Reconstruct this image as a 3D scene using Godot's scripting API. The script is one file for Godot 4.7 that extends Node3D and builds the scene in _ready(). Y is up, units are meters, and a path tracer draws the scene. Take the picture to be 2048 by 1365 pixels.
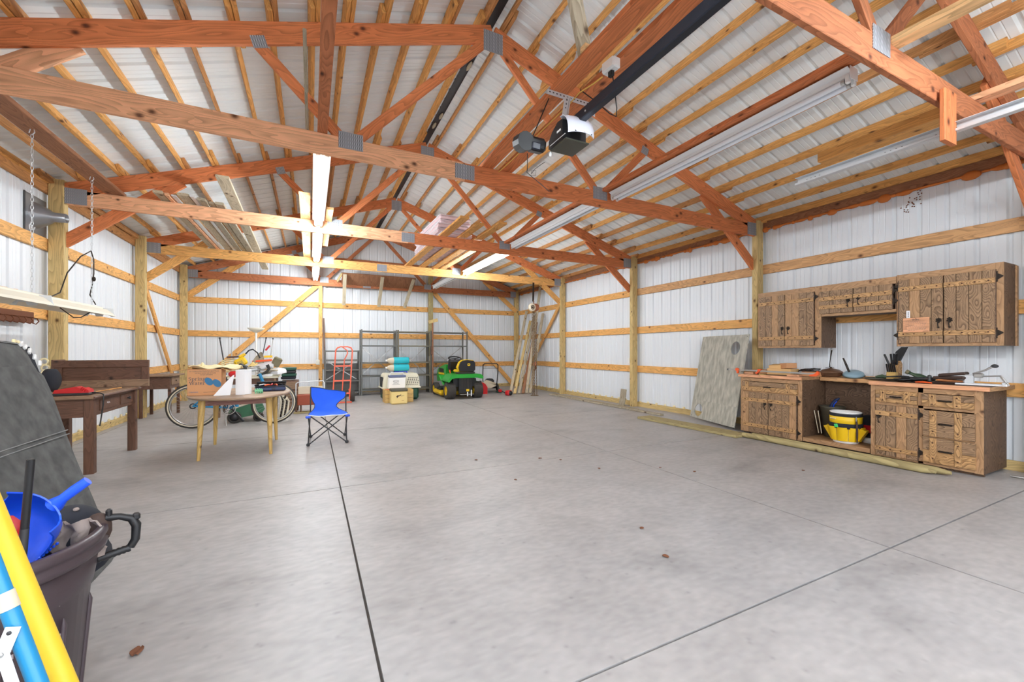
extends Node3D

# ---------------------------------------------------------------- shapes
class Sh extends RefCounted:
	var st := SurfaceTool.new()
	var x := Transform3D()
	var g := 1
	var uo := Vector2()
	var f := Vector3.ZERO
	func _init() -> void:
		st.begin(Mesh.PRIMITIVE_TRIANGLES)
	func off(r: RandomNumberGenerator) -> Sh:
		uo = Vector2(r.randf() * 3.0, r.randf() * 2.0)
		return self
	func p(a: Vector3, uv: Vector2) -> void:
		st.set_uv(uv + uo)
		st.add_vertex(x * a)
	func tri(a: Vector3, b: Vector3, c: Vector3, ua := Vector2(), ub := Vector2(), uc := Vector2()) -> void:
		p(a, ua); p(c, uc); p(b, ub)
	func quad(a: Vector3, b: Vector3, c: Vector3, d: Vector3, ua := Vector2(), ub := Vector2(), uc := Vector2(), ud := Vector2()) -> void:
		tri(a, b, c, ua, ub, uc); tri(a, c, d, ua, uc, ud)
	func flat() -> void:
		st.set_smooth_group(-1)
	func smooth() -> void:
		g += 1
		st.set_smooth_group(g)
	func box(c: Vector3, s: Vector3) -> Sh:
		flat()
		var l := s.max_axis_index()
		var h := s * 0.5
		for a in 3:
			var b: int = (a + 1) % 3
			var e: int = (a + 2) % 3
			for sg in [1.0, -1.0]:
				var q := []
				var t := []
				for k in [[-1.0, -1.0], [1.0, -1.0], [1.0, 1.0], [-1.0, 1.0]]:
					var o := Vector3()
					o[a] = h[a] * sg
					o[b] = h[b] * k[0]
					o[e] = h[e] * k[1]
					q.append(c + o)
					t.append(Vector2(o[e], o[b] + o[a]) if e == l else Vector2(o[b], o[e] + o[a]))
				if sg > 0: quad(q[0], q[1], q[2], q[3], t[0], t[1], t[2], t[3])
				else: quad(q[3], q[2], q[1], q[0], t[3], t[2], t[1], t[0])
		return self
	# a box with rounded (chamfered) edges all round
	func cbox(c: Vector3, s: Vector3, ch := 0.01) -> Sh:
		flat()
		var h := s * 0.5
		var k := minf(ch, minf(h.x, minf(h.y, h.z)) * 0.9)
		var i := h - Vector3(k, k, k)
		for a in 3:
			var b: int = (a + 1) % 3
			var e: int = (a + 2) % 3
			for sg in [1.0, -1.0]:
				var q := []
				var t := []
				for m in [[-1.0, -1.0], [1.0, -1.0], [1.0, 1.0], [-1.0, 1.0]]:
					var o := Vector3()
					o[a] = h[a] * sg; o[b] = i[b] * m[0]; o[e] = i[e] * m[1]
					q.append(c + o); t.append(Vector2(o[b], o[e]))
				if sg < 0: q.reverse(); t.reverse()
				quad(q[0], q[1], q[2], q[3], t[0], t[1], t[2], t[3])
				# edge between +a*sg and +-b
				for sb in [1.0, -1.0]:
					var o0 := Vector3(); var o1 := Vector3(); var o2 := Vector3(); var o3 := Vector3()
					o0[a] = h[a] * sg; o0[b] = i[b] * sb; o0[e] = -i[e]
					o1[a] = i[a] * sg; o1[b] = h[b] * sb; o1[e] = -i[e]
					o2 = o1; o2[e] = i[e]
					o3 = o0; o3[e] = i[e]
					if sg * sb > 0: quad(c + o0, c + o1, c + o2, c + o3)
					else: quad(c + o3, c + o2, c + o1, c + o0)
		for sx in [1.0, -1.0]:
			for sy in [1.0, -1.0]:
				for sz in [1.0, -1.0]:
					var A := c + Vector3(h.x * sx, i.y * sy, i.z * sz)
					var B := c + Vector3(i.x * sx, h.y * sy, i.z * sz)
					var C := c + Vector3(i.x * sx, i.y * sy, h.z * sz)
					if sx * sy * sz > 0: tri(A, B, C)
					else: tri(A, C, B)
		return self
	# square-sawn timber from a to b: w wide, h high (along up), edges eased by ch
	func beam(a: Vector3, b: Vector3, w: float, h: float, up := Vector3.UP, ch := 0.004) -> Sh:
		flat()
		var d := (b - a).normalized()
		var s := d.cross(up).normalized()
		var u := s.cross(d).normalized()
		var q := []
		for k in [[-1, -1, 1, 0], [1, -1, -1, 0], [1, -1, 0, 1], [1, 1, 0, -1], [1, 1, -1, 0], [-1, 1, 1, 0], [-1, 1, 0, -1], [-1, -1, 0, 1]]:
			q.append(s * (k[0] * w * 0.5 + k[2] * ch) + u * (k[1] * h * 0.5 + k[3] * ch))
		var l := a.distance_to(b)
		var v := 0.0
		for i in 8:
			var j := (i + 1) % 8
			var e: float = (q[j] - q[i]).length()
			quad(a + q[j], a + q[i], b + q[i], b + q[j], Vector2(0, v + e), Vector2(0, v), Vector2(l, v), Vector2(l, v + e))
			v += e
		for i in range(1, 7):
			tri(a + q[0], a + q[i], a + q[i + 1], Vector2(0, 0), Vector2(0.02, w), Vector2(0.02, h))
			tri(b + q[0], b + q[i + 1], b + q[i], Vector2(0, 0), Vector2(0.02, w), Vector2(0.02, h))
		return self
	func tube(pts: Array, r, seg := 8, closed := false) -> Sh:
		var n := pts.size()
		var rings := []
		var t0: Vector3 = (pts[1] - pts[0]).normalized()
		var nr := t0.cross(Vector3.UP if absf(t0.y) < 0.9 else Vector3.RIGHT).normalized()
		var ls := 0.0
		var us := []
		for i in n:
			var t: Vector3
			if closed: t = (pts[(i + 1) % n] - pts[(i - 1 + n) % n]).normalized()
			elif i == 0: t = t0
			elif i == n - 1: t = (pts[i] - pts[i - 1]).normalized()
			else: t = ((pts[i + 1] - pts[i]).normalized() + (pts[i] - pts[i - 1]).normalized()).normalized()
			nr = (nr - t * nr.dot(t)).normalized()
			var bn := t.cross(nr)
			var rr: float = r[i] if r is Array else r
			var ring := []
			for k in seg:
				var an := TAU * k / seg
				ring.append(pts[i] + (nr * cos(an) + bn * sin(an)) * rr)
			rings.append(ring)
			if i > 0: ls += pts[i].distance_to(pts[i - 1])
			us.append(ls)
		smooth()
		for i in (n if closed else n - 1):
			var j := (i + 1) % n
			for k in seg:
				var m := (k + 1) % seg
				var v0 := float(k) / seg * 0.1
				var v1 := float(k + 1) / seg * 0.1
				var u1: float = us[j] if j > 0 else us[i] + 0.05
				quad(rings[i][k], rings[i][m], rings[j][m], rings[j][k], Vector2(us[i], v0), Vector2(us[i], v1), Vector2(u1, v1), Vector2(u1, v0))
		if not closed:
			flat()
			for k in range(1, seg - 1):
				tri(rings[0][0], rings[0][k + 1], rings[0][k])
				tri(rings[n - 1][0], rings[n - 1][k], rings[n - 1][k + 1])
		return self
	# turned shape: profile points (radius, height), from bottom to top on the outside
	func lathe(pr: Array, seg := 20, c := Vector3.ZERO, sharp := false) -> Sh:
		if not sharp: smooth()
		for i in pr.size() - 1:
			if sharp: smooth()
			var a: Vector2 = pr[i]
			var b: Vector2 = pr[i + 1]
			for k in seg:
				var t0 := TAU * k / seg
				var t1 := TAU * (k + 1) / seg
				if k == seg - 1: t1 = 0.0
				var e0 := Vector3(cos(t0), 0, -sin(t0))
				var e1 := Vector3(cos(t1), 0, -sin(t1))
				var A := c + e0 * a.x + Vector3(0, a.y, 0)
				var B := c + e1 * a.x + Vector3(0, a.y, 0)
				var C := c + e1 * b.x + Vector3(0, b.y, 0)
				var D := c + e0 * b.x + Vector3(0, b.y, 0)
				var uu := Vector2(float(k) / seg, a.y)
				var uv := Vector2(float(k + 1) / seg, b.y)
				if a.x > 1e-5: tri(A, B, C, uu, Vector2(uv.x, uu.y), uv)
				if b.x > 1e-5: tri(A, C, D, uu, uv, Vector2(uu.x, uv.y))
		return self
	func ball(c: Vector3, r: Vector3, seg := 14, rows := 8) -> Sh:
		var pr := []
		for i in rows + 1:
			var a := PI * i / rows - PI / 2
			pr.append(Vector2(maxf(cos(a), 0.0) if i > 0 and i < rows else 0.0, sin(a)))
		var keep := x
		x = x * Transform3D(Basis.from_scale(r), c)
		lathe(pr, seg)
		x = keep
		return self
	# flat shape (x, y), thick from z0 to z1; points counter-clockwise seen from +z
	func prism(poly: PackedVector2Array, z0: float, z1: float, round := false) -> Sh:
		if Geometry2D.is_polygon_clockwise(poly): poly.reverse()
		var ix := Geometry2D.triangulate_polygon(poly)
		flat()
		for i in range(0, ix.size(), 3):
			var a := poly[ix[i]]; var b := poly[ix[i + 1]]; var c := poly[ix[i + 2]]
			if (b - a).cross(c - a) < 0:
				var t := b; b = c; c = t
			tri(Vector3(a.x, a.y, z1), Vector3(b.x, b.y, z1), Vector3(c.x, c.y, z1), a, b, c)
			tri(Vector3(a.x, a.y, z0), Vector3(c.x, c.y, z0), Vector3(b.x, b.y, z0), a, c, b)
		if round: smooth()
		var l := 0.0
		for i in poly.size():
			var a := poly[i]; var b := poly[(i + 1) % poly.size()]
			var e := a.distance_to(b)
			quad(Vector3(a.x, a.y, z0), Vector3(b.x, b.y, z0), Vector3(b.x, b.y, z1), Vector3(a.x, a.y, z1), Vector2(l, z0), Vector2(l + e, z0), Vector2(l + e, z1), Vector2(l, z1))
			l += e
		return self
	# sheet of points rows x columns with thickness t (both faces and rim)
	func sheet(rows: Array, t: float) -> Sh:
		var n: int = rows.size()
		var m: int = rows[0].size()
		var nn := []
		for i in n:
			var r := []
			for j in m:
				var du: Vector3 = rows[mini(i + 1, n - 1)][j] - rows[maxi(i - 1, 0)][j]
				var dv: Vector3 = rows[i][mini(j + 1, m - 1)] - rows[i][maxi(j - 1, 0)]
				r.append(dv.cross(du).normalized() * t * 0.5)
			nn.append(r)
		for s in [1.0, -1.0]:
			smooth()
			for i in n - 1:
				for j in m - 1:
					var q := []
					var uv := []
					for k in [[0, 0], [0, 1], [1, 1], [1, 0]]:
						var a: Vector3 = rows[i + k[0]][j + k[1]]
						q.append(a + nn[i + k[0]][j + k[1]] * s)
						uv.append(Vector2(a.x + a.z, a.y) if absf(nn[i][j].y) < t * 0.35 else Vector2(a.x, a.z))
					if s > 0: quad(q[0], q[1], q[2], q[3], uv[0], uv[1], uv[2], uv[3])
					else: quad(q[3], q[2], q[1], q[0], uv[3], uv[2], uv[1], uv[0])
		flat()
		for i in n - 1:
			for j in [0, m - 1]:
				var a: Vector3 = rows[i][j]; var b: Vector3 = rows[i + 1][j]
				var u: Vector3 = nn[i][j]; var w: Vector3 = nn[i + 1][j]
				if j == 0: quad(a + u, b + w, b - w, a - u)
				else: quad(a - u, b - w, b + w, a + u)
		for j in m - 1:
			for i in [0, n - 1]:
				var a: Vector3 = rows[i][j]; var b: Vector3 = rows[i][j + 1]
				var u: Vector3 = nn[i][j]; var w: Vector3 = nn[i][j + 1]
				if i == 0: quad(a - u, b - w, b + w, a + u)
				else: quad(a + u, b + w, b - w, a - u)
		return self
	# board with scalloped upper edge, standing along z
	func x_prism() -> Sh:
		var q := PackedVector2Array([Vector2(-0.5, 0), Vector2(0.5, 0), Vector2(0.5, 0.05)])
		for k in 3:
			var c := 0.36 - k * 0.3
			q.append(Vector2(c + 0.10, 0.11))
			for i in 7:
				var a := PI * i / 6.0
				q.append(Vector2(c + 0.055 * cos(a), 0.11 - 0.05 * sin(a)))
			q.append(Vector2(c - 0.10, 0.11))
		q.append(Vector2(-0.5, 0.09))
		x = Transform3D(Basis(Vector3(0, 0, -1), Vector3.UP, Vector3(1, 0, 0)), Vector3.ZERO)
		return prism(q, -0.012, 0.012)
	func mesh(m: Material) -> ArrayMesh:
		st.generate_normals()
		st.set_material(m)
		return st.commit()

# ---------------------------------------------------------------- scene helpers
var R := RandomNumberGenerator.new()
var N := FastNoiseLite.new()
var M := {}
var T := {}

func sh(rot := Vector3.ZERO, at := Vector3.ZERO) -> Sh:
	var s := Sh.new()
	s.x = Transform3D(Basis.from_euler(rot), at)
	return s.off(R)

func W(x: float, y: float, d: float) -> Vector3:      # d = metres into the building from the camera
	return Vector3(x, y, -d)

func obj(called: String, s: Sh, m: Material, parent: Node = null, label := "") -> MeshInstance3D:
	return inst(called, s.mesh(m), parent, Transform3D(), label)

func inst(called: String, m: Mesh, parent: Node = null, at := Transform3D(), label := "") -> MeshInstance3D:
	var o := MeshInstance3D.new()
	o.name = called
	o.mesh = m
	o.transform = at
	if label: o.set_meta("label", label)
	put(o, parent)
	return o

var used := {}
func put(o: Node, parent: Node) -> void:
	var p: Node = parent if parent else self
	var key := [p.get_instance_id(), String(o.name)]
	var n: int = used.get(key, 0)
	used[key] = n + 1
	if n > 0: o.name = "%s_%03d" % [o.name, n]
	p.add_child(o, true)

func tag(o: Node3D, label: String, cat := "", group := "", kind := "") -> Node3D:
	o.set_meta("label", label)
	if cat: o.set_meta("category", cat)
	if group: o.set_meta("group", group)
	if kind: o.set_meta("kind", kind)
	return o

func thing(called: String, label: String, cat: String, at := Vector3.ZERO, turn := 0.0, group := "", kind := "") -> Node3D:
	var o := Node3D.new()
	o.name = called
	o.position = at
	o.rotation.y = turn
	tag(o, label, cat, group, kind)
	put(o, null)
	return o

func struct(called: String) -> Node3D:
	var o := Node3D.new()
	o.name = called
	o.set_meta("kind", "structure")
	put(o, null)
	return o

func words(s: String, height: float, m: Material, parent: Node, at: Transform3D, font := "Droid Sans", called := "print") -> void:
	var t := TextMesh.new()
	t.text = s
	var f := SystemFont.new()
	f.font_names = PackedStringArray([font])
	t.font = f
	t.font_size = 32
	t.pixel_size = height / 32.0
	t.depth = 0.0012
	t.curve_step = 2.0
	t.material = m
	inst(called, t, parent, at)

func col(r: int, g: int, b: int) -> Color:
	return Color(r / 255.0, g / 255.0, b / 255.0)

func mat(key: String, c: Color, rough := 0.6, metal := 0.0, tex: Texture2D = null, scale := Vector3.ONE) -> StandardMaterial3D:
	var m := StandardMaterial3D.new()
	m.resource_name = key
	m.albedo_color = c
	m.roughness = rough
	m.metallic = metal
	if tex:
		m.albedo_texture = tex
		m.uv1_scale = scale
	M[key] = m
	return m

func tex_of(im: Image) -> ImageTexture:
	return ImageTexture.create_from_image(im)

# sawn timber: growth rings as long bands, knots that push the rings aside; u along the grain
func wood_image(w: int, h: int, rings: float, wave: float, knots: int, contrast: float, sd: int) -> Image:
	var im := Image.create(w, h, false, Image.FORMAT_RGB8)
	var r := RandomNumberGenerator.new()
	r.seed = sd
	N.seed = sd
	N.frequency = 1.0
	N.fractal_octaves = 2
	var ks := []
	for k in knots: ks.append([r.randf() * w, r.randf() * h, r.randf_range(0.016, 0.034) * h])
	for y in h:
		var v := float(y) / h
		for xx in w:
			var u := float(xx) / w
			var ph := v * rings + N.get_noise_2d(u * 2.2, v * 3.0) * wave
			var dark := 0.0
			for k in ks:
				var dx: float = (xx - k[0]) / (k[2] * 2.2)
				var dy: float = (y - k[1]) / k[2]
				var q := dx * dx * 0.12 + dy * dy * 0.5
				if q < 9.0:
					ph += exp(-q * 0.5) * 1.6 * signf(dy)
					var q2 := dx * dx * 2.5 + dy * dy * 0.9
					dark = maxf(dark, exp(-q2 * 0.8))
			var s := fposmod(ph, 1.0)
			var band := s * s * 0.7 + 0.3 * absf(N.get_noise_2d(u * 9.0, v * 160.0))
			var g := 1.0 - contrast * band - dark * 0.55 + 0.06 * N.get_noise_2d(u * 6.0, v * 7.0)
			g = clampf(g, 0.1, 1.0)
			im.set_pixel(xx, y, Color(g, g * (1.0 - 0.10 * contrast * band - dark * 0.12), g * (1.0 - 0.22 * contrast * band - dark * 0.2)))
	return im

func mottle_image(n: int, f: float, lo: float, hi: float, sd: int, oct := 4, stretch := 1.0) -> Image:
	var im := Image.create(n, n, false, Image.FORMAT_RGB8)
	N.seed = sd
	N.frequency = f
	N.fractal_octaves = oct
	for y in n:
		for xx in n:
			var g := lerpf(lo, hi, clampf(0.5 + 0.8 * N.get_noise_2d(xx * stretch, y), 0, 1))
			im.set_pixel(xx, y, Color(g, g, g))
	return im

func concrete_image(n: int) -> Image:
	var im := Image.create(n, n, false, Image.FORMAT_RGB8)
	N.seed = 4
	N.frequency = 1.0
	N.fractal_octaves = 4
	for y in n:
		var b := 16.0 * y / n
		for xx in n:
			var a := 16.0 * xx / n
			var big := N.get_noise_2d(a * 0.28 + 9.0, b * 0.28)
			var mid := N.get_noise_2d(a * 1.3, b * 2.6 + 40.0)
			var fine := N.get_noise_2d(a * 9.0, b * 22.0)
			var g := 0.88 + 0.05 * big + 0.05 * mid + 0.07 * fine
			var st := N.get_noise_2d(a * 0.9 + 71.0, b * 1.5 + 13.0)
			if st > 0.24: g -= (st - 0.24) * 0.18
			var fl := N.get_noise_2d(a * 14.0 + 5.0, b * 17.0 + 3.0)
			if fl > 0.6: g -= 0.08
			var wm := 0.012 * N.get_noise_2d(a * 0.35 + 30.0, b * 0.35 + 60.0)
			g = clampf(g, 0.2, 1.0)
			im.set_pixel(xx, y, Color(g * (1.0 + wm), g, g * (1.0 - wm)))
	return im

const PEAK := 1.75
func roof_y(x: float) -> float:                       # top of the truss chords
	return 4.68 - absf(x - PEAK) / 3.0

func materials() -> void:
	var wa := tex_of(wood_image(1024, 256, 12.0, 2.6, 7, 0.22, 11))
	var wb := tex_of(wood_image(1024, 256, 9.0, 3.4, 4, 0.25, 23))
	var wc := tex_of(wood_image(768, 256, 9.0, 6.0, 0, 0.5, 37))
	var S := Vector3(0.5, 2.0, 1)
	mat("truss", col(222, 132, 80), 0.7, 0, wa, S)
	mat("truss_pale", col(250, 188, 144), 0.7, 0, wa, S)
	mat("truss_dark", col(196, 122, 80), 0.75, 0, wb, S)
	mat("purlin", col(230, 168, 94), 0.7, 0, wa, S)
	mat("purlin_dark", col(200, 142, 86), 0.75, 0, wb, S)
	mat("post", col(216, 188, 128), 0.75, 0, wa, S)
	mat("girt", col(244, 184, 108), 0.7, 0, wb, S)
	mat("girt_brown", col(220, 170, 118), 0.7, 0, wb, S)
	mat("brown_board", col(160, 110, 78), 0.75, 0, wb, S)
	mat("pale_board", col(250, 208, 150), 0.7, 0, wa, S)
	mat("grey_board", col(176, 164, 142), 0.85, 0, wb, S)
	mat("weathered", col(196, 182, 156), 0.85, 0, wa, S)
	mat("olive_board", col(176, 160, 112), 0.85, 0, wa, S)
	mat("plywood", col(196, 192, 178), 0.85, 0, tex_of(mottle_image(256, 0.03, 0.78, 1.0, 14, 5, 1.0)), Vector3(1.6, 0.5, 1))
	mat("oak", col(166, 134, 102), 0.55, 0, wc, Vector3(0.9, 1.8, 1))
	mat("oak_light", col(204, 160, 108), 0.55, 0, wc, Vector3(0.9, 1.8, 1))
	mat("oak_dark", col(118, 92, 72), 0.6, 0, wc, Vector3(0.9, 1.6, 1))
	mat("oak_frame", col(184, 144, 104), 0.55, 0, wb, Vector3(0.8, 2, 1))
	mat("counter_edge", col(232, 170, 128), 0.5, 0, wa, S)
	mat("dark_wood", col(108, 74, 56), 0.5, 0, wb, Vector3(0.7, 2, 1))
	mat("dark_wood_worn", col(150, 120, 94), 0.6, 0, wb, Vector3(0.7, 2, 1))
	mat("table_top", col(176, 148, 122), 0.45, 0, wb, Vector3(0.6, 1.5, 1))
	mat("table_leg", col(216, 178, 104), 0.45, 0, wa, S)
	mat("apron", col(158, 112, 100), 0.5, 0, wb, S)
	var sheet := mat("sheet", col(228, 232, 236), 0.42)
	sheet.metallic_specular = 0.45
	mat("roof_sheet", col(226, 230, 230), 0.45)
	mat("shell", col(70, 70, 72), 0.9)
	var fl := mat("concrete", col(190, 185, 182), 0.45, 0, tex_of(concrete_image(1024)))
	fl.metallic_specular = 0.5
	mat("joint", col(92, 84, 78), 0.95)
	mat("driveway", col(150, 148, 144), 0.9)
	mat("plate", col(206, 210, 214), 0.5, 0.15)
	var hm := Image.create(64, 64, false, Image.FORMAT_RGB8)
	for y in 64:
		for xx in 64:
			var q := 0.72 + 0.25 * sin(xx * TAU / 16.0) * (0.55 + 0.45 * sin(y * TAU / 32.0))
			hm.set_pixel(xx, y, Color(q, q, q * 1.02))
	M.plate.albedo_texture = tex_of(hm)
	M.plate.uv1_scale = Vector3(14, 14, 1)
	mat("flue", col(150, 152, 156), 0.34, 0.6)
	mat("galv", col(214, 217, 220), 0.38, 0.25)
	mat("white", col(240, 240, 238), 0.45)
	mat("white_metal", col(238, 239, 240), 0.35)
	mat("ivory", col(232, 226, 208), 0.5)
	mat("black", col(26, 26, 28), 0.45)
	mat("black_gloss", col(20, 20, 22), 0.4)
	mat("rubber", col(62, 58, 54), 0.85)
	mat("steel", col(190, 190, 188), 0.3, 0.9)
	mat("dark_metal", col(70, 70, 72), 0.45, 0.6)
	mat("rust", col(120, 72, 46), 0.8, 0.2)
	mat("iron", col(52, 44, 38), 0.5, 0.6)
	mat("foam", col(206, 118, 52), 0.8)
	mat("foam_cream", col(238, 222, 176), 0.8)
	mat("red", col(200, 32, 36), 0.4)
	mat("orange", col(236, 92, 36), 0.45)
	mat("truck_red", col(240, 112, 84), 0.4)
	mat("yellow", col(236, 192, 22), 0.45)
	mat("green", col(40, 150, 52), 0.3)
	mat("dark_green", col(28, 76, 58), 0.5)
	mat("blue", col(24, 96, 232), 0.7)
	mat("bright_blue", col(26, 84, 226), 0.35)
	mat("navy", col(28, 44, 84), 0.4)
	mat("bike_blue", col(34, 132, 180), 0.3)
	mat("teal", col(40, 182, 196), 0.6)
	mat("cream", col(226, 220, 196), 0.55)
	mat("beige", col(232, 204, 132), 0.5)
	mat("cardboard", col(206, 150, 104), 0.8)
	mat("cardboard_pale", col(222, 178, 120), 0.8)
	mat("ink", col(66, 74, 84), 0.7)
	mat("ink_blue", col(58, 118, 160), 0.7)
	mat("paper", col(240, 240, 242), 0.85)
	mat("pink", col(240, 214, 218), 0.95, 0, tex_of(mottle_image(128, 0.06, 0.8, 1.0, 8)))
	mat("shelf_grey", col(104, 104, 100), 0.45, 0.4)
	mat("shelf_olive", col(112, 106, 90), 0.5, 0.3)
	mat("bin", col(66, 54, 58), 0.42)
	var cl := mat("charcoal", col(96, 96, 94), 0.95, 0, tex_of(mottle_image(256, 0.025, 0.72, 1.0, 5)), Vector3(1.4, 1.4, 1))
	cl.rim_enabled = true
	cl.rim = 0.2
	mat("cloth_dark", col(36, 38, 46), 0.95)
	mat("cloth_grey", col(150, 136, 128), 0.95)
	mat("copper", col(124, 92, 70), 0.4, 0.5)
	mat("pan_blue", col(134, 160, 172), 0.35)
	mat("pan_dark", col(92, 88, 74), 0.5, 0.3)
	mat("leather", col(64, 46, 38), 0.7)
	mat("leather_tan", col(176, 112, 66), 0.7)
	mat("mint", col(130, 206, 160), 0.4)
	mat("bottle_green", col(64, 84, 62), 0.35)
	mat("lime", col(70, 205, 110), 0.5)
	mat("clapper", col(208, 196, 172), 0.8)
	mat("red_brown", col(150, 66, 36), 0.5)
	mat("leaf", col(120, 74, 48), 0.9)
	mat("cord_yellow", col(232, 190, 90), 0.6)
	mat("lens", col(226, 230, 244), 0.25)
	mat("olive", col(116, 110, 84), 0.6)
	mat("tarp_brown", col(88, 66, 62), 0.8)
	mat("hoist_cream", col(226, 214, 190), 0.5)
	mat("pulley", col(206, 130, 96), 0.55)
	mat("chain_rust", col(128, 104, 78), 0.6, 0.4)
	var lit := mat("tube_lit", col(255, 255, 250), 0.4)
	lit.emission_enabled = true
	lit.emission = Color(1.0, 0.98, 0.93)
	lit.emission_energy_multiplier = 7.0
	mat("tube_off", col(236, 240, 246), 0.2)

# one ribbed sheet, w wide along local x from 0, from y = 0 up to top(x), ribs standing out behind (-z)
func rib_profile(w: float) -> Array:
	var q := [Vector2(0, 0)]
	var n := int(round(w / 0.2286))
	for i in n:
		var a := i * 0.2286
		for e in [[0.006, 0.0], [0.022, -0.019], [0.040, -0.019], [0.056, 0.0], [0.104, 0.0], [0.110, -0.004], [0.118, 0.0], [0.160, 0.0], [0.166, -0.004], [0.174, 0.0]]:
			if a + e[0] < w - 0.002: q.append(Vector2(a + e[0], e[1]))
	q.append(Vector2(w, 0))
	return q

func rib_mesh(w: float, m: Material, bottom: float, top: Callable) -> ArrayMesh:
	var s := sh()
	s.flat()
	var q := rib_profile(w)
	for i in q.size() - 1:
		var a: Vector2 = q[i]
		var b: Vector2 = q[i + 1]
		s.quad(Vector3(a.x, bottom, a.y), Vector3(b.x, bottom, b.y), Vector3(b.x, top.call(b.x), b.y), Vector3(a.x, top.call(a.x), a.y))
	return s.mesh(m)

const DF := -1.44          # front gable wall
const DB := 12.52          # sheets of the back wall
const XL := -2.835         # sheets of the left wall
const XR := 6.335          # sheets of the right wall
const TR := [1.3, 4.05, 6.8, 9.55, 12.29]

func shell_and_floor() -> void:
	var f := struct("floor")
	obj("slab_bed", sh().box(W((XL + XR) / 2, -0.12, (DF + DB) / 2), Vector3(XR - XL + 0.1, 0.2, DB - DF + 0.1)), M.joint, f)
	var xs := [XL - 0.03, -2.69, 0.233, 3.163, 6.09, XR + 0.03]
	var ds := [DF - 0.05, 1.233, 3.895, 6.62, 9.32, 12.0, DB + 0.03]
	for i in xs.size() - 1:
		for j in ds.size() - 1:
			var s := Sh.new()
			var x0: float = xs[i] + 0.006; var x1: float = xs[i + 1] - 0.006
			var d0: float = ds[j] + 0.006; var d1: float = ds[j + 1] - 0.006
			s.flat()
			for q in [[Vector3(x0, 0, -d0), Vector3(x1, 0, -d0), Vector3(x1, 0, -d1), Vector3(x0, 0, -d1)],
					[Vector3(x0, -.02, -d0), Vector3(x1, -.02, -d0), Vector3(x1, 0, -d0), Vector3(x0, 0, -d0)],
					[Vector3(x1, -.02, -d1), Vector3(x0, -.02, -d1), Vector3(x0, 0, -d1), Vector3(x1, 0, -d1)],
					[Vector3(x0, -.02, -d1), Vector3(x0, -.02, -d0), Vector3(x0, 0, -d0), Vector3(x0, 0, -d1)],
					[Vector3(x1, -.02, -d0), Vector3(x1, -.02, -d1), Vector3(x1, 0, -d1), Vector3(x1, 0, -d0)]]:
				var uv := []
				for p in q: uv.append(Vector2((p.x + 4.0) / 16.0, (p.z + 14.0) / 16.0))
				s.quad(q[0], q[1], q[2], q[3], uv[0], uv[1], uv[2], uv[3])
			obj("slab", s, M.concrete, f)
	var g := struct("ground")
	obj("driveway", sh().box(W(1.75, -0.16, DF - 10.1), Vector3(40, 0.2, 20)), M.driveway, g)

func girt_run(w: Node3D, a: Vector3, b: Vector3, h: float, m: String) -> void:
	obj("girt", sh().beam(a, b, 0.038, h), M[m], w)

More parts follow.
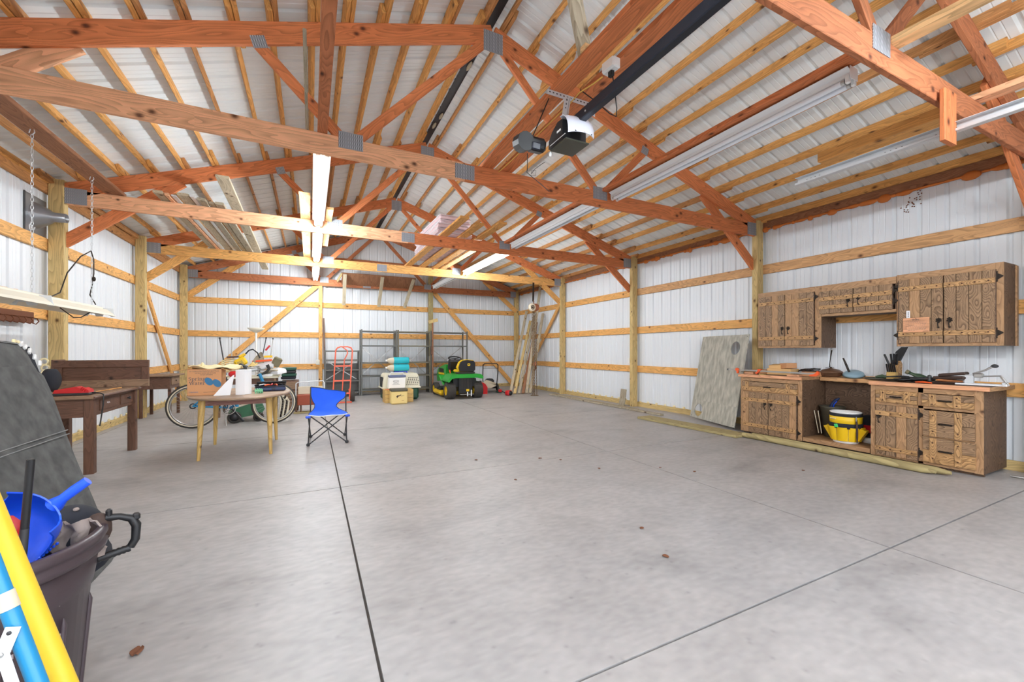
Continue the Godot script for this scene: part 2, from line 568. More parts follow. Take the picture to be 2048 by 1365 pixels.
func walls() -> void:
	var low := func(_x): return 3.235
	# right and left walls: sheets side by side, from the back corner forwards
	for side in ["right", "left"]:
		var w := struct("wall_" + side)
		var right: bool = side == "right"
		var full := rib_mesh(0.9144, M.sheet, 0.02, low)
		var n := 16
		for k in n:
			var d := DB - 0.9144 * k
			if d - 0.9144 < DF - 0.9: break
			# local x along the wall; ribs stand outwards
			var b := Basis(Vector3(0, 0, 1), Vector3.UP, Vector3(-1, 0, 0)) if right else Basis(Vector3(0, 0, -1), Vector3.UP, Vector3(1, 0, 0))
			var at := W(XR, 0, d) if right else W(XL, 0, d - 0.9144)
			inst("panel", full, w, Transform3D(b, at))
		var xo := XR + 0.05 if right else XL - 0.05
		obj("shell", sh().box(W(xo, 1.6, (DF + DB) / 2), Vector3(0.04, 3.3, DB - DF + 0.2)), M.shell, w)
		var xg := XR - 0.022 if right else XL + 0.022
		var cuts := [-1.40, 1.3, 4.05, 6.8, 9.55, 12.45]
		for i in cuts.size() - 1:
			var a: float = cuts[i]
			var b2: float = cuts[i + 1]
			var brown: bool = right and i < 3
			girt_run(w, W(xg, 2.452, a), W(xg, 2.452, b2), 0.14, "girt_brown" if brown else "girt")
			girt_run(w, W(xg, 1.633, a), W(xg, 1.633, b2), 0.14, "girt")
			girt_run(w, W(xg, 0.803, a), W(xg, 0.803, b2), 0.14, "girt")
			obj("skirt_board", sh().beam(W(xg, 0.045, a), W(xg, 0.045, b2), 0.04, 0.105), M.post, w)
			obj("eave_board", sh().beam(W(xg, 3.135, a), W(xg, 3.135, b2), 0.04, 0.15), M.brown_board if right else M.purlin_dark, w)
		# closure plugs of cream foam between the ribs, on top of the skirt board
		var p := sh()
		var d := 12.4
		while d > 3.0:
			var xx := XR - 0.012 if right else XL + 0.012
			p.ball(W(xx, 0.105 + R.randf() * 0.012, d), Vector3(0.018, 0.016 + R.randf() * 0.012, 0.03), 8, 5)
			d -= 0.2286
		var po := obj("foam_plugs", p, M.foam_cream, w)
		po.set_meta("kind", "stuff")
	# back gable
	var bw := struct("wall_back")
	var xx := XL
	while xx < XR - 0.01:
		var wd := minf(0.9144, XR - xx)
		var base := xx
		var top := func(a): return roof_y(base + a) + 0.085
		inst("panel", rib_mesh(wd, M.sheet, 0.02, top), bw, Transform3D(Basis(), W(xx, 0, DB)))
		xx += 0.9144
	var sp := PackedVector2Array([Vector2(XL - 0.1, -0.05), Vector2(XR + 0.1, -0.05), Vector2(XR + 0.1, 3.25), Vector2(PEAK, 4.8), Vector2(XL - 0.1, 3.25)])
	obj("shell", sh(Vector3.ZERO, W(0, 0, DB + 0.08)).prism(sp, 0, 0.04), M.shell, bw)
	var dg := DB - 0.022
	for y in [2.45, 1.62, 0.76]:
		for k in [[XL + .05, 0.24], [0.24, 3.27], [3.27, XR - .05]]:
			girt_run(bw, W(k[0], y, dg), W(k[1], y, dg), 0.145, "girt")
	girt_run(bw, W(0.2, 3.74, dg), W(3.6, 3.74, dg), 0.11, "truss_dark")
	obj("skirt_board", sh().beam(W(XL + .05, 0.045, dg), W(XR - .05, 0.045, dg), 0.04, 0.105), M.post, bw)
	obj("brace", sh().beam(W(0.19, 3.0, 12.38), W(-2.55, 0.30, 12.38), 0.038, 0.13, Vector3(1, 0.2, 0)), M.girt, bw)
	obj("brace", sh().beam(W(3.32, 3.05, 12.38), W(6.1, 0.05, 12.38), 0.038, 0.13, Vector3(1, 0.2, 0)), M.girt, bw)
	# diagonal braces in the far bays of the side walls
	obj("brace", sh().beam(W(-2.755, 2.50, 9.72), W(-2.755, 0.05, 12.1), 0.038, 0.10), M.girt, get_node("wall_left"))
	obj("brace", sh().beam(W(6.255, 2.50, 9.72), W(6.255, 0.05, 12.1), 0.038, 0.10), M.girt, get_node("wall_right"))
	# front gable with the open overhead door that daylight comes in through
	var fw := struct("wall_front")
	var o0 := -0.72
	var o1 := 4.22
	for k in [[XL - .1, o0, 0.0, 3.25], [o1, XR + .1, 0.0, 3.25], [o0, o1, 2.62, 3.25]]:
		obj("panel", sh().box(W((k[0] + k[1]) / 2, (k[2] + k[3]) / 2, DF - 0.06), Vector3(k[1] - k[0], k[3] - k[2], 0.1)), M.sheet, fw)
	var gp := PackedVector2Array([Vector2(XL - 0.1, 3.2), Vector2(XR + 0.1, 3.2), Vector2(XR + 0.1, 3.25), Vector2(PEAK, 4.8), Vector2(XL - 0.1, 3.25)])
	obj("gable_panel", sh(Vector3.ZERO, W(0, 0, DF - 0.01)).prism(gp, 0, 0.1), M.sheet, fw)

func ceiling_build() -> void:
	var c := struct("ceiling")
	var sl := atan(1.0 / 3.0)
	var ln := (XR - PEAK + 0.08) / cos(sl)
	for side in [1.0, -1.0]:
		var full := rib_mesh(0.9144, M.roof_sheet, 0.0, func(_a): return ln)
		var d := DB
		while d > DF - 0.2:
			# local x along the building, local y down the slope, ribs up
			var dn := Vector3(side * cos(sl), -sin(sl), 0)
			var bx := Vector3(0, 0, -side)
			var bz := bx.cross(dn)
			if bz.y > 0: bz = -bz
			var at := W(PEAK, 4.68 + 0.096, d if side < 0 else d - 0.9144)
			bx = dn.cross(bz)
			at = W(PEAK, 4.68 + 0.096, d if bx.z > 0 else d - 0.9144)
			inst("panel", full, c, Transform3D(Basis(bx, dn, bz), at))
			d -= 0.9144
		var mid := Vector3(PEAK, 4.68 + 0.16, -(DF + DB) / 2) + Vector3(side * cos(sl), -sin(sl), 0) * (ln * 0.5 + 0.03)
		var ds := sh(Vector3(0, 0, -sl * side), mid)
		obj("roof_deck", ds.box(Vector3.ZERO, Vector3(ln + 0.24, 0.05, DB - DF + 0.3)), M.shell, c)
		# purlins on edge over the trusses; each bay's lap past the next bay's
		var xs := [0.12, 0.47, 0.81, 1.12, 1.43, 1.71, 2.03, 2.31, 2.63, 2.91, 3.23, 3.57, 3.87, 4.25, 4.52]
		var cuts := [-1.4, 1.3, 4.05, 6.8, 9.55, 12.44]
		for k in xs.size():
			for i in cuts.size() - 1:
				var x: float = PEAK + side * (xs[k] + (0.02 if i % 2 == 0 else -0.02))
				var e0 := 0.0 if i == 0 else R.randf_range(0.06, 0.34)
				var e1 := 0.0 if i == cuts.size() - 2 else R.randf_range(0.06, 0.34)
				var up := Vector3(side * sin(sl), cos(sl), 0)
				var p := Vector3(x, roof_y(x), 0) + up * 0.0455
				var m: String = "purlin_dark" if R.randf() < 0.33 else "purlin"
				obj("purlin", sh().beam(p + Vector3(0, 0, -(cuts[i] - e0)), p + Vector3(0, 0, -(cuts[i + 1] + e1)), 0.038, 0.089, up), M[m], c)
	# dark closure strip under the ridge cap with bits of old nest hanging in it
	obj("ridge_strip", sh().box(W(PEAK, 4.762, (DF + DB) / 2), Vector3(0.10, 0.02, DB - DF - 0.1)), M.dark_metal, c)
	var nst := sh()
	for k in 5:
		nst.ball(W(PEAK + R.randf_range(-0.03, 0.03), 4.74, R.randf_range(2.5, 9.0)), Vector3(0.025, 0.018, 0.05 + R.randf() * 0.06), 7, 5)
	obj("nest_bits", nst, M.weathered, c).set_meta("kind", "stuff")

func plate(parent: Node, c: Vector3, w: float, h: float, roll := 0.0) -> void:
	var s := sh(Vector3(0, 0, roll), c)
	obj("gusset_plate", s.box(Vector3.ZERO, Vector3(w, h, 0.004)), M.plate, parent)

func trusses() -> void:
	var where := ["roof truss over the near end of the wall cabinets, partly out of the picture", "roof truss whose right end sits on the post beside the wall cabinets, above the opener",
		"roof truss carrying the near ends of the stored boards", "roof truss the chain hoist hangs from", "roof truss standing against the back wall sheets"]
	for i in TR.size():
		var d: float = TR[i]
		var t := thing("roof_truss", where[i], "truss", W(PEAK, 2.955, d), 0, "", "structure")
		var mk := ["truss_dark", "truss", "truss", "truss", "truss_dark"][i] as String
		var pale: String = "truss_pale" if i == 1 or i == 2 else mk
		var o := W(-PEAK, -2.955, -d) * Vector3(1, 1, -1)
		o = Vector3(-PEAK, -2.955, d)
		var L := func(x: float, y: float, z := 0.0): return Vector3(x, y, -d + z) + o
		var split := 1.43
		obj("bottom_chord", sh().beam(L.call(-2.63, 3.047), L.call(split, 3.047), 0.038, 0.184), M[pale if i == 1 or i == 2 else ("girt" if i == 3 else mk)], t)
		obj("bottom_chord", sh().beam(L.call(split + 0.002, 3.047), L.call(6.13, 3.047), 0.038, 0.184), M[mk if i != 3 else "girt"], t)
		for s in [-1.0, 1.0]:
			obj("top_chord", sh().beam(L.call(PEAK + s * 0.002, roof_y(PEAK) - 0.097), L.call(PEAK + s * 4.40, roof_y(PEAK + 4.40) - 0.097), 0.038, 0.184), M[mk], t)
			obj("web", sh().beam(L.call(PEAK + s * 0.06, 4.50), L.call(PEAK + s * 1.40, 3.11), 0.037, 0.089), M[mk], t)
			obj("web", sh().beam(L.call(PEAK + s * 2.17, 3.80), L.call(PEAK + s * 1.47, 3.11), 0.037, 0.089), M[mk], t)
			plate(t, L.call(PEAK + s * 1.42, 3.115, 0.0215), 0.21, 0.15)
			plate(t, L.call(PEAK + s * 2.14, 3.79, 0.0215), 0.11, 0.10, -s * 0.32)
			plate(t, L.call(PEAK + s * 4.30, 3.06, 0.0215), 0.20, 0.19)
			# knee brace from the post up to the top chord
			if i < 5:
				var z := -0.04
				obj("knee_brace", sh().beam(L.call(PEAK + s * 4.44, 2.50, z), L.call(PEAK + s * 3.28, 3.44, z), 0.038, 0.14), M["girt" if i > 2 else ("truss_pale" if i == 1 and s < 0 else "truss")], t)
		plate(t, L.call(split, 3.045, 0.0215), 0.21, 0.15)
		plate(t, L.call(PEAK, 4.49, 0.0215), 0.22, 0.22)

func posts() -> void:
	var lr := ["", "post beside the wall cabinets with the cabinet end against it", "post between the plywood sheet and the short grey board", "post with the long grey board starting near its foot", "corner post behind the leaning boards"]
	var ll := ["", "", "post nearest on the left wall, behind the carved dark headboard", "post between the two dark tables on the left wall", "corner post behind the small dark table"]
	for i in range(0, 5):
		var d: float = [1.3, 4.05, 6.775, 9.55, 12.38][i]
		var o := obj("post", sh(Vector3.ZERO, W(6.22, 1.6, d)).beam(Vector3(0, -1.6, 0), Vector3(0, 1.6, 0), 0.09, 0.14, Vector3(-1, 0, 0), 0.006), M.post)
		if i > 0: tag(o, lr[i], "post", "", "structure")
		else: tag(o, "post holding the near truss at the edge of the view", "post", "", "structure")
		if i > 1:
			d = [0, 0, 6.82, 9.5, 12.24][i]
			var q := obj("post", sh(Vector3.ZERO, W(-2.72, 1.62, d)).beam(Vector3(0, -1.62, 0), Vector3(0, 1.62, 0), 0.10, 0.14, Vector3(1, 0, 0), 0.006), M.post)
			tag(q, ll[i], "post", "", "structure")
	for d in [1.3, 4.05]:
		tag(obj("post", sh(Vector3.ZERO, W(-2.72, 1.62, d)).beam(Vector3(0, -1.62, 0), Vector3(0, 1.62, 0), 0.10, 0.14, Vector3(1, 0, 0)), M.post), "post of the left wall outside the picture", "post", "posts outside the picture", "structure")
	tag(obj("post", sh(Vector3.ZERO, W(0.237, 1.55, 12.33)).beam(Vector3(0, -1.55, 0), Vector3(0, 1.55, 0), 0.09, 0.10, Vector3(0, 0, 1), 0.005), M.girt), "slim orange post on the back wall behind the hand truck", "post", "", "structure")
	tag(obj("post", sh(Vector3.ZERO, W(3.278, 1.87, 12.33)).beam(Vector3(0, -1.87, 0), Vector3(0, 1.87, 0), 0.13, 0.10, Vector3(0, 0, 1), 0.005), M.olive_board), "greenish grey post on the back wall behind the mower", "post", "", "structure")

func _ready() -> void:
	R.seed = 7
	# camera: level, lens shifted slightly upwards
	var cam := Camera3D.new()
	cam.name = "camera"
	cam.projection = Camera3D.PROJECTION_FRUSTUM
	cam.near = 0.05
	cam.far = 200.0
	cam.size = 2.0 * 0.05 * 682.5 / 822.27
	cam.frustum_offset = Vector2(0, 0.05 * 18.8 / 822.27)
	cam.position = Vector3(0, 1.2, 0)
	cam.rotation_degrees = Vector3(0, -26.08, 0)
	add_child(cam)
	cam.current = true
	# overcast daylight, which enters by the open door behind the camera
	var sky := ProceduralSkyMaterial.new()
	sky.sky_top_color = Color(0.90, 0.94, 1.0)
	sky.sky_horizon_color = Color(0.98, 0.98, 1.0)
	sky.ground_bottom_color = Color(0.45, 0.44, 0.42)
	sky.ground_horizon_color = Color(0.6, 0.6, 0.58)
	var env := Environment.new()
	env.background_mode = Environment.BG_SKY
	env.sky = Sky.new()
	env.sky.sky_material = sky
	env.background_energy_multiplier = SKY
	env.tonemap_mode = Environment.TONE_MAPPER_LINEAR
	env.tonemap_exposure = EXPO
	env.sdfgi_enabled = true
	env.ssao_enabled = true
	env.ssil_enabled = true
	var we := WorldEnvironment.new()
	we.name = "world"
	we.environment = env
	add_child(we)
	materials()
	shell_and_floor()
	walls()
	ceiling_build()
	trusses()
	posts()
	build_all()

const SKY := 4.5
const EXPO := 1.2
const LAMP := 0.92

# ---------------------------------------------------------------- under the roof
func fixture(label: String, x: float, y: float, d0: float, d1: float, lit: bool, strip := true) -> Node3D:
	var t := thing("fluorescent_light", label, "light", W(x, y, (d0 + d1) / 2), 0, "double tube fluorescent lights")
	var l := d1 - d0
	var s := sh()
	s.cbox(Vector3(0, 0.035, 0), Vector3(0.07, 0.06, l), 0.004)
	obj("channel", s, M.white_metal, t)
	var w := sh()
	for sd in [-1.0, 1.0]:
		w.beam(Vector3(sd * 0.057, 0.045, -l / 2), Vector3(sd * 0.057, 0.045, l / 2), 0.05, 0.004, Vector3(-sd * 0.45, 1, 0), 0.0005)
	obj("reflector", w, M.white_metal, t)
	for sd in [-1.0, 1.0]:
		obj("fluorescent_tube", sh().tube([Vector3(sd * 0.036, -0.022, -l / 2 + 0.035), Vector3(sd * 0.036, -0.022, l / 2 - 0.035)], 0.019, 12), M.tube_lit if lit else M.tube_off, t)
		for e in [-1.0, 1.0]:
			obj("socket", sh().cbox(Vector3(sd * 0.036, -0.012, e * (l / 2 - 0.018)), Vector3(0.03, 0.055, 0.025), 0.004), M.white, t)
			obj("tube_cap", sh().tube([Vector3(sd * 0.036, -0.022, e * (l / 2 - 0.032)), Vector3(sd * 0.036, -0.022, e * (l / 2 - 0.055))], 0.0195, 10), M.steel if not lit else M.white, t)
	obj("end_plate", sh().cbox(Vector3(0, 0.028, l / 2), Vector3(0.10, 0.085, 0.004), 0.001), M.white_metal, t)
	obj("end_plate", sh().cbox(Vector3(0, 0.028, -l / 2), Vector3(0.10, 0.085, 0.004), 0.001), M.white_metal, t)
	if lit:
		for k in 3:
			var o := OmniLight3D.new()
			o.name = "tube_glow"
			o.position = Vector3(0, -0.075, (k - 1) * l / 3.0)
			o.light_color = Color(0.93, 0.97, 1.0)
			o.light_energy = LAMP
			o.light_size = 0.03
			o.omni_range = 18.0
			o.omni_attenuation = 2.0
			o.shadow_enabled = true
			put(o, t)
	return t

func chain(s: Sh, a: Vector3, b: Vector3, pitch := 0.03, wire := 0.0022, wd := 0.008) -> void:
	var n := int(a.distance_to(b) / pitch)
	var dir := (b - a) / n
	for i in n:
		var c := a + dir * (i + 0.5)
		var side := Vector3(1, 0, 0) if i % 2 == 0 else Vector3(0, 0, 1)
		var ring := []
		for k in 8:
			var an := TAU * k / 8
			ring.append(c + dir.normalized() * cos(an) * pitch * 0.64 + side * sin(an) * wd)
		s.tube(ring, wire, 4, true)

func board(called: String, label: String, cat: String, a: Vector3, b: Vector3, w: float, h: float, m: String, group := "", up := Vector3.UP) -> MeshInstance3D:
	var c := (a + b) * 0.5
	var o := obj(called, sh().beam(a - c, b - c, w, h, up), M[m])
	o.position = c
	tag(o, label, cat, group)
	return o

func under_roof() -> void:
	fixture("nearest lit double fluorescent light of the row over the camping chair", 0.10, 3.07, 4.25, 6.72, true)
	fixture("second lit fluorescent light of the row over the chair, between nearest and farthest", 0.105, 3.07, 6.9, 9.42, true)
	fixture("farthest lit double fluorescent light, ending above the slim orange back post", 0.11, 3.07, 9.62, 11.95, true)
	fixture("large unlit double fluorescent light hanging on the near truss above the plywood sheet", 3.34, 3.07, 1.5, 3.98, false)
	fixture("unlit double fluorescent light between the large unlit one and the glowing one", 3.29, 3.07, 4.15, 6.66, false)
	fixture("single glowing fluorescent light beside the stored yellow boards", 3.34, 3.05, 6.9, 9.4, true)
	fixture("farthest unlit fluorescent light, in front of the greenish back post", 3.28, 3.05, 9.62, 11.9, false)
	fixture("lit fluorescent light over the camera, in line with the row above the camping chair", 0.10, 3.07, -1.25, 1.2, true)
	fixture("lit fluorescent light over the camera, near the left wall", -1.7, 3.07, -1.25, 1.2, true)
	fixture("lit fluorescent light over the camera, in line with the large unlit one", 3.34, 3.07, -1.35, 0.66, true)
	# planks the fixtures are screwed to
	board("plank", "pale yellow plank beside the nearest lit fluorescent light", "board", W(-0.07, 3.16, 5.75), W(-0.07, 3.16, 9.95), 0.13, 0.036, "pale_board", "", Vector3.UP)
	board("plank", "short pale plank on the chord behind the nearest lit light", "board", W(0.24, 3.16, 6.2), W(0.24, 3.16, 8.4), 0.09, 0.036, "pale_board")
	board("plank", "red brown plank along the top of the large unlit fluorescent light", "board", W(3.27, 3.165, 1.32), W(3.27, 3.165, 4.15), 0.14, 0.04, "truss")
	board("plank", "brown plank above the middle unlit fluorescent light", "board", W(3.22, 3.165, 4.2), W(3.22, 3.165, 6.9), 0.13, 0.04, "truss")
	# lateral braces lying on the bottom chords
	board("lateral_brace", "reddish timber running overhead from the second truss toward the viewer, widest at the picture top", "timber", W(0.094, 3.163, 1.2), W(0.094, 3.163, 4.13), 0.082, 0.04, "truss_dark")
	board("lath", "thin weathered lath hanging beside the reddish overhead timber", "lath", W(-0.034, 3.15, 2.8), W(-0.03, 3.15, 4.16), 0.022, 0.02, "grey_board")
	board("lateral_brace", "pale timber resting on the near truss just behind its steel plate", "timber", W(3.37, 3.165, -1.3), W(3.35, 3.165, 1.33), 0.11, 0.045, "pale_board")
	board("lateral_brace", "orange timber resting on the near truss above the steel door track", "timber", W(4.68, 3.165, -1.3), W(4.68, 3.165, 1.33), 0.12, 0.045, "truss_pale")
	board("short_timber", "short doubled orange timber ending in a cut face above the steel door track", "timber", W(4.52, 3.07, 1.30), W(4.50, 3.07, 2.28), 0.17, 0.09, "purlin")
	board("hanger_board", "small reddish board hanging from the near truss down to the steel track", "board", W(4.03, 3.02, 1.25), W(4.03, 2.66, 1.25), 0.19, 0.03, "truss", "", Vector3(0, 0, 1))
	board("lateral_brace", "flat timber of the opener pair, nearer the ridge", "timber", W(1.69, 3.165, -1.3), W(1.69, 3.165, 4.4), 0.135, 0.042, "truss", "timber pair above the opener")
	board("lateral_brace", "flat timber of the opener pair, the one the black rail runs under", "timber", W(1.915, 3.165, -1.3), W(1.915, 3.165, 4.3), 0.135, 0.042, "truss", "timber pair above the opener")
	board("hanger_board", "grey weathered board coming down from the roof to the flat timbers above the opener", "board", W(1.69, 3.19, 2.30), W(1.30, 4.45, 2.22), 0.10, 0.045, "grey_board", "", Vector3(0, 0, 1))
	board("block", "small pale wood block at the foot of the grey hanging board", "block", W(1.62, 3.205, 2.24), W(1.78, 3.205, 2.24), 0.06, 0.04, "pale_board")
	opener()
	door_track()
	stored_wood()
	left_side_hangings()

func opener() -> void:
	var t := thing("garage_door_opener", "black garage door opener with a white light cover hanging from a perforated steel bracket", "door opener", W(1.755, 2.74, 2.6))
	# side profile (z towards the door, y up), thick along x
	var pr := PackedVector2Array()
	for p in [[-0.13, 0.012], [-0.11, 0.0], [0.065, 0.0], [0.065, 0.155], [0.0, 0.16], [-0.08, 0.12], [-0.125, 0.07]]:
		pr.append(Vector2(-p[0], p[1]))
	var body := sh(Vector3(0, PI / 2, 0))
	# rotate so that the profile's x runs along -z ... +z
	body.x = Transform3D(Basis(Vector3(0, 0, -1), Vector3(0, 1, 0), Vector3(1, 0, 0)), Vector3.ZERO)
	body.prism(pr, -0.105, 0.105, false)
	obj("housing", body, M.black, t)
	var bt := sh()
	bt.cbox(Vector3(0, -0.004, 0.0), Vector3(0.208, 0.012, 0.22), 0.004)
	obj("bottom_cover", bt, mat("olive_black", col(64, 64, 52), 0.35), t)
	# white light cover, bulging at the door end
	var rows := []
	for i in 9:
		var a := PI * 0.5 * (i / 8.0) * 1.25 - 0.25
		var row := []
		for j in 13:
			var u := (j / 12.0 - 0.5) * 2.0
			var bulge := sqrt(maxf(0.0, 1.0 - u * u * 0.55))
			row.append(Vector3(u * 0.112, 0.03 + 0.145 * sin(maxf(a, -0.1)), 0.06 + 0.135 * cos(a) * bulge))
		rows.append(row)
	obj("light_cover", sh().sheet(rows, 0.006), M.lens, t)
	var sl := sh()
	for k in 7:
		sl.box(Vector3(-0.066 + k * 0.022, 0.021, 0.192 - absf(k - 3.0) * 0.004), Vector3(0.013, 0.008, 0.006))
	obj("vent_slots", sl, M.black, t)
	var ln := sh()
	ln.box(Vector3(-0.106, 0.028, 0.0), Vector3(0.003, 0.004, 0.21))
	obj("trim_line", ln, M.white, t)
	obj("badge", sh().box(Vector3(-0.107, 0.085, 0.02), Vector3(0.003, 0.014, 0.05)), M.white, t)
	var vs := sh()
	for k in 9: vs.box(Vector3(-0.1065, 0.128 + 0.018 * sin(k * 0.34), -0.05 + k * 0.02), Vector3(0.002, 0.01, 0.008))
	obj("side_vents", vs, M.dark_metal, t)
	obj("antenna_tip", sh().lathe([Vector2(0, -0.022), Vector2(0.009, -0.018), Vector2(0.011, 0), Vector2(0.009, 0.014), Vector2(0, 0.018)], 10, Vector3(-0.09, -0.02, -0.125)), M.white, t)
	var rl := sh()
	rl.cbox(Vector3(0, 0.145, 1.86), Vector3(0.055, 0.075, 3.6), 0.006)
	var ro := obj("rail", rl, mat("rail_black", col(38, 42, 52), 0.3, 0.3), t)
	obj("rail_bolt", sh().ball(Vector3(-0.03, 0.14, 0.24), Vector3(0.004, 0.007, 0.007)), M.steel, ro)
	obj("belt", sh().box(Vector3(0, 0.187, 1.86), Vector3(0.022, 0.008, 3.6)), M.rubber, ro)
	# perforated angle: one strip across the two timbers, one leg down to the housing
	var br := sh()
	br.box(Vector3(0.04, 0.383, -0.02), Vector3(0.44, 0.034, 0.003))
	br.box(Vector3(0.04, 0.3835, -0.034), Vector3(0.44, 0.003, 0.03))
	br.beam(Vector3(-0.01, 0.382, -0.018), Vector3(-0.055, 0.14, -0.01), 0.04, 0.003, Vector3(0, 0, 1), 0.0005)
	br.beam(Vector3(0.015, 0.382, -0.018), Vector3(-0.03, 0.14, -0.01), 0.003, 0.034, Vector3(0, 0, 1), 0.0005)
	br.beam(Vector3(0.24, 0.382, -0.018), Vector3(0.235, 0.3, -0.018), 0.034, 0.003, Vector3(0, 0, 1), 0.0005)
	var bo := obj("bracket", br, M.galv, t)
	var ho := sh()
	for k in 14: ho.box(Vector3(-0.16 + k * 0.031, 0.383, -0.0178), Vector3(0.012, 0.008, 0.002))
	for k in 7: ho.box(Vector3(-0.012 - k * 0.006, 0.36 - k * 0.033, -0.0145), Vector3(0.008, 0.014, 0.002))
	obj("bolt_holes", ho, M.dark_metal, bo).set_meta("kind", "stuff")
	# battery box beside the housing
	var b := thing("battery_box", "black rounded box with two lobes hanging at the ridge side of the opener", "battery box", W(1.48, 2.755, 2.72))
	var s := sh()
	s.x = Transform3D(Basis.from_euler(Vector3(0.2, 0, 0)), Vector3.ZERO)
	var oct := PackedVector2Array()
	for k in 12: oct.append(Vector2(cos(TAU * k / 12) * 0.068 - 0.055, sin(TAU * k / 12) * 0.066))
	s.prism(oct, -0.05, 0.05)
	obj("head", s, M.black_gloss, b)
	var s2 := sh(Vector3(0.2, 0, 0))
	s2.cbox(Vector3(0.055, 0.0, 0), Vector3(0.14, 0.10, 0.10), 0.022)
	obj("case", s2, M.black_gloss, b)
	obj("clip", sh(Vector3(0.2, 0, 0)).cbox(Vector3(0.03, -0.02, 0.052), Vector3(0.07, 0.05, 0.02), 0.006), mat("blue_black", col(20, 26, 44), 0.3), b)
	obj("hanger", sh().beam(Vector3(0.02, 0.05, 0), Vector3(0.17, 0.393, 0.0), 0.008, 0.004, Vector3(0, 0, 1), 0.001), M.black, b)
	var c := Node3D.new(); c.name = "hanging_cord"; c.position = Vector3(-0.01, -0.065, -0.02); put(c, b)
	obj("cord", sh().tube([Vector3(0, 0, 0), Vector3(0.0, -0.12, 0.0), Vector3(-0.02, -0.16, 0.03), Vector3(0.01, -0.2, 0.06), Vector3(0.08, -0.27, 0.10), Vector3(0.12, -0.31, 0.12)], 0.0028, 6), M.black, c)
	obj("cord_end", sh().tube([Vector3(0.02, -0.16, 0.03), Vector3(0.05, -0.12, 0.02), Vector3(0.12, -0.06, 0.0), Vector3(0.17, -0.02, -0.03)], 0.0022, 6), M.black, c)
	obj("tag_frame", sh().tube([Vector3(0.03, -0.13, 0.01), Vector3(0.07, -0.12, 0.01), Vector3(0.065, -0.16, 0.01), Vector3(0.025, -0.165, 0.01)], 0.0015, 5, true), M.dark_metal, c)
	var o := thing("outlet_box", "small white electrical box on the overhead timber beside the black rail", "outlet", W(1.79, 3.085, 2.16))
	obj("box", sh(Vector3(0, 0.1, 0)).cbox(Vector3(0, 0, 0), Vector3(0.06, 0.07, 0.115), 0.008), M.white, o)
	obj("cover", sh(Vector3(0, 0.1, 0)).cbox(Vector3(-0.034, 0, 0), Vector3(0.008, 0.062, 0.1), 0.003), M.white, o)
	obj("plug", sh().cbox(Vector3(0.0, -0.05, 0.0), Vector3(0.03, 0.04, 0.04), 0.006), M.black, o)
	var y := thing("power_cable", "pale yellow electrical cable dropping from the white box along the timber", "cable", W(1.76, 3.10, 2.25))
	obj("cable", sh().tube([Vector3(0.03, -0.03, 0.0), Vector3(0.0, -0.05, -0.06), Vector3(-0.02, -0.04, -0.2), Vector3(0.03, 0.0, -0.38), Vector3(0.05, 0.02, -0.7), Vector3(0.06, 0.02, -1.5), Vector3(0.05, 0.02, -1.95)], 0.005, 6), M.cord_yellow, y)
	var k := Node3D.new(); k.name = "appliance_cord"; k.position = Vector3(0, -0.08, 0); put(k, o)
	obj("cord", sh().tube([Vector3(0.01, 0.03, 0.0), Vector3(0.0, -0.08, 0.03), Vector3(0.03, -0.2, 0.02), Vector3(0.05, -0.235, -0.01), Vector3(0.03, -0.2, -0.05), Vector3(-0.02, -0.06, -0.16), Vector3(-0.02, 0.1, -0.32)], 0.004, 6), M.black, k)

func door_track() -> void:
	var t := thing("door_track", "long galvanized door track hanging below the roof on the side of the wall cabinets", "track", W(4.15, 2.76, 0.45))
	var s := sh()
	s.beam(Vector3(0, 0.03, 1.85), Vector3(0, 0.03, -1.86), 0.004, 0.065, Vector3.UP, 0.0005)
	s.beam(Vector3(-0.024, 0.062, 1.85), Vector3(-0.024, 0.062, -1.86), 0.05, 0.004, Vector3.UP, 0.0005)
	s.beam(Vector3(-0.024, -0.002, 1.85), Vector3(-0.024, -0.002, -1.86), 0.05, 0.004, Vector3.UP, 0.0005)
	s.beam(Vector3(-0.047, 0.006, 1.85), Vector3(-0.047, 0.006, -1.86), 0.004, 0.016, Vector3.UP, 0.0005)
	obj("rail", s, M.galv, t)
	var h := sh()
	for z in [-1.78, -1.2, -0.9, -0.35]:
		for k in 4: h.ball(Vector3(-0.003, 0.03, z + k * 0.035), Vector3(0.002, 0.006, 0.007), 6, 4)
	obj("bolt_holes", h, M.dark_metal, t).set_meta("kind", "stuff")

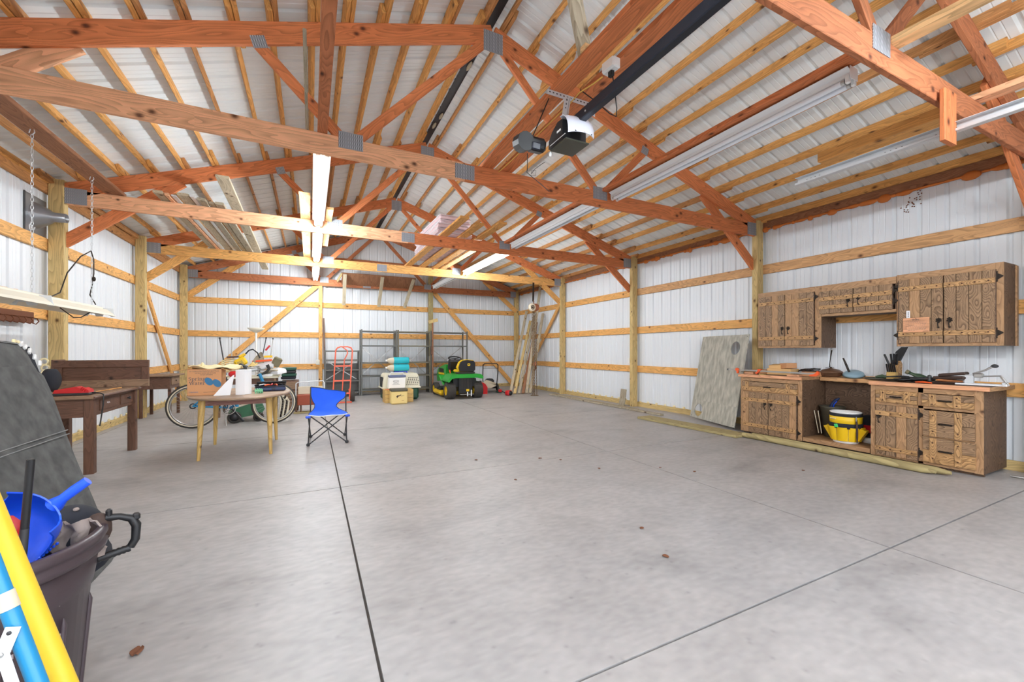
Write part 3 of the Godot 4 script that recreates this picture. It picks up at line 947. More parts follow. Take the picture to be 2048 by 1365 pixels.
func stored_wood() -> void:
	var mats := ["weathered", "truss_pale", "galv", "weathered", "galv", "grey_board", "weathered", "grey_board"]
	var wd := [0.10, 0.05, 0.06, 0.12, 0.05, 0.09, 0.06, 0.10]
	var lb := ["first weathered board of the row stored on the chords, farthest from the lights", "narrow reddish stick beside the first stored weathered board", "first white metal strip among the stored boards", "wide grey brown board between the two white metal strips",
		"second white metal strip among the stored boards", "grey board next to the second white metal strip", "narrow weathered board between two grey stored boards", "grey stored board lying under the edge of the long pale plank"]
	var x := -1.76
	for i in 8:
		var a: float = x + wd[i] / 2.0
		board("stored_board", lb[i], "board", W(a, 3.142 + 0.02 + (0.0 if i % 3 else 0.012), 6.46 + R.randf() * 0.25), W(a + 0.02, 3.162 + (0.0 if i % 3 else 0.012), 9.75), wd[i] - 0.004, 0.034 if mats[i] != "galv" else 0.02, mats[i], "")
		x += wd[i] + 0.012
	board("stored_board", "long pale plank stored slanting upward, sticking out past the third truss", "board", W(-0.96, 3.30, 6.0), W(-1.0, 3.20, 11.7), 0.14, 0.034, "weathered")
	var r := thing("rolled_tarp", "dark brown rolled tarp lying across behind the stored boards", "tarp", W(-1.1, 3.27, 7.6))
	obj("roll", sh().tube([Vector3(-0.75, 0.02, 0.1), Vector3(-0.3, 0.03, 0.0), Vector3(0.2, 0.0, -0.02), Vector3(0.62, -0.01, 0.02)], [0.05, 0.065, 0.07, 0.075], 12), M.tarp_brown, r)
	obj("fold", sh().tube([Vector3(0.2, 0.05, 0.05), Vector3(0.45, 0.05, 0.06), Vector3(0.66, 0.04, 0.06)], [0.03, 0.04, 0.035], 8), M.tarp_brown, r)
	# pink insulation batts and yellow boards on the chords near the glowing light
	for k in 6:
		var b := thing("insulation_batt", ["lowest pink insulation batt of the stack on the chords", "second pink insulation batt from the bottom of the stack", "third pink insulation batt from the bottom of the stack", "third pink insulation batt from the top of the stack", "second pink insulation batt from the top of the stack", "topmost pink insulation batt of the stack"][k], "insulation", W(2.36 + 0.015 * sin(k * 2.0), 3.19 + k * 0.078, 8.15 + 0.03 * cos(k * 3.0)), 0.03 * sin(k * 1.7), "stacked insulation batts")
		obj("batt", sh().cbox(Vector3(0, 0.036, 0), Vector3(0.60, 0.066, 1.9), 0.025), M.pink, b)
		obj("facing", sh().cbox(Vector3(0, 0.070, 0), Vector3(0.59, 0.006, 1.88), 0.002), M.paper, b)
	var xs := [2.04, 2.36, 2.66, 2.86]
	var yl := ["yellow board under the edge of the insulation stack, nearest the ridge", "second yellow board under the insulation, with a raised reddish end", "third yellow board, between the insulation and the glowing light", "pale board right beside the glowing fluorescent light"]
	for i in 4:
		board("stored_board", yl[i], "board", W(xs[i], 3.165, 5.75 + 0.2 * (i % 2) + (1.1 if i == 3 else 0.0)), W(xs[i] - 0.02, 3.165, 9.9), 0.14, 0.036, "purlin" if i != 3 else "pale_board")

func left_side_hangings() -> void:
	board("hanging_plank", "wide brown plank overhead on the left side that the two chains hang from", "plank", W(-2.20, 3.165, 1.0), W(-2.20, 3.165, 6.85), 0.19, 0.04, "brown_board")
	# shop light on two chains
	var l := thing("shop_light", "unlit cream shop light hanging on two chains by the left wall", "light", W(-2.2, 1.63, 5.1))
	var s := sh()
	var pf := PackedVector2Array()
	for p in [[-0.14, -0.03], [-0.125, -0.005], [-0.07, 0.045], [0.07, 0.045], [0.125, -0.005], [0.14, -0.03], [0.132, -0.032], [0.115, -0.008], [0.065, 0.036], [-0.065, 0.036], [-0.115, -0.008], [-0.132, -0.032]]: pf.append(Vector2(p[0], p[1]))
	s.prism(pf, -1.3, 1.1)
	obj("reflector", s, M.ivory, l)
	obj("ballast_cover", sh().cbox(Vector3(0, 0.055, -0.1), Vector3(0.09, 0.03, 2.3), 0.006), M.ivory, l)
	for z in [0.0, -1.28]:
		obj("end_cap", sh().prism(PackedVector2Array([Vector2(-0.14, -0.035), Vector2(-0.1, -0.035), Vector2(-0.085, -0.005), Vector2(-0.04, -0.005), Vector2(-0.03, -0.035), Vector2(0.03, -0.035), Vector2(0.04, -0.005), Vector2(0.085, -0.005), Vector2(0.1, -0.035), Vector2(0.14, -0.035), Vector2(0.12, 0.06), Vector2(-0.12, 0.06)]), z - 0.002, z + 0.002), M.galv, l)
	for i in 2:
		var d: float = [5.1, 6.2][i]
		var c := thing("chain", ["nearer hanging chain with a hook in its middle, by the left wall", "farther hanging chain with dark cord twisted round its lower part"][i], "chain", W(-2.2, 3.13, d), 0, "chains of the shop light")
		var q := sh()
		chain(q, Vector3(0, -0.03, 0), Vector3(0, -1.42, 0), 0.034, 0.0026, 0.009)
		obj("links", q, M.galv, c)
		obj("hook", sh().tube([Vector3(-0.02, -0.02, 0), Vector3(-0.01, 0.02, 0), Vector3(0.012, 0.02, 0), Vector3(0.016, -0.01, 0), Vector3(0, -0.035, 0)], 0.004, 6), M.galv, c)
		if i == 0: obj("middle_hook", sh().tube([Vector3(0, -0.80, 0), Vector3(-0.016, -0.83, 0), Vector3(-0.014, -0.865, 0), Vector3(0.008, -0.87, 0), Vector3(0.018, -0.845, 0)], 0.0045, 6), M.galv, c)
	var w := Node3D.new(); w.name = "power_cord"; w.position = Vector3(0, 0.07, -0.7); put(w, l)
	obj("cord", sh().tube([Vector3(0, -0.01, 0.45), Vector3(0.02, 0.06, 0.3), Vector3(0.0, 0.28, 0.12), Vector3(0.0, 0.50, -0.15), Vector3(0.0, 0.61, -0.38), Vector3(0.012, 0.52, -0.41), Vector3(0.016, 0.36, -0.40), Vector3(0.0, 0.25, -0.41), Vector3(-0.016, 0.12, -0.40), Vector3(0.01, 0.02, -0.46)], 0.006, 6), M.iron, w)
	obj("knot", sh().ball(Vector3(0.016, 0.30, -0.40), Vector3(0.018, 0.028, 0.018), 8, 6), M.iron, w)
	obj("lower_loop", sh().tube([Vector3(-0.02, -0.08, 0.2), Vector3(0.0, -0.16, 0.0), Vector3(0.0, -0.15, -0.15), Vector3(0, -0.08, -0.35)], 0.005, 6), M.iron, w)
	# flue thimble on the left wall
	var f := thing("flue_pipe", "galvanized flue cone and pipe on a metal plate high on the left wall", "pipe", W(-2.826, 2.745, 6.62))
	obj("wall_plate", sh().cbox(Vector3(0.0, 0, 0), Vector3(0.008, 0.43, 0.40), 0.002), M.flue, f)
	obj("dark_edge", sh().cbox(Vector3(0.0, 0, 0.205), Vector3(0.008, 0.44, 0.02), 0.002), M.dark_metal, f)
	var cone := sh()
	cone.x = Transform3D(Basis(Vector3(0, 1, 0), Vector3(1, 0, 0), Vector3(0, 0, -1)), Vector3(0, 0.0, 0))
	cone.lathe([Vector2(0.15, 0.0), Vector2(0.135, 0.03), Vector2(0.08, 0.12), Vector2(0.055, 0.15), Vector2(0.052, 0.26), Vector2(0.046, 0.26), Vector2(0.046, 0.16)], 24)
	obj("cone", cone, M.flue, f)
	var inner := sh()
	inner.x = cone.x
	inner.lathe([Vector2(0.0, 0.17), Vector2(0.047, 0.17)], 20)
	obj("pipe_throat", inner, M.black, f)
	# rack of rusty hooks behind the shop light
	var h := thing("hook_rack", "rusty rack of bent hooks on the left wall behind the shop light", "hook rack", W(-2.74, 1.56, 5.9))
	obj("backboard", sh().cbox(Vector3(-0.02, 0.0, 0.0), Vector3(0.03, 0.12, 1.0), 0.004), M.rust, h)
	for k in 9:
		var z := 0.42 - k * 0.105
		obj("hook", sh().tube([Vector3(0, 0.0, z), Vector3(0.05, -0.01, z), Vector3(0.07, -0.045, z + 0.01), Vector3(0.05, -0.075, z + 0.015), Vector3(0.02, -0.06, z + 0.02)], 0.0055, 6), M.rust, h)
	var cb := obj("carved_board", sh(Vector3.ZERO, Vector3.ZERO).x_prism(), M.truss_pale)
	cb.position = W(-2.55, 1.68, 5.2)
	tag(cb, "reddish board with scalloped cut-outs above the shop light at the picture edge", "board")
	# spray foam dripping out under the eave of the right wall
	var e := sh()
	var d := 1.32
	while d < 12.2:
		if not (absf(d - 4.05) < 0.07 or absf(d - 6.77) < 0.07):
			var r := R.randf()
			var near := 1.0 if d < 6.6 else 0.6
			e.ball(W(6.295, 3.068 - 0.012 * r, d), Vector3(0.022 + 0.014 * r, (0.012 + 0.04 * r * r * r) * near, 0.03 + 0.05 * R.randf()), 8, 6)
		d += 0.04 + 0.07 * R.randf() * R.randf()
	obj("spray_foam", e, M.foam, get_node("wall_right"), "lumpy orange spray foam along the eave").set_meta("kind", "stuff")
	var nb := sh()
	for k in 34:
		var p := Vector2(R.randfn(0, 0.06), R.randfn(0, 0.05))
		nb.ball(W(6.325, 2.96 + p.y + p.x * 0.7, 2.25 - p.x), Vector3(0.004, 0.007, 0.008), 6, 4)
	obj("mud_nest", nb, M.rust, get_node("wall_right"), "rusty crumbs of an insect nest").set_meta("kind", "stuff")

# ---------------------------------------------------------------- left side and middle of the floor
func left_side() -> void:
	# dark cloth-backed panel leaning at the picture's edge
	var t := thing("padded_panel", "big charcoal cloth backed panel with a torn white corner leaning behind the bin", "panel", W(-1.0, 0, 2.6))
	var rows := []
	var n := 14
	for i in n + 1:
		var y := 1.245 * i / n
		var row := []
		for j in 15:
			var d := 2.02 + (3.17 - 2.02) * j / 14.0
			var yy := y
			var x := -0.02 - 0.275 * y
			if j >= 12 and y > 1.05: yy = y - (y - 1.05) * [0.06, 0.22, 0.62][j - 12]
			x += 0.006 * sin(d * 6.0 + y * 3.0) * sin(y * 7.0)
			row.append(Vector3(x - (0.012 if j == 14 else 0.0), yy, -(d - 2.6)))
		rows.append(row)
	obj("cloth_face", sh().sheet(rows, 0.012), M.charcoal, t)
	var core := sh()
	var ca := []
	for y in [0.0, 1.22]:
		ca.append(Vector3(-0.035 - 0.275 * y, y, 0.575)); ca.append(Vector3(-0.035 - 0.275 * y, y, -0.555))
	var bx := Vector3(-0.24, 0, 0)
	core.flat()
	core.quad(ca[0], ca[1], ca[3], ca[2])
	core.quad(ca[1], ca[1] + bx, ca[3] + bx, ca[3])
	core.quad(ca[2], ca[3], ca[3] + bx, ca[2] + bx)
	core.quad(ca[0] + bx, ca[2] + bx, ca[3] + bx, ca[1] + bx)
	core.quad(ca[0] + bx, ca[0], ca[2], ca[2] + bx)
	core.quad(ca[0], ca[0] + bx, ca[1] + bx, ca[1])
	obj("core", core, M.cloth_dark, t)
	for o in [0.0, 0.022]:
		var pts := []
		for k in 13: pts.append(Vector3(-0.010 - 0.275 * (0.757 - o) + 0.0, 0.757 - o, 0.57 - 1.12 * k / 12.0))
		obj("seam", sh().tube(pts, 0.0028, 5), mat("thread", col(132, 132, 130), 0.9), t)
	var lip := []
	for k in 9: lip.append(Vector3(-0.02 - 0.275 * 1.243 + 0.006, 1.238 + 0.006 * sin(k * 1.3), 0.57 - 0.98 * k / 8.0))
	obj("folded_edge", sh().tube(lip, 0.008, 6), M.black, t)
	for k in 7:
		var zz := -0.40 - 0.024 * k
		var yy: float = [1.246, 1.243, 1.234, 1.218, 1.196, 1.165, 1.13][k]
		obj("torn_edge", sh(Vector3(0.25 * k - 0.1, 0.2, 0.3 * (k % 2)), Vector3(-0.016 - 0.275 * yy, yy, zz)).cbox(Vector3.ZERO, Vector3(0.012, 0.022 - 0.006 * (k % 2), 0.03), 0.003), M.foam_cream if k < 2 else M.white, t)
	# desk with two drawers
	var d := thing("desk", "dark brown wooden desk with a drawer and a small knob along the left wall", "desk", W(-2.22, 0, 5.93))
	obj("desk_top", sh().cbox(Vector3(0, 0.745, 0), Vector3(0.68, 0.032, 1.22), 0.008), M.dark_wood_worn, d)
	obj("top_edge", sh().tube([Vector3(0.34, 0.742, 0.60), Vector3(0.34, 0.742, -0.60)], 0.014, 8), M.dark_wood, d)
	obj("apron", sh().box(Vector3(0.285, 0.64, 0), Vector3(0.022, 0.175, 1.10)), M.dark_wood, d)
	obj("apron", sh().box(Vector3(-0.285, 0.64, 0), Vector3(0.022, 0.175, 1.10)), M.dark_wood, d)
	for z in [-0.545, 0.545]: obj("apron", sh().box(Vector3(0, 0.64, z), Vector3(0.56, 0.175, 0.022)), M.dark_wood, d)
	for z in [-0.33, 0.17]:
		var dr := Node3D.new(); dr.name = "drawer"; put(dr, d)
		obj("front", sh().cbox(Vector3(0.299, 0.645, z), Vector3(0.012, 0.11, 0.36), 0.003), M.dark_wood, dr)
		if z < 0:
			var kx := sh(Vector3(0, 0, -PI / 2), Vector3(0.305, 0.65, z))
			kx.lathe([Vector2(0.008, 0), Vector2(0.008, 0.012), Vector2(0.018, 0.02), Vector2(0.016, 0.03), Vector2(0, 0.034)], 14)
			obj("knob", kx, M.dark_metal, dr)
		else:
			for k in 4: obj("label_mark", sh().box(Vector3(0.3056, 0.65 + 0.008 * (k % 2), z - 0.03 + k * 0.018), Vector3(0.001, 0.01, 0.010)), M.paper, dr)
	for x in [-0.29, 0.29]:
		for z in [-0.53, 0.53]:
			obj("leg", sh().beam(Vector3(x, 0, z), Vector3(x, 0.73, z), 0.075, 0.075, Vector3(0, 0, 1), 0.006), M.dark_wood, d)
	# framed panel standing on the desk
	var h := thing("framed_panel", "old dark wooden frame panel standing upright on the back of the desk", "panel", W(-2.20, 0.762, 6.48))
	obj("top_rail", sh().beam(Vector3(-0.42, 0.28, 0), Vector3(0.42, 0.28, 0), 0.04, 0.085, Vector3.UP, 0.005), M.dark_wood, h)
	obj("bottom_rail", sh().beam(Vector3(-0.42, 0.045, 0), Vector3(0.42, 0.045, 0), 0.04, 0.085, Vector3.UP, 0.005), M.dark_wood_worn, h)
	for x in [-0.385, 0.385]: obj("stile", sh().beam(Vector3(x, 0.088, 0), Vector3(x, 0.238, 0), 0.07, 0.04, Vector3(0, 0, 1), 0.005), M.dark_wood, h)
	obj("inner_panel", sh().box(Vector3(0, 0.163, -0.008), Vector3(0.71, 0.15, 0.012)), M.dark_wood, h)
	obj("side_return", sh().cbox(Vector3(-0.43, 0.17, -0.12), Vector3(0.02, 0.32, 0.26), 0.004), M.dark_wood, h)
	for k in 2: obj("carved_scroll", sh(Vector3(PI / 2, 0, 0), Vector3(-0.50 + 0.012 * k, 0.31 - k * 0.07, 0.0)).lathe([Vector2(0.030, -0.012), Vector2(0.044, 0), Vector2(0.030, 0.012), Vector2(0.024, 0), Vector2(0.030, -0.012)], 16), M.foam_cream, h)
	# plaid cushion behind the panel
	var b := thing("round_cushion", "round dark plaid cushion with a cream edge squeezed behind the charcoal panel", "cushion", W(-2.47, 0.765, 6.05))
	obj("cushion_body", sh(Vector3(0, 0, PI / 2)).lathe([Vector2(0, -0.05), Vector2(0.09, -0.05), Vector2(0.12, -0.03), Vector2(0.12, 0.03), Vector2(0.09, 0.05), Vector2(0, 0.05)], 24, Vector3(0.12, 0, 0)), M.cloth_dark, b)
	obj("piping", sh(Vector3(0, 0, PI / 2)).lathe([Vector2(0.114, 0.030), Vector2(0.123, 0.033), Vector2(0.120, 0.041), Vector2(0.112, 0.038)], 24, Vector3(0.12, 0, 0)), M.foam_cream, b)
	# red power tool on the desk corner
	var r := thing("power_tool", "red plastic power tool on a dark base at the near desk corner", "power tool", W(-2.08, 0.762, 5.50))
	obj("base", sh().cbox(Vector3(0, 0.012, 0), Vector3(0.27, 0.022, 0.16), 0.006), M.dark_metal, r)
	var rp := sh()
	rp.prism(PackedVector2Array([Vector2(-0.13, 0.024), Vector2(0.125, 0.024), Vector2(0.12, 0.05), Vector2(0.085, 0.072), Vector2(0.06, 0.068), Vector2(0.03, 0.084), Vector2(-0.02, 0.076), Vector2(-0.12, 0.056)]), -0.055, 0.055)
	obj("shell", rp, M.red, r)
	for k in 3: obj("vent", sh(Vector3(0, 0, -0.5)).cbox(Vector3(0.03 + k * 0.016, 0.095 - k * 0.002, 0.05), Vector3(0.006, 0.03, 0.03), 0.002), M.red, r)
	obj("cord", sh().tube([Vector3(0.12, 0.02, 0.0), Vector3(0.20, 0.014, 0.03), Vector3(0.232, 0.0, 0.05), Vector3(0.236, -0.10, 0.07), Vector3(0.232, -0.22, 0.10), Vector3(0.235, -0.30, 0.14)], 0.006, 6), M.black, r)
	board("stick", "thin yellow stick lying across the desk top behind the red tool", "stick", W(-2.02, 0.768, 5.72), W(-1.98, 0.768, 6.30), 0.012, 0.010, "purlin")
	# small dark side table further back
	var s := thing("side_table", "small dark wooden table with one drawer behind the desk, beside the corner post", "table", W(-2.48, 0, 9.62))
	obj("table_top", sh().cbox(Vector3(0.0, 0.745, 0), Vector3(0.56, 0.028, 0.72), 0.006), M.dark_wood_worn, s)
	obj("case", sh().box(Vector3(-0.01, 0.62, 0), Vector3(0.44, 0.22, 0.60)), M.dark_wood, s)
	var sd := Node3D.new(); sd.name = "drawer"; put(sd, s)
	obj("front", sh().cbox(Vector3(0.217, 0.645, 0), Vector3(0.014, 0.14, 0.46), 0.003), M.dark_wood_worn, sd)
	obj("knob", sh().ball(Vector3(0.232, 0.645, 0), Vector3(0.012, 0.012, 0.012), 10, 6), M.iron, sd)
	for x in [-0.2, 0.2]:
		for z in [-0.27, 0.27]:
			obj("leg", sh().beam(Vector3(x, 0, z), Vector3(x, 0.515, z), 0.045, 0.045, Vector3(0, 0, 1), 0.004), M.dark_wood, s)

func round_table_set() -> void:
	var t := thing("oval_table", "oval topped table on four tapered pale wood legs beside the blue chair", "table", W(-0.75, 0, 5.93))
	var top := sh()
	top.x = Transform3D(Basis.from_scale(Vector3(0.52, 1, 0.72)), Vector3(0, 0, 0))
	top.lathe([Vector2(0, 0.664), Vector2(0.97, 0.664), Vector2(1.0, 0.674), Vector2(1.0, 0.684), Vector2(0.985, 0.692), Vector2(0, 0.692)], 48, Vector3.ZERO, true)
	obj("table_top", top, M.table_top, t)
	for k in [[Vector3(-0.32, 0.625, 0.385), Vector3(0.30, 0.625, 0.385)], [Vector3(-0.32, 0.625, -0.385), Vector3(0.30, 0.625, -0.385)], [Vector3(-0.325, 0.625, -0.385), Vector3(-0.325, 0.625, 0.385)], [Vector3(0.30, 0.625, -0.385), Vector3(0.30, 0.625, 0.385)]]:
		obj("apron", sh().beam(k[0], k[1], 0.02, 0.075, Vector3.UP, 0.003), M.apron, t)
	for x in [-1.0, 1.0]:
		for z in [-1.0, 1.0]:
			var fx := -0.345 if x < 0 else 0.335
			obj("leg", sh().tube([Vector3(fx, 0, z * 0.43), Vector3(fx * 0.965, 0.33, z * 0.405), Vector3(fx * 0.93, 0.663, z * 0.385)], [0.016, 0.026, 0.036], 12), M.table_leg, t)
	# spring water carton
	var c := thing("carton", "cardboard carton printed Spring Water with two blue bottles on the oval table", "box", W(-1.075, 0.693, 5.82))
	obj("carton_body", sh().cbox(Vector3(0, 0.147, 0), Vector3(0.315, 0.294, 0.28), 0.003), M.cardboard, c)
	for k in 2:
		var f := sh(Vector3(0.0, 0, [0.25, -0.35][k]), Vector3([-0.165, 0.165][k], 0.30, 0))
		f.cbox(Vector3([-0.04, 0.03][k], 0.0, 0), Vector3(0.09, 0.004, 0.27), 0.001)
		obj("flap", f, M.cardboard_pale, c)
	obj("side_tape", sh().box(Vector3(0.1582, 0.22, 0.02), Vector3(0.001, 0.06, 0.10)), M.cardboard_pale, c)
	var fr := func(x: float, y: float, tilt := 0.0): return Transform3D(Basis.from_euler(Vector3(0, 0, tilt)), Vector3(x, y, 0.1405))
	words("6-1 GALLON PLASTIC BOTTLES", 0.020, M.ink, c, fr.call(0.0, 0.272))
	words("DO NOT OPEN OR RETURN", 0.016, M.ink, c, fr.call(0.01, 0.250))
	words("AFTER OPENING", 0.016, M.ink, c, fr.call(0.02, 0.231))
	words("Spring", 0.050, M.ink, c, fr.call(-0.068, 0.186), "Droid Serif", "lettering")
	words("Water", 0.050, M.ink, c, fr.call(-0.068, 0.138), "Droid Serif", "lettering")
	words("Contents", 0.020, M.ink_blue, c, fr.call(-0.10, 0.04), "Droid Serif")
	for k in 2:
		var dp := PackedVector2Array()
		for i in 18:
			var a := TAU * i / 18.0
			var rr := 0.034 * (1.0 + 0.35 * maxf(0.0, cos(a)) * absf(cos(a)))
			dp.append(Vector2(cos(a) * rr * 1.25, sin(a) * rr))
		var dpm := sh(Vector3(0, 0, 2.2), Vector3(0.045 + 0.075 * k, 0.150 - 0.022 * k, 0.1402))
		dpm.prism(dp, 0.0, 0.0012)
		obj("printed_bottle", dpm, M.ink_blue, c)
		var nk := sh(Vector3(0, 0, 2.2), Vector3(0.045 + 0.075 * k, 0.150 - 0.022 * k, 0.1402))
		nk.prism(PackedVector2Array([Vector2(0.038, -0.015), Vector2(0.06, -0.012), Vector2(0.06, 0.012), Vector2(0.038, 0.015)]), 0.0, 0.0011)
		obj("printed_neck", nk, M.leather_tan, c)
	obj("printed_line", sh(Vector3.ZERO, Vector3(0.045, 0.035, 0.1402)).box(Vector3.ZERO, Vector3(0.11, 0.003, 0.001)), M.ink, c)
	var cr := thing("packing_foam", "crumpled cream packing sheet spilling over the top of the carton", "packing", W(-1.02, 0.99, 5.80))
	var rows := []
	for i in 7:
		var row := []
		for j in 12:
			row.append(Vector3(-0.20 + j * 0.044, 0.018 + 0.016 * sin(j * 1.1 + i) + 0.012 * cos(i * 2.0 + j * 0.4), 0.12 - i * 0.04))
		rows.append(row)
	obj("packing_sheet", sh().sheet(rows, 0.008), M.foam_cream, cr)
	obj("knob_end", sh().ball(Vector3(-0.085, 0.045, 0.06), Vector3(0.018, 0.03, 0.02), 10, 6), M.foam_cream, cr)
	# paper towel roll and a white card leaning on it
	var p := thing("paper_towel_roll", "upright white paper towel roll on the oval table", "paper towel", W(-0.70, 0.693, 5.66))
	obj("roll", sh().lathe([Vector2(0.02, 0), Vector2(0.076, 0.0), Vector2(0.078, 0.004), Vector2(0.078, 0.278), Vector2(0.076, 0.282), Vector2(0.02, 0.282), Vector2(0.02, 0.0)], 32, Vector3.ZERO, true), M.paper, p)
	obj("loose_sheet_end", sh().sheet([[Vector3(0.02, 0.0, 0.0785), Vector3(-0.03, 0.0, 0.078), Vector3(-0.07, 0.0, 0.062)], [Vector3(0.02, 0.28, 0.0785), Vector3(-0.03, 0.28, 0.078), Vector3(-0.07, 0.28, 0.062)]], 0.002), M.paper, p)
	var w := thing("paper_sheet", "white folded paper sheet leaning against the paper towel roll", "paper", W(-0.87, 0.693, 5.58))
	w.rotation.y = 0.1
	obj("sheet", sh(Vector3(-0.12, 0, 0)).prism(PackedVector2Array([Vector2(-0.105, 0.0), Vector2(0.05, 0.0), Vector2(0.09, 0.23), Vector2(0.07, 0.22), Vector2(-0.005, 0.13)]), -0.002, 0.002), M.paper, w)
	# open tool case with red and black bits
	var o := thing("tool_case", "low open black tool case with red handled tools on the oval table", "tool case", W(-0.46, 0.693, 6.02), 0.12)
	obj("tray", sh().cbox(Vector3(0, 0.028, 0), Vector3(0.33, 0.054, 0.22), 0.012), M.navy, o)
	obj("rim", sh().tube([Vector3(-0.16, 0.056, 0.105), Vector3(0.16, 0.056, 0.105), Vector3(0.16, 0.056, -0.105), Vector3(-0.16, 0.056, -0.105)], 0.007, 6, true), M.black, o)
	obj("open_lid", sh(Vector3(-0.35, 0, 0), Vector3(0.02, 0.075, -0.13)).cbox(Vector3.ZERO, Vector3(0.33, 0.02, 0.18), 0.008), M.black, o)
	obj("latch", sh().cbox(Vector3(0.03, 0.03, 0.112), Vector3(0.04, 0.02, 0.008), 0.003), M.black, o)
	for k in 6:
		var q := sh(Vector3(0, 0.5 * k, 0), Vector3(-0.12 + 0.045 * k, 0.068 + 0.004 * (k % 2), 0.01 * (k % 3)))
		q.tube([Vector3(-0.05, 0, 0), Vector3(0.0, 0.008, 0.006), Vector3(0.05, 0.0, 0.0)], [0.007, 0.011, 0.006], 6)
		var qo := obj("hand_tool", q, [M.black, M.steel, M.orange, M.red, M.orange, M.black][k], null)
		qo.position = o.position
		tag(qo, ["black handled tool lying at the carton end of the open tool case", "shiny steel tool in the open tool case", "orange tool in the middle of the open tool case", "red tool in the open tool case", "second orange tool in the open tool case, nearer the chair", "black tool at the chair end of the open tool case"][k], "tool")
	var g := thing("green_clip", "small mint green plastic clip in front of the tool case on the oval table", "clip", W(-0.55, 0.693, 5.66))
	for k in 4: obj("prong", sh(Vector3(0.2, 0.3 * k, 0.1 * k), Vector3(-0.03 + 0.02 * k, 0.028, 0)).cbox(Vector3.ZERO, Vector3(0.012, 0.055, 0.03), 0.003), M.mint, g)
	obj("bar", sh().cbox(Vector3(0, 0.03, 0.01), Vector3(0.085, 0.018, 0.018), 0.004), M.mint, g)

func wheel(parent: Node, called: String, c: Vector3, r: float, tyre: Material, wall: Material, lean := 0.0) -> void:
	var wn := Node3D.new(); wn.name = called; wn.position = c; wn.rotation = Vector3(0, lean, 0); put(wn, parent)
	var ring := []
	for k in 40: ring.append(Vector3(cos(TAU * k / 40) * r, sin(TAU * k / 40) * r, 0))
	obj("tyre", sh().tube(ring, 0.024, 10, true), tyre, wn)
	for z in [0.019, -0.019]:
		var rg := []
		for k in 40: rg.append(Vector3(cos(TAU * k / 40) * (r - 0.012), sin(TAU * k / 40) * (r - 0.012), z))
		obj("whitewall", sh().tube(rg, 0.010, 6, true), wall, wn)
	var rim := []
	for k in 40: rim.append(Vector3(cos(TAU * k / 40) * (r - 0.032), sin(TAU * k / 40) * (r - 0.032), 0))
	obj("rim", sh().tube(rim, 0.011, 6, true), M.steel, wn)
	obj("hub", sh().tube([Vector3(0, 0, -0.045), Vector3(0, 0, 0.045)], [0.02, 0.02], 10), M.steel, wn)
	for k in 28:
		var a := TAU * k / 28 + (0.25 if k % 2 else -0.25)
		var b := TAU * k / 28
		obj("spoke", sh().tube([Vector3(cos(a) * 0.02, sin(a) * 0.02, 0.03 if k % 2 else -0.03), Vector3(cos(b) * (r - 0.035), sin(b) * (r - 0.035), 0)], 0.0013, 4), M.steel, wn)

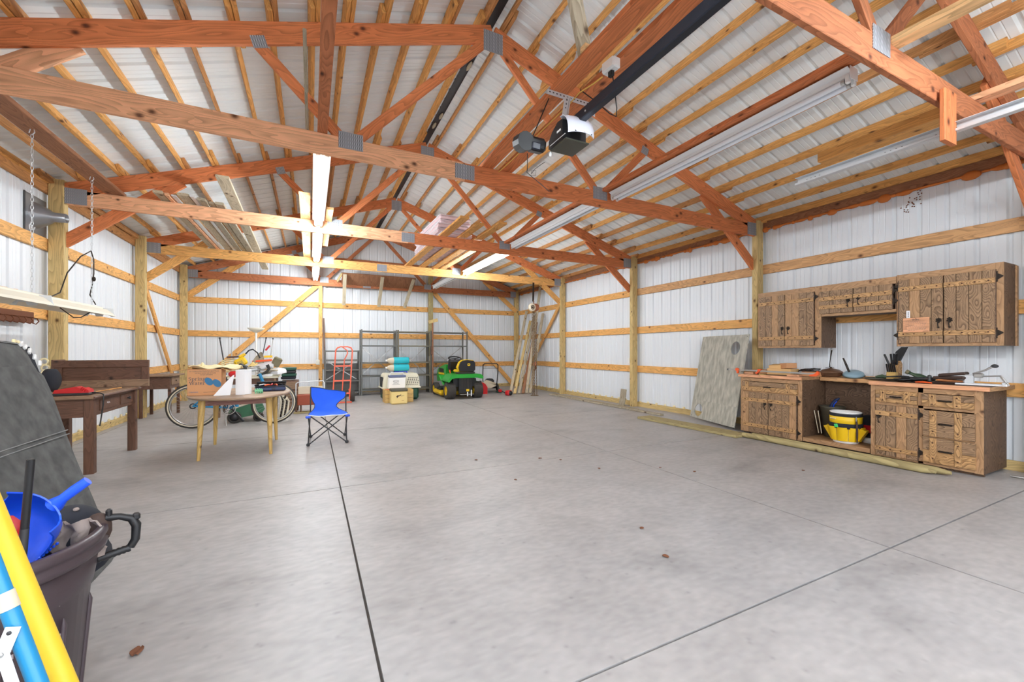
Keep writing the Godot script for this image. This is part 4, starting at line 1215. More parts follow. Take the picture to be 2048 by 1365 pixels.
func bicycle() -> void:
	var t := thing("bicycle", "blue step-through bicycle with cream walled tyres standing behind the oval table", "bicycle", W(-1.09, 0, 7.82))
	var hr := Vector3(-0.53, 0.345, 0)
	var hf := Vector3(0.55, 0.335, 0)
	wheel(t, "rear_wheel", hr, 0.32, M.rubber, M.hoist_cream)
	wheel(t, "front_wheel", hf, 0.31, M.rubber, M.hoist_cream, 0.25)
	var bb := Vector3(-0.07, 0.28, 0)
	for z in [-0.04, 0.04]:
		obj("chain_stay", sh().tube([hr + Vector3(0, 0, z), bb + Vector3(0, 0.01, z * 0.5)], 0.012, 8), M.bike_blue, t)
		obj("seat_stay", sh().tube([hr + Vector3(0, 0, z), Vector3(-0.20, 0.66, z * 0.5)], 0.009, 8), M.bike_blue, t)
		obj("fork_blade", sh().tube([hf + Vector3(0, 0, z), Vector3(0.46, 0.52, z), Vector3(0.405, 0.64, z * 0.6)], 0.011, 8), M.bike_blue, t)
	obj("seat_tube", sh().tube([bb, Vector3(-0.20, 0.66, 0)], 0.018, 10), M.bike_blue, t)
	obj("down_tube", sh().tube([hr + Vector3(0.1, 0.055, 0), Vector3(-0.12, 0.42, 0), Vector3(0.0, 0.42, 0), Vector3(0.03, 0.36, 0), Vector3(0.03, 0.30, 0)], 0.028, 10), M.bike_blue, t)
	obj("main_tube", sh().tube([bb, Vector3(0.12, 0.40, 0), Vector3(0.39, 0.68, 0)], 0.02, 10), M.bike_blue, t)
	obj("head_tube", sh().tube([Vector3(0.41, 0.62, 0), Vector3(0.34, 0.82, 0)], 0.024, 10), M.bike_blue, t)
	obj("stem", sh().tube([Vector3(0.34, 0.82, 0), Vector3(0.315, 0.885, 0), Vector3(0.34, 0.90, 0.0)], 0.013, 8), M.steel, t)
	obj("handlebar", sh().tube([Vector3(0.20, 0.92, 0.28), Vector3(0.32, 0.93, 0.2), Vector3(0.35, 0.90, 0.0), Vector3(0.32, 0.93, -0.2), Vector3(0.20, 0.92, -0.28)], 0.011, 8), M.steel, t)
	for z in [0.28, -0.28]: obj("grip", sh().tube([Vector3(0.20, 0.92, z), Vector3(0.10, 0.90, z * 1.06)], 0.016, 8), M.black, t)
	obj("seat_post", sh().tube([Vector3(-0.20, 0.66, 0), Vector3(-0.23, 0.74, 0)], 0.012, 8), M.steel, t)
	obj("saddle", sh().tube([Vector3(-0.36, 0.76, 0), Vector3(-0.26, 0.765, 0), Vector3(-0.10, 0.755, 0)], [0.08, 0.055, 0.02], 10), M.black, t)
	var cr := []
	for k in 24: cr.append(bb + Vector3(cos(TAU * k / 24) * 0.09, sin(TAU * k / 24) * 0.09, 0.05))
	obj("chainring", sh().tube(cr, 0.006, 5, true), M.steel, t)
	for q in [0.03, 0.055, 0.075]:
		var c2 := []
		for k in 18: c2.append(bb + Vector3(cos(TAU * k / 18) * q, sin(TAU * k / 18) * q, 0.055))
		obj("sprocket", sh().tube(c2, 0.004, 5, true), M.dark_metal, t)
	obj("crank", sh().beam(bb + Vector3(0, 0, 0.075), bb + Vector3(0.025, 0.16, 0.075), 0.012, 0.02), M.steel, t)
	obj("crank", sh().beam(bb + Vector3(0.03, -0.02, -0.06), bb + Vector3(0.20, -0.20, 0.10), 0.02, 0.035), M.black, t)
	obj("rear_sprocket", sh().lathe([Vector2(0.03, -0.01), Vector2(0.045, 0), Vector2(0.03, 0.01)], 14, Vector3.ZERO), M.dark_metal, t).transform = Transform3D(Basis.from_euler(Vector3(PI / 2, 0, 0)), hr + Vector3(0, 0, 0.03))
	obj("kickstand", sh().tube([bb + Vector3(-0.05, -0.02, 0.04), Vector3(-0.09, 0.02, 0.10)], 0.009, 6), M.steel, t)
	# green push reel mower behind the bicycle
	var g := thing("reel_mower", "old green lawn mower on small black wheels behind the bicycle", "lawn mower", W(-0.99, 0, 8.35), 0.12)
	var dk := sh(Vector3(0, 0, 0.22))
	dk.prism(PackedVector2Array([Vector2(-0.20, 0.10), Vector2(0.24, 0.08), Vector2(0.30, 0.14), Vector2(0.27, 0.30), Vector2(-0.12, 0.26), Vector2(-0.22, 0.2)]), -0.22, 0.22)
	obj("deck", dk, mat("mower_green", col(60, 120, 84), 0.45), g)
	obj("handle_strip", sh().beam(Vector3(-0.18, 0.25, 0.23), Vector3(0.30, 0.40, 0.23), 0.012, 0.03), M.hoist_cream, g)
	obj("badge", sh(Vector3(PI / 2, 0, 0), Vector3(0.11, 0.26, 0.222)).lathe([Vector2(0, 0.006), Vector2(0.024, 0.004), Vector2(0.026, 0)], 14), M.iron, g)
	for k in [[-0.17, 0.10, 0.26], [0.17, 0.08, 0.26], [-0.17, 0.1, -0.26], [0.17, 0.08, -0.26]]:
		var rg := []
		for i in 20: rg.append(Vector3(k[0] + cos(TAU * i / 20) * k[1] * 0.8, k[1] + sin(TAU * i / 20) * k[1] * 0.8, k[2]))
		obj("tyre", sh().tube(rg, k[1] * 0.2, 8, true), M.rubber, g)
		obj("wheel_disc", sh(Vector3(PI / 2, 0, 0), Vector3(k[0], k[1], k[2])).lathe([Vector2(0, -0.02), Vector2(k[1] * 0.7, -0.01), Vector2(k[1] * 0.7, 0.01), Vector2(0, 0.02)], 16), M.dark_metal, g)
	obj("engine", sh().cbox(Vector3(-0.02, 0.36, -0.05), Vector3(0.24, 0.14, 0.26), 0.03), M.dark_metal, g)

func junk_pile() -> void:
	# a low table behind the bicycle carries the heap
	var t := thing("work_table", "cluttered table with a pale top and turned legs behind the bicycle", "table", W(-1.04, 0, 9.15))
	obj("table_top", sh().cbox(Vector3(0, 0.70, 0), Vector3(0.98, 0.035, 0.62), 0.006), M.cream, t)
	obj("apron", sh().box(Vector3(0, 0.63, 0.27), Vector3(0.86, 0.10, 0.02)), M.dark_wood, t)
	for x in [-0.43, 0.43]:
		for z in [-0.26, 0.26]: obj("leg", sh().tube([Vector3(x, 0, z), Vector3(x, 0.3, z), Vector3(x, 0.68, z)], [0.018, 0.028, 0.03], 8), M.dark_wood_worn, t)
	# floor lamp
	var l := thing("floor_lamp", "white floor lamp with a shallow bowl shade rising out of the clutter", "floor lamp", W(-0.98, 0, 9.62))
	obj("base", sh().lathe([Vector2(0, 0), Vector2(0.13, 0), Vector2(0.13, 0.02), Vector2(0.03, 0.035), Vector2(0, 0.035)], 24), M.white, l)
	obj("pole", sh().tube([Vector3(0, 0.03, 0), Vector3(0, 1.56, 0)], 0.019, 12), M.white, l)
	obj("shade", sh().lathe([Vector2(0.012, 1.55), Vector2(0.05, 1.565), Vector2(0.11, 1.60), Vector2(0.155, 1.645), Vector2(0.15, 1.648), Vector2(0.10, 1.61), Vector2(0.0, 1.57)], 28), M.ivory, l)
	# yellow chain saw
	var c := thing("chain_saw", "yellow chain saw with a black wrap handle on top of the clutter", "chain saw", W(-1.12, 0.935, 8.95), 0.0)
	var cb := sh(Vector3(0, 0.15, 0.55))
	cb.cbox(Vector3(0, 0.06, 0), Vector3(0.19, 0.15, 0.14), 0.025)
	obj("engine_cover", cb, M.yellow, c)
	obj("air_filter", sh(Vector3(0, 0.15, 0.55)).cbox(Vector3(0.08, 0.15, 0), Vector3(0.12, 0.05, 0.11), 0.015), M.yellow, c)
	obj("starter", sh(Vector3(0, 0.15, -0.5)).cbox(Vector3(0.02, -0.02, 0.03), Vector3(0.16, 0.07, 0.13), 0.02), M.black, c)
	var vn := sh(Vector3(0, 0.15, 0.55))
	for k in 5: vn.box(Vector3(-0.05 + k * 0.018, 0.05, 0.071), Vector3(0.008, 0.07, 0.003))
	obj("vents", vn, M.olive, c)
	obj("wrap_handle", sh().tube([Vector3(0.05, 0.20, 0.06), Vector3(0.10, 0.265, 0.05), Vector3(0.16, 0.285, 0.02), Vector3(0.23, 0.22, 0.0), Vector3(0.27, 0.12, 0.0)], 0.012, 8), M.black, c)
	obj("chain_cover", sh(Vector3(0, 0.15, 0.9)).cbox(Vector3(0.03, -0.11, 0.04), Vector3(0.22, 0.06, 0.05), 0.02), M.beige, c)
	# poles sticking up
	var pl := [[-1.43, 0.74, 9.3, -1.56, 1.43, 9.5, 0.011, "dark_metal", "dark pole leaning out of the clutter nearest the carton"], [-1.33, 0.78, 9.2, -1.38, 1.42, 9.6, 0.009, "steel", "thin shiny pole standing in the clutter between the dark pole and the lamp"],
		[-0.88, 0.72, 9.0, -0.79, 1.44, 9.4, 0.009, "dark_metal", "grey pole with a black tip just past the floor lamp"], [-0.74, 0.72, 9.3, -0.68, 1.43, 9.5, 0.008, "steel", "thin grey pole farthest from the lamp in the clutter"]]
	for k in pl:
		var p := thing("pole", k[8], "pole", W(k[0], k[1], k[2]))
		var e := W(k[3], k[4], k[5]) - p.position
		obj("shaft", sh().tube([Vector3.ZERO, e], k[6], 8), M[k[7]], p)
		obj("tip", sh().tube([e * 0.985, e * 1.02], k[6] * 1.5, 8), M.black, p)
	# shovel blade, brush, boards and sheets of the heap
	var sv := thing("shovel", "grey shovel blade standing point up among the clutter", "shovel", W(-0.90, 0.90, 9.0), 0.2)
	var srow := []
	for i in 7:
		var v := i / 6.0
		var row := []
		for j in 7:
			var u := (j / 6.0 - 0.5) * 2.0
			var hw := 0.10 * (1.0 - v * v * 0.9)
			row.append(Vector3(u * hw + 0.06 * v, 0.03 + v * 0.24, 0.03 * u * u))
		srow.append(row)
	obj("blade", sh().sheet(srow, 0.004), M.grey_board, sv)
	obj("socket", sh().tube([Vector3(0, 0.05, 0.01), Vector3(-0.08, 0.01, 0.03), Vector3(-0.3, -0.03, 0.1)], [0.02, 0.018, 0.016], 8), M.beige, sv)
	board("red_tool_grip", "red tool grip poking up past the grey shovel blade", "grip", W(-0.77, 1.20, 9.05), W(-0.70, 1.29, 9.05), 0.03, 0.05, "red", "", Vector3(0, 0, 1))
	board("orange_bar", "upper of the two orange bars in the clutter", "bar", W(-0.80, 1.08, 9.1), W(-0.66, 1.085, 9.1), 0.03, 0.04, "yellow")
	board("orange_bar", "lower of the two orange bars in the clutter", "bar", W(-0.98, 0.99, 9.0), W(-0.66, 1.02, 9.0), 0.03, 0.035, "orange")
	var sl := obj("plastic_panel", sh(Vector3(0.5, 0.0, 0.22)).cbox(Vector3.ZERO, Vector3(0.52, 0.05, 0.34), 0.012), M.galv)
	sl.position = W(-0.88, 0.92, 9.0)
	tag(sl, "tilted pale grey plastic panel under the chain saw and shovel", "panel")
	var rg := obj("rug", sh(Vector3(0.2, 0.2, -0.45)).cbox(Vector3.ZERO, Vector3(0.14, 0.18, 0.10), 0.02), M.olive)
	rg.position = W(-0.58, 0.98, 8.95)
	tag(rg, "folded greenish brown mat at the end of the grey plastic panel", "mat")
	var bs := thing("wicker_basket", "cream wicker basket in the clutter beside the chain saw", "basket", W(-1.33, 0.80, 9.1))
	for k in 5:
		var hp := []
		for i in 9: hp.append(Vector3(-0.15 + 0.30 * i / 8.0, 0.05 + 0.035 * k + 0.05 * sin(PI * i / 8.0), 0.10 - 0.03 * k))
		obj("wicker_band", sh().tube(hp, 0.013, 6), M.foam_cream, bs)
	obj("basket_body", sh().cbox(Vector3(0, 0.06, -0.02), Vector3(0.30, 0.13, 0.2), 0.03), M.foam_cream, bs)
	board("dark_red_board", "short dark red board lying over the wicker basket", "board", W(-1.38, 1.075, 9.1), W(-1.12, 1.085, 9.05), 0.06, 0.03, "tarp_brown")
	var pp := thing("black_pipe", "bent black pipe hanging out of the clutter above the bicycle stem", "pipe", W(-0.82, 0.765, 8.78))
	obj("pipe", sh().tube([Vector3(0.10, 0.17, 0), Vector3(0.13, 0.10, 0), Vector3(0.10, 0.05, 0), Vector3(0.0, -0.01, 0), Vector3(-0.06, -0.02, 0.02)], [0.03, 0.028, 0.024, 0.016, 0.013], 10), M.rubber, pp)
	var rd := obj("red_case", sh().cbox(Vector3(0, 0.05, 0), Vector3(0.18, 0.10, 0.2), 0.03), M.red)
	rd.position = W(-1.24, 0.72, 8.95)
	tag(rd, "dark red case in the clutter just behind the carton", "case")
	for k in 6:
		var o := obj("paper_bundle", sh(Vector3(R.randf_range(-0.1, 0.15), R.randf() * 0.8, R.randf_range(-0.2, 0.2))).cbox(Vector3.ZERO, Vector3([0.18, 0.24, 0.2, 0.26, 0.2, 0.16][k], [0.05, 0.03, 0.06, 0.02, 0.03, 0.05][k], 0.2), 0.008), [M.white, M.cream, M.paper, M.grey_board, M.clapper, M.white][k])
		o.position = W(-0.75 + 0.10 * (k % 3), 0.745 + 0.045 * (k / 2), 8.92 + 0.03 * (k % 2))
		tag(o, ["lowest white paper bundle on the cluttered table", "cream folded newspaper on the cluttered table", "white plastic housing on the cluttered table", "grey folder sticking out of the cluttered table", "brown paper stack at the cluttered table end", "topmost white paper bundle under the black pipe"][k], "papers")
	for k in 4:
		var o := obj("storage_tray", sh().cbox(Vector3(0, 0.03, 0), Vector3(0.26, 0.055, 0.3), 0.012), [M.cloth_dark, M.dark_green, M.black, M.dark_green][k])
		o.position = W(-0.40 + 0.01 * (k % 2), 0.62 + 0.06 * k, 9.45)
		tag(o, ["lowest of the stacked dark trays beyond the cluttered table", "second stacked tray from the bottom, dark green", "third stacked tray from the bottom, black", "topmost stacked tray, dark green"][k], "tray", "stacked dark trays")
	var cab := thing("small_chest", "small dark brown chest under the stacked trays", "chest", W(-0.37, 0, 9.45))
	obj("chest_body", sh().cbox(Vector3(0, 0.30, 0), Vector3(0.30, 0.60, 0.36), 0.008), M.dark_wood, cab)
	for k in 3: obj("drawer", sh().cbox(Vector3(0, 0.50 - k * 0.18, 0.185), Vector3(0.27, 0.15, 0.014), 0.003), M.dark_wood_worn, cab)
	var gd := thing("garden_tools", "dark bundle of garden tool heads on the floor between bicycle wheel and cart", "tools", W(-0.46, 0, 8.45))
	for k in 5: obj("tool_head", sh().tube([Vector3(-0.05 + 0.03 * k, 0.0, 0.02 * k), Vector3(-0.02 + 0.03 * k, 0.28, -0.02 * k), Vector3(0.03 * k - 0.06, 0.46 - 0.03 * k, 0.0)], [0.022, 0.016, 0.03], 7), M.iron if k % 2 else M.hoist_cream, gd)

func cart_chair_truck() -> void:
	# small cart with a red brown box and a grey hood
	var t := thing("push_cart", "small push cart with a red brown box and grey top behind the blue chair", "cart", W(-0.02, 0, 8.95))
	obj("box", sh().cbox(Vector3(0.02, 0.25, 0), Vector3(0.46, 0.20, 0.30), 0.01), M.red_brown, t)
	obj("hood", sh(Vector3(-0.15, 0, 0)).cbox(Vector3(0.02, 0.42, 0.04), Vector3(0.44, 0.15, 0.02), 0.006), M.clapper, t)
	obj("handle", sh().tube([Vector3(-0.235, 0.26, 0.1), Vector3(-0.235, 0.56, 0.05), Vector3(-0.20, 0.585, 0.04), Vector3(0.23, 0.60, 0.04), Vector3(0.26, 0.57, 0.05), Vector3(0.26, 0.26, 0.1)], 0.010, 8), M.galv, t)
	for x in [-0.23, -0.15]: obj("leg", sh().beam(Vector3(x, 0, 0.12 + x * 0.3), Vector3(x, 0.32, 0.08), 0.03, 0.03, Vector3(0, 0, 1), 0.004), M.dark_wood, t)
	obj("leg", sh().beam(Vector3(0.22, 0, 0.1), Vector3(0.22, 0.2, 0.1), 0.03, 0.03, Vector3(0, 0, 1), 0.004), M.dark_wood, t)
	obj("base_board", sh().cbox(Vector3(0.02, 0.012, 0.1), Vector3(0.58, 0.02, 0.2), 0.004), M.olive_board, t)
	# folding camp chair
	var c := thing("camp_chair", "blue folding camping chair on thin crossed dark legs in the middle of the floor", "chair", W(0.205, 0, 6.02))
	var FL := Vector3(-0.235, 0.012, 0.28); var FR := Vector3(0.215, 0.012, 0.28)
	var BL := Vector3(-0.205, 0.012, -0.28); var BR := Vector3(0.225, 0.012, -0.22)
	var sFL := Vector3(-0.235, 0.375, 0.27); var sFR := Vector3(0.225, 0.365, 0.27)
	var sBL := Vector3(-0.21, 0.36, -0.16); var sBR := Vector3(0.235, 0.34, -0.14)
	var tBL := Vector3(-0.205, 0.70, -0.20); var tBR := Vector3(0.235, 0.62, -0.18)
	for k in [[FL, sFR - Vector3(0.02, 0.0, 0)], [FR, sFL + Vector3(0.02, 0, 0)], [BL, sBR + Vector3(-0.05, 0.02, 0.1)], [BR, sBL + Vector3(0.05, 0.02, 0.1)], [FL, sBL], [BL, sFL], [FR, sBR], [BR, sFR]]:
		obj("cross_tube", sh().tube(k, 0.0075, 8), M.dark_metal, c)
	for k in [[sBL + Vector3(0, -0.03, 0), tBL], [sBR + Vector3(0, -0.03, 0), tBR]]:
		obj("back_tube", sh().tube(k, 0.0085, 8), M.dark_metal, c)
	for k in [FL, FR, BL, BR]: obj("foot", sh().cbox(k + Vector3(0, 0.006, 0), Vector3(0.04, 0.034, 0.04), 0.008), M.black, c)
	for k in [sFL, sFR]: obj("corner_sleeve", sh().cbox(k + Vector3(0, -0.012, 0), Vector3(0.06, 0.03, 0.05), 0.01), M.bright_blue, c)
	# one cloth runs from the top edge of the back to the front of the seat, nipped in at the hips
	var rows := []
	var prof := [[0.0, 0.0], [0.10, 0.0], [0.22, 0.02], [0.34, 0.08], [0.46, 0.14], [0.56, 0.15], [0.66, 0.11], [0.76, 0.04], [0.88, 0.0], [1.0, 0.0]]
	var la := [tBL, tBL.lerp(sBL, 0.16), tBL.lerp(sBL, 0.36), tBL.lerp(sBL, 0.55), Vector3(-0.20, 0.47, -0.16), Vector3(-0.205, 0.43, -0.14), Vector3(-0.21, 0.405, -0.08), Vector3(-0.22, 0.392, 0.05), Vector3(-0.23, 0.386, 0.17), sFL + Vector3(0, 0.008, 0.01)]
	var ra := [tBR, tBR.lerp(sBR, 0.14), tBR.lerp(sBR, 0.30), tBR.lerp(sBR, 0.42), Vector3(0.235, 0.455, -0.15), Vector3(0.235, 0.43, -0.12), Vector3(0.235, 0.40, -0.06), Vector3(0.232, 0.385, 0.06), Vector3(0.23, 0.378, 0.17), sFR + Vector3(0, 0.008, 0.01)]
	for i in 10:
		var row := []
		var nip: float = prof[i][1]
		for j in 13:
			var u := j / 12.0
			var p: Vector3 = la[i].lerp(ra[i], lerpf(nip * 0.7, 1.0 - nip * 1.9, u))
			var sag := sin(PI * u)
			p += Vector3(0, -0.016 * sag if i > 5 else 0.0, -0.035 * sag if i < 7 else 0.0)
			p += Vector3(0, 0.006 * sin(u * 9.0 + i * 1.7), 0.006 * cos(u * 7.0 - i)) * sag
			row.append(p)
		rows.append(row)
	obj("seat_cloth", sh().sheet(rows, 0.006), M.blue, c)
	var hem := []
	for j in 13: hem.append(rows[0][j] + Vector3(0, 0.002, 0.002))
	obj("hem", sh().tube(hem, 0.006, 6), M.navy, c)
	for s in [0, 12]:
		var e := []
		for i in 10: e.append(rows[i][s] + Vector3(0, 0.001, 0.003))
		obj("hem", sh().tube(e, 0.005, 6), M.navy, c)
	var fh := []
	for j in 13: fh.append(rows[9][j] + Vector3(0, 0.002, 0.004))
	obj("front_hem", sh().tube(fh, 0.006, 6), M.galv, c)
	# hand truck
	var h := thing("hand_truck", "orange red two-wheeled hand truck standing in front of the low metal shelf", "hand truck", W(0.64, 0, 10.32))
	var R0 := Vector3(-0.19, 0.06, 0.06); var R1 := Vector3(0.17, 0.06, 0.06)
	var up := Vector3(0.065, 1.14, -0.02)
	obj("frame", sh().tube([R0, R0 + up, R0 + up + Vector3(0.04, 0.06, 0), R0 + up + Vector3(0.10, 0.085, 0), R1 + up + Vector3(-0.10, 0.085, 0), R1 + up + Vector3(-0.03, 0.06, 0), R1 + up, R1], 0.016, 10), M.truck_red, h)
	obj("centre_tube", sh().tube([Vector3(0.0, 0.06, 0.06), Vector3(0.06, 0.98, 0.05), Vector3(0.13, 1.13, 0.05), Vector3(0.12, 1.2, 0.04), Vector3(0.02, 1.28, 0.04)], 0.013, 8), M.truck_red, h)
	for k in [0.14, 0.44, 0.78]:
		var f: float = k / 1.14
		obj("cross_bar", sh().beam(R0 + up * f, R1 + up * f, 0.016, 0.034), M.truck_red, h)
	obj("toe_plate", sh().cbox(Vector3(0, 0.012, 0.17), Vector3(0.42, 0.012, 0.22), 0.004), M.truck_red, h)
	obj("axle", sh().tube([Vector3(-0.27, 0.13, -0.02), Vector3(0.27, 0.13, -0.02)], 0.012, 8), M.dark_metal, h)
	for x in [-0.27, 0.24]:
		obj("axle_bracket", sh().beam(Vector3(x * 0.66, 0.30, 0.06), Vector3(x * 0.85, 0.12, -0.01), 0.012, 0.05), M.truck_red, h)
		var w := sh(Vector3(0, 0, PI / 2), Vector3(x, 0.13, -0.02))
		w.lathe([Vector2(0.06, -0.045), Vector2(0.115, -0.045), Vector2(0.13, -0.03), Vector2(0.13, 0.03), Vector2(0.115, 0.045), Vector2(0.06, 0.045)], 24)
		obj("tyre", w, M.rubber, h)
		var w2 := sh(Vector3(0, 0, PI / 2), Vector3(x, 0.13, -0.02))
		w2.lathe([Vector2(0, -0.05), Vector2(0.025, -0.05), Vector2(0.03, -0.03), Vector2(0.075, -0.035), Vector2(0.075, 0.035), Vector2(0.03, 0.03), Vector2(0.025, 0.05), Vector2(0, 0.05)], 18)
		obj("wheel_hub", w2, M.galv, h)

# ---------------------------------------------------------------- kitchen cabinets along the right wall
var nail_mesh: ArrayMesh

func nails(parent: Node, pts: Array) -> void:
	if nail_mesh == null:
		var s := sh()
		s.x = Transform3D(Basis.from_euler(Vector3(PI / 2, 0, 0)), Vector3.ZERO)
		s.lathe([Vector2(0.0075, 0), Vector2(0.006, 0.003), Vector2(0, 0.0045)], 8)
		nail_mesh = s.mesh(mat("nail", col(84, 52, 36), 0.5, 0.3))
	for p in pts: inst("nail_head", nail_mesh, parent, Transform3D(Basis(), p))

func pull(parent: Node, at: Vector3, flat: bool) -> void:
	var s := sh(Vector3(0, 0, PI / 2 if flat else 0.0), at)
	if flat:
		s.cbox(Vector3(0, 0, 0.002), Vector3(0.018, 0.085, 0.004), 0.002)
		s.tube([Vector3(0, -0.036, 0.004), Vector3(0, -0.03, 0.018), Vector3(0, 0.0, 0.024), Vector3(0, 0.03, 0.018), Vector3(0, 0.036, 0.004)], 0.0055, 6)
		s.ball(Vector3(0, -0.042, 0.003), Vector3(0.010, 0.012, 0.004), 8, 4)
		s.ball(Vector3(0, 0.042, 0.003), Vector3(0.010, 0.012, 0.004), 8, 4)
	else:
		s.cbox(Vector3(0, 0.026, 0.002), Vector3(0.026, 0.03, 0.004), 0.002)
		for a in [[-0.014, 0.042], [0.014, 0.042], [0, 0.05], [-0.016, 0.024], [0.016, 0.024], [0, 0.008]]:
			s.ball(Vector3(a[0], a[1], 0.002), Vector3(0.008, 0.009, 0.004), 7, 4)
		s.tube([Vector3(0, 0.034, 0.006), Vector3(0, 0.03, 0.02), Vector3(0, -0.01, 0.022), Vector3(0, -0.04, 0.012)], 0.005, 6)
		s.ball(Vector3(0, -0.044, 0.006), Vector3(0.010, 0.009, 0.006), 8, 5)
	obj("handle", s, M.iron, parent)

func hinge(parent: Node, at: Vector3, side: float) -> void:
	var s := sh(Vector3.ZERO, at)
	s.tube([Vector3(0, -0.035, 0.006), Vector3(0, 0.035, 0.006)], 0.006, 8)
	s.prism(PackedVector2Array([Vector2(side * 0.004, -0.03), Vector2(side * 0.03, -0.012), Vector2(side * 0.042, -0.002), Vector2(side * 0.042, 0.004), Vector2(side * 0.03, 0.014), Vector2(side * 0.004, 0.03)]), 0.0, 0.004)
	s.ball(Vector3(0, 0.043, 0.006), Vector3(0.007, 0.009, 0.007), 8, 5)
	s.ball(Vector3(0, -0.043, 0.006), Vector3(0.007, 0.009, 0.007), 8, 5)
	obj("hinge", s, M.iron, parent)

# door of upright planks with battens across; x0..x1, y0..y1 in the cabinet's own axes, front at z
func plank_door(cab: Node3D, x0: float, x1: float, y0: float, y1: float, z: float, n: int, bat: Array, handle: Vector2, hinge_side: float) -> Node3D:
	var d := Node3D.new()
	d.name = "door"
	put(d, cab)
	var w := (x1 - x0 - 0.004) / n
	for i in n:
		var xc := x0 + 0.002 + w * (i + 0.5)
		var s := sh()
		s.beam(Vector3(xc, y0, z + 0.009), Vector3(xc, y1, z + 0.009), w - 0.004, 0.018, Vector3(0, 0, 1), 0.003)
		obj("plank", s, M.oak if R.randf() < 0.8 else M.oak_frame, d)
	obj("backing", sh().box(Vector3((x0 + x1) / 2, (y0 + y1) / 2, z + 0.003), Vector3(x1 - x0 - 0.006, y1 - y0 - 0.004, 0.006)), M.oak_dark, d)
	for b in bat:
		var s := sh()
		s.beam(Vector3(x0 + 0.004, b, z + 0.022), Vector3(x1 - 0.004, b, z + 0.022), 0.010, 0.05, Vector3.UP, 0.003)
		obj("batten", s, M.oak_light, d)
		var pts := []
		for i in n: pts.append(Vector3(x0 + 0.002 + w * (i + 0.5), b, z + 0.027))
		nails(d, pts)
	pull(d, Vector3(handle.x, handle.y, z + 0.019), false)
	if hinge_side != 0.0:
		var hx := x1 + 0.004 if hinge_side > 0 else x0 - 0.004
		for y in [y0 + 0.09, y1 - 0.07]: hinge(d, Vector3(hx, y, z + 0.003), hinge_side)
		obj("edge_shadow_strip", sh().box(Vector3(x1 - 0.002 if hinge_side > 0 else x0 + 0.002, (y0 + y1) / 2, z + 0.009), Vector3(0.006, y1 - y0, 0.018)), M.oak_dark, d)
	return d

func drawer_front(cab: Node3D, x0: float, x1: float, y0: float, y1: float, z: float, rows: int, uprights: Array, pull_x: float) -> void:
	var d := Node3D.new()
	d.name = "drawer"
	put(d, cab)
	var h := (y1 - y0) / rows
	for i in rows:
		var yc := y0 + h * (i + 0.5)
		obj("board", sh().beam(Vector3(x0, yc, z + 0.009), Vector3(x1, yc, z + 0.009), 0.018, h - 0.003, Vector3.UP, 0.003), M.oak_light if R.randf() < 0.6 else M.oak, d)
	obj("backing", sh().box(Vector3((x0 + x1) / 2, (y0 + y1) / 2, z + 0.003), Vector3(x1 - x0 - 0.006, y1 - y0 - 0.004, 0.006)), M.oak_dark, d)
	for u in uprights:
		obj("upright_batten", sh().beam(Vector3(u, y0 + 0.003, z + 0.021), Vector3(u, y1 - 0.003, z + 0.021), 0.052, 0.010, Vector3(0, 0, 1), 0.003), M.oak_light, d)
		nails(d, [Vector3(u, y0 + (y1 - y0) * 0.2, z + 0.026), Vector3(u, y0 + (y1 - y0) * 0.8, z + 0.026)])
	pull(d, Vector3(pull_x, (y0 + y1) / 2, z + 0.019), true)

# carcass from strips and panels; the front frame gets stiles and rails
func carcass(cab: Node3D, w: float, h: float, dep: float, fr: Array, open_front := false) -> void:
	var hw := w / 2
	for s in [-1.0, 1.0]:
		obj("side_panel", sh().beam(Vector3(s * (hw - 0.008), 0, -dep / 2), Vector3(s * (hw - 0.008), h, -dep / 2), dep - 0.02, 0.016, Vector3(1, 0, 0), 0.002), M.oak_dark, cab)
	obj("bottom_panel", sh().box(Vector3(0, 0.012, -dep / 2), Vector3(w - 0.03, 0.02, dep - 0.02)), M.oak_dark, cab)
	obj("top_panel", sh().box(Vector3(0, h - 0.012, -dep / 2), Vector3(w - 0.03, 0.02, dep - 0.02)), M.oak_dark, cab)
	obj("back_panel", sh().box(Vector3(0, h / 2, -dep + 0.008), Vector3(w - 0.03, h - 0.02, 0.008)), M.oak_dark, cab)
	for f in fr:
		var a: Vector2 = f[0]
		var b: Vector2 = f[1]
		var sz := b - a
		var c := (a + b) / 2
		if sz.y > sz.x: obj("stile", sh().beam(Vector3(c.x, a.y, -0.009), Vector3(c.x, b.y, -0.009), sz.x, 0.018, Vector3(0, 0, 1), 0.002), M.oak_frame, cab)
		else: obj("rail", sh().beam(Vector3(a.x, c.y, -0.009), Vector3(b.x, c.y, -0.009), 0.018, sz.y, Vector3.UP, 0.002), M.oak_frame, cab)

